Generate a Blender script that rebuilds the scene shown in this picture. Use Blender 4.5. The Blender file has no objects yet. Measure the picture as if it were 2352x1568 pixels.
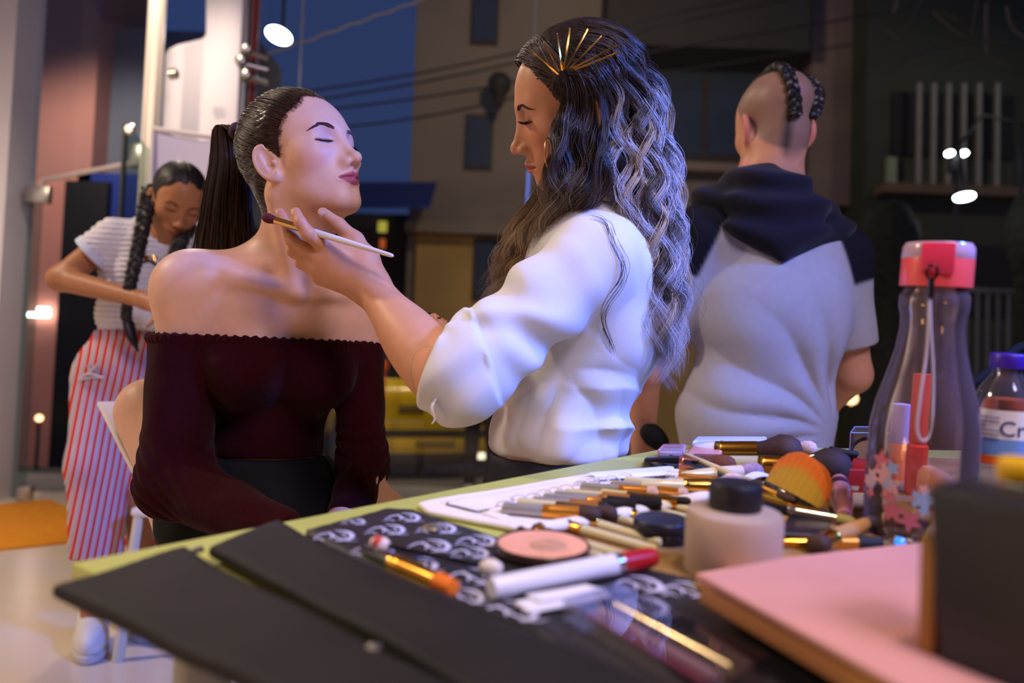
import bpy, bmesh, math, random
import numpy as np
from mathutils import Vector, Matrix

random.seed(7)
RNG = np.random.default_rng(11)
SC = bpy.context.scene
COL = SC.collection

# ---------------------------------------------------------------- camera
W_PX, H_PX, F_PX = 2352.0, 1568.0, 1829.0
CAM = np.array([0.0, 0.0, 0.90])
_p, _r = math.radians(2.5), math.radians(2.0)
FWD = np.array([0, math.cos(_p), math.sin(_p)])
_u0 = np.array([0, -math.sin(_p), math.cos(_p)]); _r0 = np.array([1.0, 0, 0])
CR = math.cos(_r) * _r0 + math.sin(_r) * _u0
CU = -math.sin(_r) * _r0 + math.cos(_r) * _u0

def P(px, py, d):
    """world point seen at photo pixel (px,py) at distance d along the view axis"""
    return CAM + d * (FWD + CR * (px - 1176) / F_PX + CU * (784 - py) / F_PX)

def on_plane(px, py, z):
    r = FWD + CR * (px - 1176) / F_PX + CU * (784 - py) / F_PX
    t = (z - CAM[2]) / r[2]
    return CAM + t * r

def on_depth(px, py, y):
    r = FWD + CR * (px - 1176) / F_PX + CU * (784 - py) / F_PX
    return CAM + r * (y - CAM[1]) / r[1]

cam_d = bpy.data.cameras.new('camera'); cam_o = bpy.data.objects.new('camera', cam_d)
COL.objects.link(cam_o)
cam_d.sensor_width = 36.0; cam_d.lens = 36.0 * F_PX / W_PX
cam_d.clip_start = 0.02; cam_d.clip_end = 200
cam_d.dof.use_dof = True; cam_d.dof.focus_distance = 1.17
cam_d.dof.aperture_fstop = 2.8
cam_d.dof.aperture_blades = 0
M = Matrix(((CR[0], CU[0], -FWD[0], CAM[0]), (CR[1], CU[1], -FWD[1], CAM[1]), (CR[2], CU[2], -FWD[2], CAM[2]), (0, 0, 0, 1)))
cam_o.matrix_world = M
SC.camera = cam_o

SC.cycles.max_bounces = 8; SC.cycles.diffuse_bounces = 3; SC.cycles.glossy_bounces = 4; SC.cycles.transmission_bounces = 8; SC.cycles.transparent_max_bounces = 24
SC.cycles.caustics_reflective = False; SC.cycles.caustics_refractive = False
# ---------------------------------------------------------------- view, world, lights
SC.view_settings.view_transform = 'Standard'; SC.view_settings.look = 'None'
SC.view_settings.gamma = 1.0; SC.view_settings.use_curve_mapping = False
SC.view_settings.exposure = 0.0
wd = bpy.data.worlds.new('dusk'); SC.world = wd; wd.use_nodes = True
bg = wd.node_tree.nodes['Background']
bg.inputs[0].default_value = (0.030, 0.055, 0.17, 1); bg.inputs[1].default_value = 0.75

def area_light(name, loc, target, size, power, color, spread=180):
    l = bpy.data.lights.new(name, 'AREA'); l.shape = 'RECTANGLE'
    l.size, l.size_y = size; l.energy = power; l.color = color
    l.spread = math.radians(spread)
    o = bpy.data.objects.new(name, l); COL.objects.link(o); o.location = loc
    v = Vector(target) - Vector(loc); o.rotation_euler = v.to_track_quat('-Z', 'Y').to_euler()
    return o

def spot_light(name, loc, target, power, color, angle, radius=0.06, blend=0.5):
    l = bpy.data.lights.new(name, 'SPOT'); l.energy = power; l.color = color
    l.spot_size = math.radians(angle); l.spot_blend = blend; l.shadow_soft_size = radius
    o = bpy.data.objects.new(name, l); COL.objects.link(o); o.location = loc
    v = Vector(target) - Vector(loc); o.rotation_euler = v.to_track_quat('-Z', 'Y').to_euler()
    return o

# violet LED panel of the shop, on the ceiling behind and right of the camera
area_light('violet_panel_light', (1.3, -1.2, 3.1), (-0.1, 1.3, 1.1), (1.0, 0.7), 66, (0.72, 0.64, 1.0))
# blue accent spot of the shop high on the right
spot_light('blue_accent_light', (2.2, 0.2, 2.5), (0.24, 1.20, 1.02), 700, (0.06, 0.20, 1.0), 34, 0.22, 0.8)
# warm ceiling lamps of the room; the table and left spots are added fill
area_light('warm_panel_light', (1.0, -0.9, 3.3), (0.0, 0.4, 0), (1.0, 0.8), 18, (1.0, 0.70, 0.42))
spot_light('warm_table_downlight', (0.5, 0.1, 2.9), (0.25, 0.60, 0.78), 70, (1.0, 0.76, 0.48), 46, 0.12, 0.7)
spot_light('warm_downlight_window', (-1.83, 3.9, 3.45), (-1.7, 3.0, 0), 75, (1.0, 0.84, 0.68), 150, 0.09, 0.6)
spot_light('warm_downlight_left', (-3.2, 1.5, 3.45), (-2.4, 2.2, 0), 270, (1.0, 0.80, 0.60), 150, 0.10, 0.6)
# added low warm fill at the left, unseen, turning undersides orange
spot_light('warm_low_lamp_light', (-1.7, -0.2, 0.62), (-0.1, 1.25, 1.05), 15, (1.0, 0.50, 0.15), 80, 0.16, 0.8)
# added unseen spots outside that brighten the buildings and the taxi
spot_light('street_lamp_light_a', (0.8, 7.6, 5.8), (1.2, 12.0, 2.4), 200, (1.0, 0.78, 0.50), 150, 0.2, 0.5)
spot_light('street_lamp_light_d', (0.4, 6.5, 4.6), (-0.6, 8.3, 0.4), 190, (1.0, 0.80, 0.52), 70, 0.2, 0.6)
spot_light('street_lamp_light_b', (-4.0, 6.3, 3.8), (-4.0, 8.0, 1.8), 150, (1.0, 0.82, 0.72), 120, 0.15, 0.6)
spot_light('street_lamp_light_c', (6.5, 8.0, 5.5), (5.6, 11.0, 2.0), 45, (1.0, 0.90, 0.66), 140, 0.2, 0.6)
# ---------------------------------------------------------------- materials
MATS = {}
def mat(name, color=(0.5, 0.5, 0.5), rough=0.5, metal=0.0, spec=0.5, noise=0.0, nscale=40.0, bump=0.0, bscale=200.0,
        trans=0.0, alpha=1.0, emit=None, estr=0.0, sss=0.0, attr=None, coat=0.0, sheen=0.0, ior=1.45, wave=None, aniso=0.0):
    if name in MATS: return MATS[name]
    m = bpy.data.materials.new(name); m.use_nodes = True
    nt = m.node_tree; b = nt.nodes['Principled BSDF']
    I = b.inputs
    I['Base Color'].default_value = (*color, 1); I['Roughness'].default_value = rough; I['Metallic'].default_value = metal
    I['Specular IOR Level'].default_value = spec; I['IOR'].default_value = ior
    I['Transmission Weight'].default_value = trans; I['Alpha'].default_value = alpha
    I['Coat Weight'].default_value = coat; I['Sheen Weight'].default_value = sheen
    if sss:
        I['Subsurface Weight'].default_value = sss; I['Subsurface Radius'].default_value = (0.012, 0.005, 0.003)
        I['Subsurface Scale'].default_value = 1.0
    if emit:
        I['Emission Color'].default_value = (*emit, 1); I['Emission Strength'].default_value = estr
    src = None
    tc = nt.nodes.new('ShaderNodeTexCoord')
    if attr:
        a = nt.nodes.new('ShaderNodeAttribute'); a.attribute_name = attr; src = a.outputs['Color']
    if noise > 0:
        n = nt.nodes.new('ShaderNodeTexNoise'); n.inputs['Scale'].default_value = nscale; n.inputs['Detail'].default_value = 3
        nt.links.new(tc.outputs['Object'], n.inputs['Vector'])
        mr = nt.nodes.new('ShaderNodeMapRange'); mr.inputs[1].default_value = 0.25; mr.inputs[2].default_value = 0.75
        mr.inputs[3].default_value = 1 - noise; mr.inputs[4].default_value = 1 + noise
        nt.links.new(n.outputs['Fac'], mr.inputs[0])
        mx = nt.nodes.new('ShaderNodeMix'); mx.data_type = 'RGBA'; mx.blend_type = 'MULTIPLY'; mx.inputs['Factor'].default_value = 1
        if src: nt.links.new(src, mx.inputs['A'])
        else: mx.inputs['A'].default_value = (*color, 1)
        nt.links.new(mr.outputs[0], mx.inputs['B']); src = mx.outputs['Result']
    if src: nt.links.new(src, I['Base Color'])
    if bump > 0:
        n2 = nt.nodes.new('ShaderNodeTexNoise'); n2.inputs['Scale'].default_value = bscale; n2.inputs['Detail'].default_value = 2
        nt.links.new(tc.outputs['Object'], n2.inputs['Vector'])
        bp = nt.nodes.new('ShaderNodeBump'); bp.inputs['Strength'].default_value = bump; bp.inputs['Distance'].default_value = 0.002
        nt.links.new(n2.outputs['Fac'], bp.inputs['Height']); nt.links.new(bp.outputs[0], I['Normal'])
    if wave:   # (axis, scale, bump strength) fine ribs
        wv = nt.nodes.new('ShaderNodeTexWave'); wv.bands_direction = wave[0]; wv.inputs['Scale'].default_value = wave[1]
        wv.inputs['Distortion'].default_value = wave[3] if len(wave) > 3 else 0.4
        nt.links.new(tc.outputs['Object'], wv.inputs['Vector'])
        bp = nt.nodes.new('ShaderNodeBump'); bp.inputs['Strength'].default_value = wave[2]; bp.inputs['Distance'].default_value = 0.002
        nt.links.new(wv.outputs['Fac'], bp.inputs['Height']); nt.links.new(bp.outputs[0], I['Normal'])
    MATS[name] = m
    return m

def lin(r, g, b):
    f = lambda c: (c / 255 / 12.92) if c <= 10 else ((c / 255 + 0.055) / 1.055) ** 2.4
    return (f(r), f(g), f(b))

# ---------------------------------------------------------------- object helpers
def tag(o, label=None, cat=None, group=None, kind=None):
    if label: o['label'] = label
    if cat: o['category'] = cat
    if group: o['group'] = group
    if kind: o['kind'] = kind
    return o

def empty(name, loc=(0, 0, 0), label=None, cat=None, group=None):
    o = bpy.data.objects.new(name, None); COL.objects.link(o); o.location = [float(v) for v in loc]; o.empty_display_size = 0.02
    return tag(o, label, cat, group)

def link(name, me, material=None, parent=None, smooth=True):
    """mesh data in world coordinates; parent is an Empty without rotation"""
    o = bpy.data.objects.new(name, me); COL.objects.link(o)
    if material:
        for m in (material if isinstance(material, (list, tuple)) else [material]): me.materials.append(m)
    if smooth and len(me.polygons):
        me.polygons.foreach_set('use_smooth', np.ones(len(me.polygons), dtype=bool))
    if parent is not None:
        o.parent = parent
        off = Vector((0, 0, 0)); q = parent
        while q is not None: off += Vector(q.location); q = q.parent
        o.location = -off
    return o

def mesh_np(name, V, F, tris=None):
    me = bpy.data.meshes.new(name)
    V = np.asarray(V, dtype=np.float32); F = np.asarray(F, dtype=np.int32)
    me.vertices.add(len(V)); me.vertices.foreach_set('co', V.ravel())
    n, k = F.shape
    me.loops.add(n * k); me.loops.foreach_set('vertex_index', F.ravel())
    me.polygons.add(n); me.polygons.foreach_set('loop_start', np.arange(0, n * k, k, dtype=np.int32))
    me.update(calc_edges=True); me.validate()
    return me

def mesh_py(name, V, F):
    me = bpy.data.meshes.new(name); me.from_pydata([tuple(map(float, v)) for v in V], [], [tuple(map(int, f)) for f in F]); me.update()
    return me

def set_attr(me, name, C):
    a = me.color_attributes.new(name, 'FLOAT_COLOR', 'POINT')
    C = np.asarray(C, dtype=np.float32)
    if C.shape[1] == 3: C = np.hstack([C, np.ones((len(C), 1), np.float32)])
    a.data.foreach_set('color', C.ravel())

class MB:
    """collects polygons of one part"""
    def __init__(s): s.V, s.F = [], []
    def add(s, V, F):
        n = len(s.V); s.V += [tuple(map(float, v)) for v in V]; s.F += [tuple(int(i) + n for i in f) for f in F]; return s
    def build(s, name, material, parent=None, smooth=True, bevel=0, bseg=2, autosmooth=True):
        me = mesh_py(name, s.V, s.F)
        if bevel:
            bm = bmesh.new(); bm.from_mesh(me)
            bmesh.ops.remove_doubles(bm, verts=bm.verts, dist=1e-6)
            eds = [e for e in bm.edges if len(e.link_faces) == 2 and e.calc_face_angle(0) > 0.5]
            bmesh.ops.bevel(bm, geom=eds, offset=bevel, segments=bseg, affect='EDGES', profile=0.5, clamp_overlap=True)
            bm.to_mesh(me); bm.free()
        o = link(name, me, material, parent, smooth)
        if smooth:
            bm = bmesh.new(); bm.from_mesh(me)
            bmesh.ops.recalc_face_normals(bm, faces=bm.faces)
            for e in bm.edges:
                if len(e.link_faces) == 2 and e.calc_face_angle(0) > 0.75: e.smooth = False
            bm.to_mesh(me); bm.free()
        return o

def unit(v): v = np.asarray(v, float); return v / (np.linalg.norm(v) + 1e-12)

def frame_from(axis, up=(0, 0, 1)):
    a = unit(axis); u = np.asarray(up, float)
    if abs(np.dot(a, u)) > 0.97: u = np.array([0, 1.0, 0]) if abs(a[1]) < 0.9 else np.array([1.0, 0, 0])
    x = unit(np.cross(u, a)); y = np.cross(a, x)
    return x, y, a            # x side, y up-ish, a axis

def box(mb, c, size, ax=None):
    c = np.asarray(c, float); hx, hy, hz = [s / 2 for s in size]
    X, Y, Z = ax if ax is not None else (np.array([1, 0, 0.]), np.array([0, 1., 0]), np.array([0, 0, 1.]))
    V = [c + X * sx * hx + Y * sy * hy + Z * sz * hz for sz in (-1, 1) for sy in (-1, 1) for sx in (-1, 1)]
    F = [(0, 2, 3, 1), (4, 5, 7, 6), (0, 1, 5, 4), (2, 6, 7, 3), (0, 4, 6, 2), (1, 3, 7, 5)]
    return mb.add(V, F)

def tube(mb, pts, rad, n=10, cap=True, flat=None, up=(0, 0, 1)):
    """swept tube; rad scalar or per point; flat = (sx,sy) ellipse factors"""
    pts = np.asarray(pts, float); m = len(pts)
    rad = np.full(m, rad) if np.isscalar(rad) else np.asarray(rad, float)
    T = np.gradient(pts, axis=0); V = []
    x, y, a = frame_from(T[0], up)
    ang = np.arange(n) * 2 * math.pi / n
    fx, fy = flat if flat else (1, 1)
    for i in range(m):
        a = unit(T[i]); x = unit(x - a * np.dot(x, a)); y = np.cross(a, x)
        for t in ang: V.append(pts[i] + rad[i] * (x * math.cos(t) * fx + y * math.sin(t) * fy))
    F = [(i * n + j, i * n + (j + 1) % n, (i + 1) * n + (j + 1) % n, (i + 1) * n + j) for i in range(m - 1) for j in range(n)]
    if cap:
        F.append(tuple(range(n - 1, -1, -1))); F.append(tuple((m - 1) * n + j for j in range(n)))
    return mb.add(V, F)

def lathe(mb, prof, base, axis=(0, 0, 1), n=32, flat=None, up=(0, 0, 1), caps=True):
    """prof = [(r, t)] along axis from base"""
    x, y, a = frame_from(axis, up); base = np.asarray(base, float); V = []
    fx, fy = flat if flat else (1, 1)
    for r, t in prof:
        for k in range(n):
            th = 2 * math.pi * k / n
            V.append(base + a * t + r * (x * math.cos(th) * fx + y * math.sin(th) * fy))
    m = len(prof)
    F = [(i * n + j, i * n + (j + 1) % n, (i + 1) * n + (j + 1) % n, (i + 1) * n + j) for i in range(m - 1) for j in range(n)]
    if caps:
        F.append(tuple(range(n - 1, -1, -1))); F.append(tuple((m - 1) * n + j for j in range(n)))
    return mb.add(V, F)

def prism(mb, poly, thick, nrm):
    """flat polygon (3d points) extruded by thick along nrm"""
    poly = np.asarray(poly, float); k = len(poly); nv = unit(nrm) * thick
    V = list(poly) + list(poly + nv)
    F = [tuple(range(k - 1, -1, -1)), tuple(range(k, 2 * k))] + [(i, (i + 1) % k, k + (i + 1) % k, k + i) for i in range(k)]
    return mb.add(V, F)

def spline(ctrl, n):
    """Catmull-Rom through ctrl points"""
    c = np.asarray(ctrl, float); c = np.vstack([2 * c[0] - c[1], c, 2 * c[-1] - c[-2]])
    m = len(c) - 3; out = []
    for u in np.linspace(0, m - 1e-9, n):
        i = int(u); t = u - i; p0, p1, p2, p3 = c[i:i + 4]
        out.append(0.5 * ((2 * p1) + (-p0 + p2) * t + (2 * p0 - 5 * p1 + 4 * p2 - p3) * t * t + (-p0 + 3 * p1 - 3 * p2 + p3) * t ** 3))
    return np.array(out)

def copy_tree(o, parent=None):
    c = o.copy(); COL.objects.link(c); c.parent = parent
    for ch in [x for x in bpy.data.objects if x.parent == o]: copy_tree(ch, c)
    return c

# ---------------------------------------------------------------- implicit surfaces (bodies, cloth)
def smin(a, b, k):
    h = np.maximum(k - np.abs(a - b), 0) / k
    return np.minimum(a, b) - h * h * k * 0.25
def smax(a, b, k): return -smin(-a, -b, k)
def ln(v): return np.sqrt(np.einsum('ij,ij->i', v, v))
def ell(p, c, r):
    r = np.asarray(r, float); q = (p - np.asarray(c, float))
    k0 = ln(q / r); k1 = ln(q / (r * r)) + 1e-9
    return k0 * (k0 - 1) / k1
def ellr(p, c, r, R):
    """ellipsoid with rotation, R rows are its axes"""
    q = (p - np.asarray(c, float)) @ np.asarray(R, float).T
    return ell(q, (0, 0, 0), r)
def sph(p, c, r): return ln(p - np.asarray(c, float)) - r
def rcone(p, a, b, ra, rb):
    a = np.asarray(a, float); b = np.asarray(b, float); d = b - a
    t = np.clip((p - a) @ d / (d @ d + 1e-12), 0, 1)
    return ln(p - a - t[:, None] * d) - (ra + (rb - ra) * t)
def rcone_flat(p, a, b, ra, rb, nrm, f):
    """round cone squeezed by factor f along nrm"""
    n = unit(nrm); q = p + np.outer((p - np.asarray(a)) @ n * (1 / f - 1), n)
    b2 = np.asarray(b) + n * ((np.asarray(b) - np.asarray(a)) @ n) * (1 / f - 1)
    return rcone(q, a, b2, ra, rb) * (0.5 + 0.5 * f)
def rotm(axis, deg): return np.array(Matrix.Rotation(math.radians(deg), 3, axis if isinstance(axis, str) else Vector(axis)))

def vnoise(p, s, seed=0):
    """cheap smooth pseudo noise"""
    q = p / s + seed * 7.31
    return (np.sin(q[:, 0] * 1.7 + 1.3 * np.sin(q[:, 1] * 1.1 + seed)) + np.sin(q[:, 1] * 1.9 + 1.2 * np.sin(q[:, 2] * 1.3 + 2 * seed)) + np.sin(q[:, 2] * 1.5 + 1.4 * np.sin(q[:, 0] * 1.2 - seed))) / 3

def surf(f, lo, hi, h):
    lo = np.asarray(lo, float); hi = np.asarray(hi, float)
    C = 4; n = (np.ceil((hi - lo) / (h * C)).astype(int)) * C + 1
    cg = [lo[i] + np.arange(0, n[i], C) * h for i in range(3)]
    cn = [len(g) for g in cg]
    X = np.stack(np.meshgrid(*cg, indexing='ij'), -1).reshape(-1, 3)
    cf = f(X).reshape(cn)
    m = np.minimum.reduce([np.abs(cf[a:cn[0] - 1 + a, b:cn[1] - 1 + b, c:cn[2] - 1 + c]) for a in (0, 1) for b in (0, 1) for c in (0, 1)])
    act = np.argwhere(m < C * h * 1.45)
    mask = np.zeros(n, bool)
    r = np.arange(C + 1); off = np.stack(np.meshgrid(r, r, r, indexing='ij'), -1).reshape(-1, 3)
    idx = (act[:, None, :] * C + off[None]).reshape(-1, 3)
    mask[idx[:, 0], idx[:, 1], idx[:, 2]] = True
    ij = np.argwhere(mask)
    Fv = np.full(n, np.nan, np.float32)
    for s in range(0, len(ij), 400000):
        q = ij[s:s + 400000]; Fv[q[:, 0], q[:, 1], q[:, 2]] = f(lo + q * h)
    # surface nets on active cells
    S = Fv < 0
    sl = lambda A, a, b, c: A[a:n[0] - 1 + a, b:n[1] - 1 + b, c:n[2] - 1 + c]
    cs = [(a, b, c) for a in (0, 1) for b in (0, 1) for c in (0, 1)]
    cnt = sum(sl(S, *k).astype(np.int8) for k in cs)
    ok = np.logical_and.reduce([~np.isnan(sl(Fv, *k)) for k in cs])
    cell = np.argwhere(ok & (cnt > 0) & (cnt < 8))
    ids = np.full(np.array(n) - 1, -1, np.int32); ids[cell[:, 0], cell[:, 1], cell[:, 2]] = np.arange(len(cell))
    acc = np.zeros((len(cell), 3)); num = np.zeros(len(cell))
    val = {k: Fv[cell[:, 0] + k[0], cell[:, 1] + k[1], cell[:, 2] + k[2]] for k in cs}
    for k in cs:
        for ax in range(3):
            if k[ax] == 0:
                k2 = list(k); k2[ax] = 1; k2 = tuple(k2)
                a, b = val[k], val[k2]; cr = (a < 0) != (b < 0)
                t = np.where(cr, a / (a - b + 1e-20), 0)
                pt = np.array(k, float)[None] + np.eye(3)[ax][None] * t[:, None]
                acc[cr] += pt[cr]; num[cr] += 1
    V = lo + (cell + acc / num[:, None]) * h
    quads = []
    for ax in range(3):
        o1, o2 = [(1, 2), (2, 0), (0, 1)][ax]
        A = [slice(None)] * 3; B = [slice(None)] * 3; A[ax] = slice(0, n[ax] - 1); B[ax] = slice(1, n[ax])
        ch = (S[tuple(A)] != S[tuple(B)]) & ~np.isnan(Fv[tuple(A)]) & ~np.isnan(Fv[tuple(B)])
        e = np.argwhere(ch); e = e[(e[:, o1] > 0) & (e[:, o2] > 0) & (e[:, o1] < n[o1] - 1) & (e[:, o2] < n[o2] - 1)]
        d1 = np.zeros(3, int); d1[o1] = 1; d2 = np.zeros(3, int); d2[o2] = 1
        g = lambda q: ids[q[:, 0], q[:, 1], q[:, 2]]
        q = np.stack([g(e - d1 - d2), g(e - d2), g(e), g(e - d1)], 1)
        fl = S[e[:, 0], e[:, 1], e[:, 2]]
        q[~fl] = q[~fl][:, ::-1]
        quads.append(q[(q >= 0).all(1)])
    Q = np.vstack(quads)
    # pull vertices onto the true surface
    for it in range(2):
        eps = h * 0.4; v0 = f(V); g = np.stack([f(V + np.eye(3)[i] * eps) - v0 for i in range(3)], 1) / eps
        V = V - np.clip(v0 / np.maximum((g * g).sum(1), 0.2), -h, h)[:, None] * g
    return V, Q

def surf_multi(f, boxes):
    """boxes: [(lo,hi,h)], the first one coarse and whole, the rest finer insets of the same surface"""
    Vs, Qs, n = [], [], 0
    for i, (lo, hi, h) in enumerate(boxes):
        V, Q = surf(f, lo, hi, h)
        if i == 0:
            drop = np.zeros(len(V), bool)
            for (l2, h2, hh) in boxes[1:]:
                drop |= ((V > np.asarray(l2) + h * 0.8) & (V < np.asarray(h2) - h * 0.8)).all(1)
            Q = Q[~drop[Q].all(1)]
            ins = np.zeros(len(V), bool)
            for (l2, h2, hh) in boxes[1:]: ins |= ((V > np.asarray(l2) - h * 0.2) & (V < np.asarray(h2) + h * 0.2)).all(1)
            g = np.stack([f(V[ins] + np.eye(3)[k] * h * 0.3) - f(V[ins] - np.eye(3)[k] * h * 0.3) for k in range(3)], 1)
            V[ins] -= g / (np.linalg.norm(g, axis=1, keepdims=True) + 1e-9) * h * 0.03
        Vs.append(V); Qs.append(Q + n); n += len(V)
    V = np.vstack(Vs); Q = np.vstack(Qs)
    used = np.unique(Q); mp = np.full(len(V), -1, np.int64); mp[used] = np.arange(len(used))
    return V[used], mp[Q]
# ================================================================ the room
def sbox(name, lo, hi, m, parent=None, bevel=0, kind='structure', smooth=False):
    lo = np.asarray(lo, float); hi = np.asarray(hi, float); mb = MB(); box(mb, (lo + hi) / 2, hi - lo)
    o = mb.build(name, m, parent, smooth=smooth or bevel > 0, bevel=bevel)
    if kind and parent is None: o['kind'] = kind
    return o
def struct(o): o['kind'] = 'structure'; return o

WALLW = mat('white_paint', lin(226, 220, 222), rough=0.6, noise=0.03, nscale=3)
FLOOR = mat('cream_floor', lin(226, 208, 186), rough=0.22, spec=0.5, noise=0.04, nscale=2.5)
GY = 4.9      # depth of the shop front
sbox('floor', (-4.2, -3.2, -0.10), (4.6, 5.5, 0.0), FLOOR)
sbox('ceiling', (-4.2, -3.2, 3.6), (4.6, GY, 3.7), mat('grey_ceiling', lin(120, 116, 118), rough=0.8))
sbox('wall_back', (-4.2, -3.3, 0.0), (4.6, -3.2, 3.6), mat('warm_wall', lin(110, 98, 92), rough=0.7, noise=0.04, nscale=2))
sbox('wall_right', (4.6, -3.2, 0.0), (4.7, GY, 3.6), MATS['warm_wall'])
sbox('wall_left', (-4.3, -3.2, 0.0), (-4.2, 5.4, 3.6), WALLW)
xw = on_depth(40, 200, 5.0)[0]
sbox('wall_end', (-4.2, 4.95, 0.0), (xw, 5.25, 3.6), WALLW)
# glass shop front: panes with real thickness
def glass_mat(name, tint, refl=0.07):
    m = bpy.data.materials.new(name); m.use_nodes = True; nt = m.node_tree; nt.nodes.remove(nt.nodes['Principled BSDF'])
    out = nt.nodes['Material Output']; tr = nt.nodes.new('ShaderNodeBsdfTransparent'); tr.inputs[0].default_value = (*tint, 1)
    gl = nt.nodes.new('ShaderNodeBsdfGlossy'); gl.inputs['Roughness'].default_value = 0.02; gl.inputs['Color'].default_value = (1, 1, 1, 1)
    mx = nt.nodes.new('ShaderNodeMixShader'); mx.inputs[0].default_value = refl
    nt.links.new(tr.outputs[0], mx.inputs[1]); nt.links.new(gl.outputs[0], mx.inputs[2]); nt.links.new(mx.outputs[0], out.inputs[0]); MATS[name] = m
    return m
GLASS = glass_mat('window_glass', (0.93, 0.96, 0.96), 0.035)
DGLASS = glass_mat('door_glass', (0.72, 0.80, 0.78), 0.05)
STEEL = mat('brushed_steel', lin(190, 186, 180), rough=0.3, metal=1.0, noise=0.06, nscale=30)
x0, x1, x2 = [on_depth(x, 400, GY)[0] for x in (578, 678, 1217)]
for i, (a, b) in enumerate(((x0, x1), (x1, x2), (x2, 4.6))):
    o = sbox('window_%d' % (i + 1), (a + 0.004, GY, 0.0), (b - 0.004, GY + 0.010, 3.6), GLASS)
    mb = MB(); box(mb, (a, GY + 0.005, 1.8), (0.010, 0.014, 3.6)); mb.build('glass_joint', mat('silicone_joint', lin(150, 160, 172), rough=0.4), o, smooth=False)
    if i == 2:
        for st_k in ([(1700, 5), (1640, 100), (1580, 200), (1490, 370)], [(1488, 198), (1520, 225), (1560, 252)], [(1545, 0), (1540, 40), (1520, 82)], [(1775, 75), (1850, 150), (1990, 245), (2025, 150), (2050, 8)], [(1765, 70), (1860, 95), (1945, 130), (2010, 98)],
                     [(1440, 540), (1480, 470), (1600, 380), (1800, 305), (2050, 268), (2250, 270)], [(2115, 20), (2110, 180), (2118, 350)], [(1850, 425), (1960, 380), (2120, 370), (2250, 412)], [(2120, 255), (2240, 190), (2352, 110)], [(2240, 40), (2270, 160), (2352, 240)]):
            pts = spline([on_depth(1500 + x / 2.76, y / 2.76, GY - 0.006) for x, y in st_k], 16); mb = MB(); tube(mb, pts, 0.014, n=6, flat=(1, 0.3)); tag(mb.build('scribble_stroke', mat('pale_scribble', lin(84, 82, 80), rough=0.8), o), 'faint scribble on the glass')
# blue glow painted on a short stretch of joint, for light caught there
mb = MB(); pa, pb = on_depth(1214, 392, GY - 0.01), on_depth(1209, 492, GY - 0.01); tube(mb, np.array([pa, pb]), 0.006, n=8)
tag(mb.build('blue_light_strip', mat('blue_led', (0.1, 0.25, 0.9), rough=0.4, emit=(0.12, 0.25, 1.0), estr=0.55)), 'short blue lit strip on the window joint by the artist\'s chin', 'light')
# doorway: post, transom rail, glass leaves
yl, yr = 5.35, 4.45
pl_, pr_ = on_depth(25, 448, yl), on_depth(338, 368, yr)
dvec = np.array([pr_[0] - pl_[0], yr - yl, 0])
def leaf(name, u0, u1, z0, z1, m):
    a = np.array([pl_[0], yl, 0]) + dvec * u0; b = np.array([pl_[0], yl, 0]) + dvec * u1; n = unit(np.cross(dvec, [0, 0, 1]))
    mb = MB(); prism(mb, [a + [0, 0, z0], b + [0, 0, z0], b + [0, 0, z1], a + [0, 0, z1]], 0.010, n); o = mb.build(name, m, None, smooth=False); o['kind'] = 'structure'; return o
zr = 0.5 * (pl_[2] + pr_[2])
dr1 = leaf('door_1', 0.0, 0.28, 0.012, pl_[2] - 0.03, DGLASS)
leaf('window_4', 0.0, 1.0, zr + 0.05, 3.6, glass_mat('transom_glass', (0.90, 0.94, 0.95), 0.05))
mb = MB(); a = np.array([pl_[0], yl, 0]) + dvec * 0.28; box(mb, a + [0, 0, 0.05], (0.09, 0.05, 0.09)); mb.build('floor_patch', STEEL, dr1, bevel=0.005)
mb = MB(); tube(mb, np.array([pl_, pl_ * 0.76 + pr_ * 0.24]), 0.016, n=8); tube(mb, np.array([pl_ * 0.74 + pr_ * 0.26 + [0, 0, 0.045], pr_]), 0.016, n=8); tube(mb, np.array([pl_ * 0.74 + pr_ * 0.26 + [0, 0, 0.05], pl_ * 0.74 + pr_ * 0.26 - [0, 0, 0.03]]), 0.014, n=8)
tr1 = struct(mb.build('trim_1', mat('white_metal', lin(226, 214, 208), rough=0.35, metal=0.2)))
for c, s in ((pl_ * 0.75 + pr_ * 0.25 - [0, 0.02, 0.05], (0.16, 0.05, 0.11)), (pr_ + [-0.03, -0.02, 0.02], (0.10, 0.05, 0.13))):
    mb = MB(); box(mb, c, s); mb.build('patch_fitting', STEEL, tr1, bevel=0.006)
mb = MB(); c = pl_ + np.array([0.01, -0.06, 0])
for k in range(4): tube(mb, np.array([c, c + np.array([math.cos(k * 1.57 + 0.6), 0, math.sin(k * 1.57 + 0.6)]) * 0.09]), 0.016, n=8)
lathe(mb, [(0.03, -0.04), (0.035, 0.0), (0.03, 0.04)], c, (0, 1, 0), n=16); mb.build('spider_fitting', STEEL, tr1)
# dark glass edge of the open leaf
e0, e1 = P(289, 285, 4.0), P(283, 500, 4.0); mb = MB(); prism(mb, [e0 + [0, 0, 0], e0 + [0.34, 0.30, -0.40], np.array([e0[0] + 0.34, e0[1] + 0.30, 0.02]), np.array([e0[0], e0[1], 0.02])], 0.012, (0.6, -0.8, 0))
d2 = mb.build('door_2', DGLASS, None, smooth=False); struct(d2)
mb = MB(); tube(mb, np.array([[e0[0], e0[1], 0.02], e0]), 0.014, n=6); mb.build('dark_edge', mat('dark_rubber', (0.01, 0.012, 0.015), rough=0.5), d2)
mb = MB(); lathe(mb, [(0.02, -0.01), (0.03, 0.0), (0.02, 0.01)], e0 + [0.03, -0.02, -0.03], (0, 1, 0), n=12); mb.build('glass_button', STEEL, d2)
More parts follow.
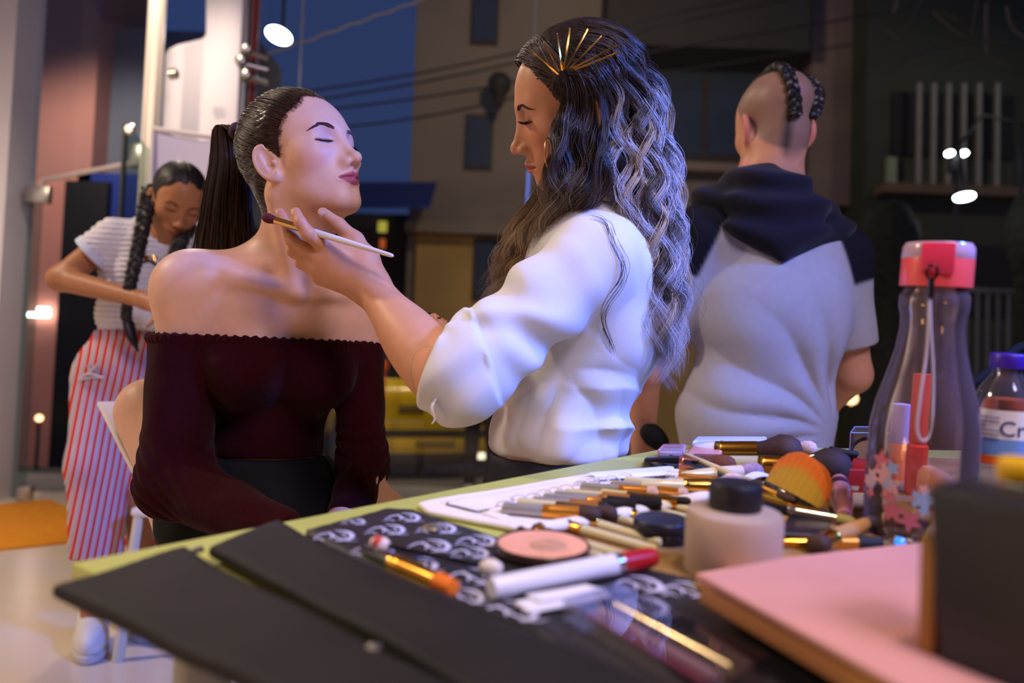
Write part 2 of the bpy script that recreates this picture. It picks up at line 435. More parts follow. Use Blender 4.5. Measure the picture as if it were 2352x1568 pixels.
# post of the doorway
pp = on_depth(357, 100, 4.3); mb = MB(); box(mb, (pp[0], 4.3, 1.8), (0.075, 0.07, 3.6)); pst = struct(mb.build('trim_2', mat('cream_metal', lin(230, 216, 200), rough=0.35, spec=0.5), None, bevel=0.008))
for dx in (-0.02, 0.026): mb = MB(); box(mb, (pp[0] + dx, 4.262, 1.8), (0.012, 0.014, 3.6)); mb.build('profile_rib', MATS['cream_metal'], pst, smooth=False)
mb = MB(); c = on_depth(386, 172, 4.25); lathe(mb, [(0.012, 0), (0.03, 0.01), (0.03, 0.05), (0.012, 0.06)], c, (1, 0, 0.2), n=16); mb.build('glass_clamp', STEEL, pst)
# white pillar with its stepped outline
yp = 4.55; out = [(467, -160), (468, 82), (405, 97), (386, 106), (374, 118), (371, 200), (366, 400), (350, 900), (338, 1260), (520, 1268), (545, 300), (560, 0), (567, -160)]
poly = [on_depth(x, y, yp) for x, y in out]; mb = MB(); prism(mb, poly, 0.22, (0, 1, 0)); struct(mb.build('wall_pillar', mat('white_gloss_panel', lin(232, 226, 232), rough=0.45), None, bevel=0.035))
# red post and steel tube with spider clamps
c0, c1 = on_depth(583, -100, 4.75), on_depth(560, 1200, 4.75); c0[1] = c1[1] = 4.75; mb = MB(); tube(mb, np.array([[c0[0], 4.75, 3.6], [c0[0] - 0.0, 4.75, 0.0]]), 0.045, n=20)
struct(mb.build('trim_3', mat('red_post', lin(176, 74, 58), rough=0.5, noise=0.25, nscale=12)))
cs = on_depth(566, 60, 4.62); mb = MB(); tube(mb, np.array([[cs[0], 4.62, 3.6], [cs[0], 4.62, 0.0]]), 0.026, n=16); st_ = struct(mb.build('trim_4', STEEL))
for py in (120, 146, 178):
    c = on_depth(570, py, 4.60); mb = MB(); tube(mb, np.array([c + [-0.09 if py == 146 else -0.02, -0.03, 0.0], c + [0.10, 0.05, -0.015]]), 0.015, n=10)
    lathe(mb, [(0.012, -0.03), (0.028, -0.02), (0.028, 0.02), (0.012, 0.03)], c + [-0.03 if py == 146 else 0.0, -0.04, 0], (0, 1, 0), n=14); mb.build('spider_clamp', STEEL, st_)
# orange mat by the door
q = [on_plane(x, y, 0.0) for x, y in ((-160, 1178), (112, 1150), (168, 1172), (175, 1246), (-10, 1266), (-200, 1300))]
mb = MB(); prism(mb, q, 0.012, (0, 0, 1)); tag(mb.build('door_mat', mat('orange_mat', lin(236, 150, 20), rough=0.8, noise=0.08, nscale=20, bump=0.2, bscale=120), None, bevel=0.004), 'flat orange mat on the floor by the glass door', 'mat')
# lavender-white cloth screen behind the girl with braids
mb = MB(); nx, nz = 16, 14; V = []
tl, tr = P(353, 296, 3.45), P(535, 322, 3.45)
for s in (0, 1):
    for i in range(nz + 1):
        for j in range(nx + 1):
            u = j / nx; v = i / nz; zt = tl[2] * (1 - u) + tr[2] * u - 0.02 * math.sin(math.pi * u)
            V.append((tl[0] * (1 - u) + tr[0] * u, tl[1] + 0.02 * math.sin(u * 5 + v * 3) * v + 0.004 * s + 0.015 * math.sin(3 * u + 5 * v), zt * (1 - v) + 0.02 * v))
n = (nx + 1) * (nz + 1); F = []
for i in range(nz):
    for j in range(nx):
        a = i * (nx + 1) + j; F.append((a, a + 1, a + nx + 2, a + nx + 1)); F.append((n + a + nx + 1, n + a + nx + 2, n + a + 1, n + a))
mb.add(V, F); scr = empty('cloth_screen', (tl[0] + 0.2, tl[1], 0), 'pale lavender cloth screen hanging behind the girl with braids', 'screen')
mb.build('cloth', mat('pale_cloth', lin(206, 200, 226), rough=0.85), scr)
mb = MB(); tube(mb, np.array([tl + [0, 0, 0.0], tr]), 0.012, n=10); mb.build('top_rod', mat('rod_white', lin(214, 206, 206), rough=0.4), scr)
for c in (tl, tr): mb = MB(); tube(mb, np.array([c, [c[0], c[1], 0.0]]), 0.010, n=8); mb.build('stand_pole', MATS['rod_white'], scr)

# ================================================================ outside: the street at dusk
GZ = -0.16
sbox('ground_street', (-30, 5.5, GZ - 0.1), (30, 40, GZ), mat('asphalt', lin(96, 90, 82), rough=0.8, noise=0.2, nscale=6), kind='structure')
sbox('ground_sidewalk', (-12, 5.5, GZ), (14, 6.6, -0.03), mat('paving', lin(150, 140, 126), rough=0.8, noise=0.12, nscale=3))
def pbox(name, x0, x1, ytop, ybot, yd, depth, m, parent=None, bevel=0, lift=None):
    """box whose front face fills the photo rectangle when placed at distance yd"""
    yref = min(max((max(ytop, 0) + min(ybot, 1100)) / 2, 60), 1000); a = on_depth(x0, yref, yd); b = on_depth(x1, yref, yd); xm = (x0 + x1) / 2
    zt = on_depth(xm, ytop, yd)[2]; zb = on_depth(xm, ybot, yd)[2] if ybot < 5000 else GZ
    mb = MB(); box(mb, ((a[0] + b[0]) / 2, yd + depth / 2, (zt + zb) / 2), (b[0] - a[0], depth, zt - zb))
    return mb.build(name, m, parent, smooth=bevel > 0, bevel=bevel)
# building across the street (beige)
BY = 12.0
bld = empty('building', (2.0, BY, GZ), 'beige and brown building across the street with a long upper window band', 'building')
CONC = mat('facade_concrete', lin(150, 132, 116), rough=0.85, noise=0.10, nscale=1.2)
OCH = mat('facade_ochre', lin(206, 164, 96), rough=0.85, noise=0.12, nscale=1.5)
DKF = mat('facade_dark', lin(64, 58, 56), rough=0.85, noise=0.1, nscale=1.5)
WIN = mat('window_blue_glass', lin(62, 74, 92), rough=0.15, spec=0.7)
FRM = mat('window_frame_dark', lin(70, 52, 46), rough=0.6)
pbox('wall', 936, 1984, -900, 9999, BY, 2.5, CONC, bld)
pbox('ground_floor_wall', 946, 1990, 536, 9999, BY - 0.12, 0.14, OCH, bld)
pbox('ledge', 930, 1480, 516, 540, BY - 0.35, 0.4, CONC, bld)
pbox('pilaster', 1862, 1972, -900, 470, BY - 0.5, 0.52, mat('pilaster_beige', lin(136, 112, 104), rough=0.85), bld)
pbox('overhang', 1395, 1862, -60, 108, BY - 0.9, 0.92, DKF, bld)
pbox('upper_slab', 1395, 1862, -300, -60, BY - 0.3, 0.32, CONC, bld)
def bwindow(x0, x1, y0, y1, yd, panes=1, parent=bld):
    f = pbox('window', x0, x1, y0, y1, yd - 0.05, 0.08, FRM, parent)
    for k in range(panes):
        a = x0 + (x1 - x0) * (k + 0.06) / panes; b = x0 + (x1 - x0) * (k + 0.94) / panes
        pbox('pane', a, b, y0 + (y1 - y0) * 0.07, y1 - (y1 - y0) * 0.07, yd - 0.07, 0.05, WIN, f)
bwindow(1082, 1145, -20, 102, BY); bwindow(1068, 1132, 262, 388, BY); bwindow(1086, 1150, 548, 690, BY - 0.12)
bwindow(1500, 1860, 150, 372, BY, 3); bwindow(1395, 1500, 150, 372, BY, 1); bwindow(1720, 1850, 560, 760, BY - 0.12, 2)
pbox('sill', 1395, 1862, 372, 392, BY - 0.25, 0.3, CONC, bld)
# darker house on the right with barred balcony
dkb = empty('building', (4.8, 11.0, GZ), 'dark green house at the right with pale upright balcony bars', 'building')
GRN = mat('facade_dark_green', lin(64, 66, 52), rough=0.85, noise=0.12, nscale=1.5)
pbox('wall', 1985, 2720, -900, 9999, 11.0, 4.0, GRN, dkb)
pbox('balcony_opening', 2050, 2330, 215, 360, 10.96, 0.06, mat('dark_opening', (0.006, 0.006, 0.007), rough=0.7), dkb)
pbox('balcony_slab', 2030, 2400, 424, 446, 10.7, 0.35, mat('slab_brown', lin(112, 88, 66), rough=0.85), dkb)
pbox('pale_wedge', 2040, 2060, 360, 425, 10.9, 0.12, mat('pale_green', lin(150, 156, 130), rough=0.85), dkb)
BAR = mat('pale_bars', lin(150, 140, 130), rough=0.6)
for x in (2112, 2146, 2180, 2215, 2250, 2292): pbox('balcony_bar', x - 5, x + 5, 190, 430, 10.72, 0.05, BAR, dkb)
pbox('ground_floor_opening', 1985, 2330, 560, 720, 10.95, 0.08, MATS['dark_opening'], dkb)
fen = empty('fence', (3.9, 8.2, GZ), 'pale upright railing along the street behind the pink-capped bottle', 'fence')
for x in range(2030, 2440, 24): pbox('fence_bar', x - 3, x + 3, 668, 870, 8.2, 0.03, BAR, fen)
pbox('top_rail', 2020, 2460, 660, 670, 8.2, 0.04, BAR, fen); pbox('bottom_rail', 2020, 2460, 862, 872, 8.2, 0.04, BAR, fen)
for nm, px, py, d, rx, rz, lab in (('shrub', 2050, 590, 7.2, 0.25, 0.52, 'dark rounded clipped shrub outside beside the man\'s shoulder'), ('shrub', 2352, 530, 7.2, 0.10, 0.34, 'dark rounded shrub outside at the right picture edge')):
    c = P(px, py, d); f = lambda p: np.minimum(smin(smax(ell(p, c, (rx, 0.24, rz)), -(p[:, 2] - c[2] + rz * 0.95), 0.05), rcone(p, c - [0, 0, rz * 0.4], np.array([c[0], c[1], GZ + 0.30]), rx * 0.8, rx * 0.55), 0.1), rcone(p, np.array([c[0], c[1], GZ + 0.4]), np.array([c[0], c[1], GZ - 0.02]), 0.05, 0.06)) + 0.012 * vnoise(p, 0.03, 2)
    V, Q = surf(f, (c[0] - 0.5, c[1] - 0.4, GZ - 0.05), (c[0] + 0.5, c[1] + 0.4, c[2] + 0.8), 0.028)
    tag(link(nm, mesh_np(nm, V, Q), mat('dark_leaf', lin(30, 34, 22), rough=0.8, noise=0.4, nscale=30)), lab, 'shrub')
# buildings at the left of the street
lb = empty('building', (-3.6, 8.2, GZ), 'pink and grey shop front with a blue fascia seen through the door', 'building')
pbox('pink_wall', 30, 200, -600, 9999, 8.0, 1.0, mat('pink_wall', lin(206, 140, 122), rough=0.85, noise=0.06, nscale=2), lb)
pbox('grey_wall', 200, 560, 70, 9999, 8.3, 1.0, mat('grey_blue_wall', lin(120, 124, 136), rough=0.85, noise=0.06, nscale=2), lb)
pbox('blue_fascia', 176, 560, 402, 505, 8.0, 0.3, mat('blue_fascia', lin(20, 50, 140), rough=0.6), lb)
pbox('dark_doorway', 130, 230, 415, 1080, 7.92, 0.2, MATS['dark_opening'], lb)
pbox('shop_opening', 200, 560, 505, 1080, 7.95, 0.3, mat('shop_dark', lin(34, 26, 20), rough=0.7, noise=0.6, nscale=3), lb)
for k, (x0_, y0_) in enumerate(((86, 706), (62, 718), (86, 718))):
    pbox('lit_panel', x0_, x0_ + 24, y0_, y0_ + 9, 7.9, 0.03, mat('lamp_white', (1, 1, 1), emit=(1.0, 0.95, 0.9), estr=9.0), lb)  # glowing panels imitate ceiling lights reflected in the door glass
# dusk-lit wall and awning between the left shop and the beige building
aw = empty('building', (-0.9, 13.0, GZ), 'low dark shop with a deep blue awning beyond the seated woman', 'building')
pbox('wall', 560, 945, 486, 9999, 12.6, 1.5, mat('low_shop_wall', lin(52, 50, 56), rough=0.8, noise=0.2, nscale=1.2), aw)
a0, a1 = on_depth(770, 424, 11.6), on_depth(1003, 424, 11.6); b0 = on_depth(770, 486, 11.0)
mb = MB(); prism(mb, [a0, a1, a1 + [0, -0.8, b0[2] - a0[2]], a0 + [0, -0.8, b0[2] - a0[2]]], 0.05, (0, 0.5, 1)); mb.build('awning', mat('awning_blue', lin(24, 44, 110), rough=0.7), aw, smooth=False)
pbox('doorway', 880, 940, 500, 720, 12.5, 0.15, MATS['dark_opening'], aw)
for x0_, x1_, y0_, y1_, cc in ((868, 888, 508, 532, (0.9, 0.75, 0.1)), (872, 884, 548, 570, (0.8, 0.15, 0.03))):
    pbox('lit_sign', x0_, x1_, y0_, y1_, 12.3, 0.05, mat('sign_%d' % y0_, cc, emit=cc, estr=0.45), aw)
# overhead cables
CAB = mat('cable_black', (0.015, 0.014, 0.018), rough=0.6)
for k, (pa, pb, lab) in enumerate((((600, 225), (1500, 40), 'topmost overhead cable crossing the dusk sky'), ((600, 247), (1500, 62), 'second overhead cable from the top'), ((640, 262), (1500, 118), 'third overhead cable from the top'), ((640, 300), (1240, 210), 'lowest overhead cable crossing the beige facade'))):
    a, b = on_depth(*pa, 9.5), on_depth(*pb, 9.5); u = np.linspace(-0.35, 2.2, 24)[:, None]; mb = MB(); tube(mb, a * (1 - u) + b * u - np.array([0, 0, 0.10]) * np.sin(np.clip(u, 0, 1) * math.pi), 0.013, n=6)
    tag(mb.build('overhead_cable', CAB), lab, 'cable', 'overhead cables')
# insulator hanging in front of the facade
mb = MB(); c = on_depth(1148, 170, 11.6); lathe(mb, [(0.10, 0.0), (0.17, -0.08), (0.17, -0.22), (0.09, -0.34), (0.08, -0.42), (0.02, -0.54)], c, (0, 0, 1), n=20); tube(mb, np.array([c, c + [0, 0.5, 0.12]]), 0.02, n=6)
tag(mb.build('facade_lantern', mat('lantern_dark', lin(44, 36, 36), rough=0.6)), 'dark unlit lantern hanging on the facade left of the artist\'s face', 'lantern')
# lit lamps
LAMP = mat('lamp_glow', (1, 1, 1), emit=(1.0, 0.98, 1.0), estr=16.0)
HOUS = mat('lamp_housing', (0.02, 0.02, 0.024), rough=0.5)
can = on_depth(640, 82, 5.6); cl = empty('canopy_lamp', can, 'bright round lamp at upper left beyond the window', 'lamp')  # added outside, stands for a ceiling lamp mirrored in the pane
mb = MB(); lathe(mb, [(0.0, -0.004), (0.092, -0.004), (0.092, 0.0)], can, (-0.15, -0.32, -0.94), n=28); mb.build('lit_disc', LAMP, cl)
mb = MB(); lathe(mb, [(0.088, 0.006), (0.086, 0.02), (0.05, 0.04), (0.0, 0.045)], can, (0.15, 0.32, 0.94), n=28, caps=False); mb.build('housing', HOUS, cl)
mb = MB(); tube(mb, np.array([can + [0.02, 0.02, 0.05], can + [0.02, 0.02, 1.9]]), 0.012, n=8); mb.build('rod', HOUS, cl)
tw_ = empty('twin_lamp', on_depth(2197, 375, 8.0), 'twin bright lamp heads on a dark body outside at right', 'lamp')
for x in (2181, 2213):
    c = on_depth(x, 352, 7.98); mb = MB(); lathe(mb, [(0.0, -0.012), (0.045, -0.006), (0.048, 0.006), (0.0, 0.02)], c, (0.1, -0.5, -0.86), n=18, flat=(1.0, 0.8)); mb.build('lit_head', LAMP, tw_)
pbox('lamp_body', 2187, 2208, 358, 392, 8.02, 0.10, HOUS, tw_); c = on_depth(2197, 392, 8.06); mb = MB(); tube(mb, np.array([c, [c[0], c[1], GZ]]), 0.022, n=8); mb.build('lamp_post', HOUS, tw_)
c = on_depth(2215, 451, 7.2); rl = empty('round_lamp', c, 'flat oval lit lamp below the twin lamp outside', 'lamp')
mb = MB(); lathe(mb, [(0.0, -0.02), (0.085, -0.012), (0.088, 0.0), (0.06, 0.012)], c, (0, 0.22, 1), n=28); mb.build('lit_disc', LAMP, rl)
mb = MB(); lathe(mb, [(0.06, 0.012), (0.05, 0.03), (0.0, 0.035)], c, (0, 0.22, 1), n=24); mb.build('housing', HOUS, rl)
mb = MB(); tube(mb, np.array([c + [0, 0, 0.03], c + [0, 0.1, 0.5], c + [0.4, 0.4, 0.9], [c[0] + 0.9, c[1] + 0.6, c[2] + 0.9], [c[0] + 0.9, c[1] + 0.6, GZ]]), 0.018, n=8); mb.build('bracket', HOUS, rl)
for px, py, d in ((1955, 915, 9.0), (90, 960, 7.7)):
    c = on_depth(px, py, d); s_ = 0.075 if px > 1000 else 0.035; e = empty('street_light', c, 'small warm light beside the man\'s elbow' if px > 1000 else 'small warm light low behind the glass door', 'lamp')
    mb = MB(); lathe(mb, [(0.0, -s_), (s_ * 0.8, -s_ * 0.6), (s_, 0), (s_ * 0.8, s_ * 0.6), (0, s_)], c, (0, 0, 1), n=16); mb.build('globe', mat('warm_globe', (1, 0.6, 0.3), emit=(1.0, 0.62, 0.30), estr=3.2), e)
    mb = MB(); tube(mb, np.array([c - [0, 0, s_], [c[0], c[1], GZ]]), 0.015, n=8); mb.build('stand', HOUS, e)
# added pale strand imitating a ceiling line reflected in the upper panes
a, b = on_depth(612, 126, 5.05), on_depth(985, -6, 5.05); u = np.linspace(0, 1, 30)[:, None]; mb = MB(); tube(mb, a * (1 - u) + b * u + np.array([0, 0, 0.006]) * np.sin(u * 40), 0.0075, n=8)
tag(mb.build('window_garland', mat('pale_cord', lin(196, 180, 168), rough=0.6)), 'pale cord stretched along the top of the window', 'cord')

# ---- yellow taxi parked outside
taxi = empty('taxi', (-0.8, 8.6, GZ), 'yellow taxi parked in the street behind the artist\'s elbow', 'car')
YEL = mat('taxi_yellow', lin(226, 182, 10), rough=0.3, coat=0.5)
tc0 = on_depth(990, 1000, 8.0); yaw = math.radians(24); fx = np.array([-math.sin(yaw), math.cos(yaw), 0]); sx_ = np.array([math.cos(yaw), math.sin(yaw), 0]); up_ = np.array([0, 0, 1.0])
org = np.array([tc0[0], 8.05, GZ]); TR = np.array([sx_, fx, up_])
def rbox(q, c, hs, r):
    d = np.abs(q - np.asarray(c)) - (np.asarray(hs) - r); return ln(np.maximum(d, 0)) + np.minimum(d.max(1), 0) - r
def taxi_sdf(p):
    q = (p - org) @ TR.T
    d = rbox(q, (0, 1.9, 0.62), (0.80, 1.9, 0.34), 0.16); d = smin(d, rbox(q, (0, 1.75, 1.08), (0.66, 1.15, 0.34), 0.22), 0.12)
    for sx2 in (-1, 1):
        for yy in (0.62, 3.1):
            w = np.maximum(np.sqrt((q[:, 1] - yy) ** 2 + (q[:, 2] - 0.30) ** 2) - 0.36, np.abs(q[:, 0] - sx2 * 0.78) - 0.20); d = smax(d, -w, 0.02)
    return d
V, Q = surf(taxi_sdf, (org[0] - 2.8, 7.2, GZ), (org[0] + 1.8, 12.6, GZ + 1.7), 0.05); link('body', mesh_np('taxi_body', V, Q), YEL, taxi)
W2 = lambda x, y, z: org + sx_ * x + fx * y + up_ * z
for sx2 in (-1, 1):
    for yy in (0.62, 3.1):
        mb = MB(); lathe(mb, [(0.0, -0.10), (0.30, -0.10), (0.33, -0.06), (0.33, 0.06), (0.30, 0.10), (0.0, 0.10)], W2(sx2 * 0.72, yy, 0.32), sx_, n=24); wh = mb.build('wheel', mat('tyre', (0.012, 0.012, 0.013), rough=0.8), taxi)
        mb = MB(); lathe(mb, [(0.0, 0), (0.19, 0.0), (0.19, 0.02), (0.0, 0.025)], W2(sx2 * 0.83, yy, 0.32), sx_ * sx2, n=18); mb.build('hubcap', STEEL, wh)
def tbox(name, c, s, m): mb = MB(); box(mb, W2(*c), s, (sx_, fx, up_)); return mb.build(name, m, taxi, bevel=0.015)
DK = mat('taxi_dark_trim', (0.012, 0.012, 0.014), rough=0.5)
tbox('rear_bumper', (0, -0.02, 0.34), (1.50, 0.12, 0.16), YEL); tbox('bumper_strip', (0, -0.05, 0.47), (1.30, 0.08, 0.05), DK); tbox('lower_valance', (0, 0.02, 0.22), (1.44, 0.12, 0.14), DK)
tbox('rear_window', (0, 0.62, 1.14), (1.04, 0.10, 0.36), mat('car_glass', (0.01, 0.012, 0.015), rough=0.1)); tbox('plate', (0.02, -0.075, 0.36), (0.42, 0.02, 0.08), mat('plate_dark_yellow', lin(150, 120, 20), rough=0.5)); tbox('badge_panel', (0.42, -0.005, 0.74), (0.34, 0.02, 0.20), mat('grey_sticker', lin(120, 104, 60), rough=0.6)); tbox('badge_text', (-0.22, -0.005, 0.70), (0.26, 0.02, 0.09), mat('olive_sticker', lin(120, 96, 16), rough=0.6))
for sx2 in (-1, 1): tbox('tail_light', (sx2 * 0.70, 0.03, 0.74), (0.10, 0.10, 0.24), mat('tail_light', (0.6, 0.06, 0.02), rough=0.2, emit=(1.0, 0.32, 0.12), estr=0.9 if sx2 > 0 else 0.9)); tbox('side_window', (sx2 * 0.645, 1.8, 1.14), (0.06, 1.7, 0.30), MATS['car_glass'])
tbox('fog_light', (0.52, -0.06, 0.235), (0.10, 0.05, 0.07), mat('fog_light', (1, 0.9, 0.7), emit=(1, 0.85, 0.6), estr=1.6))
# dark-clothed passer-by whose legs show beside the taxi
pb_ = empty('person', (on_depth(1108, 1000, 7.2)[0], 7.2, GZ), 'passer-by in dark clothes with white shoes beside the yellow taxi', 'person')
pc = np.array([on_depth(1108, 1000, 7.2)[0], 7.2, GZ])
def passer(p):
    q = p - pc; d = ell(q, (0, 0, 1.54), (0.085, 0.10, 0.125)); d = smin(d, rcone(q, (0, 0, 1.5), (0, 0, 1.34), 0.05, 0.06), 0.03)
    d = smin(d, rcone(q, (0, 0, 1.30), (0, 0, 0.92), 0.15, 0.14), 0.06); d = smin(d, np.minimum(rcone(q, (0.19, 0, 1.30), (0.24, 0, 0.80), 0.055, 0.035), rcone(q, (-0.19, 0, 1.30), (-0.24, 0, 0.80), 0.055, 0.035)), 0.04)
    for s in (-1, 1): d = smin(d, rcone(q, (0.08 * s, 0, 0.9), (0.10 * s, -0.02, 0.09), 0.09, 0.05), 0.04)
    return d
V, Q = surf(passer, pc - [0.4, 0.3, -0.03], pc + [0.4, 0.3, 1.75], 0.022); me = mesh_np('passer', V, Q); z = V[:, 2] - GZ
C = np.where((z > 1.36)[:, None], np.array(lin(170, 120, 90)), np.array((0.012, 0.011, 0.012))); set_attr(me, 'tint', C); link('body', me, mat('passer_mat', rough=0.8, attr='tint'), pb_)
for s in (-1, 1):
    mb = MB(); box(mb, pc + [0.10 * s, -0.06, 0.045], (0.09, 0.25, 0.09)); mb.build('white_shoe', mat('shoe_white', lin(200, 180, 160), rough=0.7), pb_, bevel=0.03)
# orange post standing in for a person in orange near the taxi
mb = MB(); a, b = on_depth(880, 850, 7.6), on_depth(873, 992, 7.6); tube(mb, np.array([a, (a + b) / 2, b, [b[0], b[1], GZ]]), [0.030, 0.032, 0.036, 0.02], n=12); lathe(mb, [(0.05, 0), (0.055, 0.05), (0.03, 0.10)], a, (0, 0, 1), n=14)
tag(mb.build('orange_bollard', mat('orange_plastic', lin(226, 96, 16), rough=0.5)), 'slim orange post in the street by the taxi', 'post')
# ---------------------------------------------------------------- a head (local: x side, y forward, z up; metres)
def head_sdf(P3, o):
    """o: options dict: jaw, lids, nose, lips, male"""
    p = P3.copy(); p[:, 0] = np.abs(p[:, 0])
    g = o.get
    d = ell(p, (0, -0.017, 0.038), (0.071, 0.090, 0.075))
    d = smin(d, ell(p, (0, 0.026, 0.030), (0.058, 0.057, 0.058)), 0.03)
    d = smin(d, ell(p, (0, 0.027, -0.020), (0.056, 0.056, 0.078)), 0.03)
    jw = g('jaw', 1.0); cz = g('cz', 0.0); mz = g('mz', 0.0)
    pm = p - np.array([0, 0, mz]); pc = p - np.array([0, 0, cz])
    d = smin(d, rcone(p, (0.045 * jw, -0.002, -0.044), (0.014 * jw, 0.060, -0.090 + cz), 0.014, 0.015), 0.034)
    d = smin(d, ell(pc, (0, 0.0675, -0.0925), (0.020, 0.0165, 0.0150)), 0.016)
    d = smin(d, ell(p, (0.041, 0.044, -0.020), (0.018, 0.023, 0.019)), 0.03)
    d = smin(d, rcone(p, (0.008, 0.0755, 0.017), (0.036, 0.0645, 0.020), 0.010, 0.0085), 0.018)
    # eye sockets and lids
    pe = p - np.array([0, 0, 0.0055])
    d = smax(d, -ell(pe, (0.0315, 0.0935, -0.001), (0.019, 0.0155, 0.0125)), 0.016)
    d = smin(d, sph(pe, (0.0310, 0.0635, -0.0015), 0.0146), 0.005)
    if g('lids', 'closed') == 'closed':
        # crease where the lids meet, low on the eyeball
        d = smax(d, -rcone(pe, (0.0175, 0.0782, -0.0070), (0.031, 0.0795, -0.0094), 0.0008, 0.0011), 0.0012)
        d = smax(d, -rcone(pe, (0.031, 0.0795, -0.0094), (0.0465, 0.0705, -0.0058), 0.0011, 0.0008), 0.0012)
    # nose
    nz = g('nose', 0.0)
    d = smin(d, rcone(p, (0, 0.0790, 0.009), (0, 0.0985 + nz, -0.0330), 0.0068, 0.0080), 0.013)
    d = smin(d, rcone(p, (0, 0.064, 0.004), (0, 0.0775, -0.0350), 0.0125, 0.0165), 0.012)
    d = smin(d, sph(p, (0, 0.1020 + nz, -0.0362 - g('tipdrop', 0.0)), 0.0086), 0.008)
    d = smin(d, ell(p, (0.0115, 0.0905, -0.0408), (0.0072, 0.0105, 0.0072)), 0.0065)
    # muzzle, lips
    d = smin(d, ell(pm, (0, 0.0605, -0.0645), (0.029, 0.0270, 0.026)), 0.02)
    d = smax(d, -ell(p, (0.0058, 0.0975 + nz * 0.5, -0.0488), (0.0036, 0.0062, 0.0046)), 0.003)
    L = g('lips', 1.0)
    d = smin(d, rcone(pm, (0.0045, 0.0890, -0.0650), (0.0215, 0.0775, -0.0692), 0.0049 * L, 0.0022), 0.005)
    d = smin(d, rcone(pm, (0.0, 0.0875, -0.0762), (0.0205, 0.0785, -0.0718), 0.0062 * L, 0.0026), 0.005)
    op = g('open', 0.0)
    d = smax(d, -rcone(pm, (0, 0.0955, -0.0703), (0.0235, 0.0802, -0.0700), 0.0017 + op, 0.0012), 0.003)
    d = smax(d, -sph(pm, (0, 0.0955, -0.0868), 0.0080), 0.012)
    # ear
    c = np.array([0.0735, -0.0095, -0.0135]); R = g('_R')
    if R is None:
        R = rotm('Z', 26) @ rotm('X', 14); R = R.T; o['_R'] = R
    q = (p - c) @ R.T
    e = ell(q, (0, 0, 0), (0.0070, 0.0185, 0.0300))
    e = smin(e, ell(q, (0.0, 0.004, -0.024), (0.0055, 0.0105, 0.0110)), 0.006)
    e = smax(e, -ell(q, (0.0078, 0.0030, 0.0030), (0.0075, 0.0115, 0.0200)), 0.004)
    # helix rim
    rr = np.sqrt((q[:, 1] / 0.0165) ** 2 + ((q[:, 2] - 0.001) / 0.0275) ** 2) + 1e-9
    ring = np.sqrt(((rr - 1) * 0.019) ** 2 + (q[:, 0] - 0.0035) ** 2) - 0.0030
    ring = np.maximum(ring, q[:, 1] - 0.009)
    e = smin(e, ring, 0.003)
    e = smin(e, rcone(q, (0.003, -0.004, -0.012), (0.003, -0.005, 0.014), 0.0022, 0.0018), 0.004)   # antihelix
    e = smin(e, sph(q, (0.0035, 0.0115, -0.006), 0.0042), 0.004)   # tragus
    d = smin(d, e, 0.006)
    return d

HEAD_MARKS = dict(nose=(0, .1105, -.0375), nasion=(0, .0865, .006), eye_out=(.0455, .0705, -.006), eye_in=(.0185, .0775, -.006),
    mouth=(.0235, .0805, -.070), lip=(0, .0945, -.070), chin=(0, .0790, -.1060), chinfront=(0, .087, -.092), tragus=(.0745, .0035, -.012), lobe=(.0730, -.004, -.038),
    brow_out=(.0475, .0640, .020), brow_in=(.013, .0850, .020), crown=(0, -.02, .108), ala=(.0185, .090, -.0410), forehead=(0, .0815, .045))

def brow_strokes(mb, sgn, f, n=150, length=0.0075, rad=0.00030, thick=1.0, arch=1.0, seed=3):
    """hairs of one eyebrow laid on the head surface f (local coordinates)"""
    rg = np.random.default_rng(seed)
    for i in range(n):
        t = rg.random(); w = (0.0046 * (1 - t) ** 0.7 * min(1, 0.35 + t * 5) + 0.0008) * thick
        x = 0.0145 + t * 0.0335; z = 0.0175 + arch * (0.0062 * math.sin(min(t / 0.68, 1) * 1.57) - 0.0075 * max(t - 0.62, 0) / 0.38) + (rg.random() - 0.5) * w
        pts = []
        for k in range(3):
            u = k / 2 * length
            pts.append([x + u * 0.9, 0.10, z + u * (0.50 - 0.85 * t)])
        pts = np.array(pts)
        # march back to surface
        for _ in range(14): pts[:, 1] -= f(pts) * 0.8
        pts[:, 1] += np.array([0.0002, 0.0006, 0.0004])
        pts[:, 0] *= sgn
        tube(mb, pts, [rad, rad, rad * 0.3], n=3, cap=False)
# ================================================================ make-up table
TZ = 0.78
PHI = math.radians(6.0)          # the table top slopes gently towards the camera
P0 = on_plane(1300, 1100, TZ)
RT = np.array([[1, 0, 0], [0, math.cos(PHI), -math.sin(PHI)], [0, math.sin(PHI), math.cos(PHI)]])
MT = Matrix.Translation(Vector(P0)) @ Matrix.Rotation(PHI, 4, 'X') @ Matrix.Translation(-Vector(P0))
_world_cam = (CAM, FWD, CR, CU)
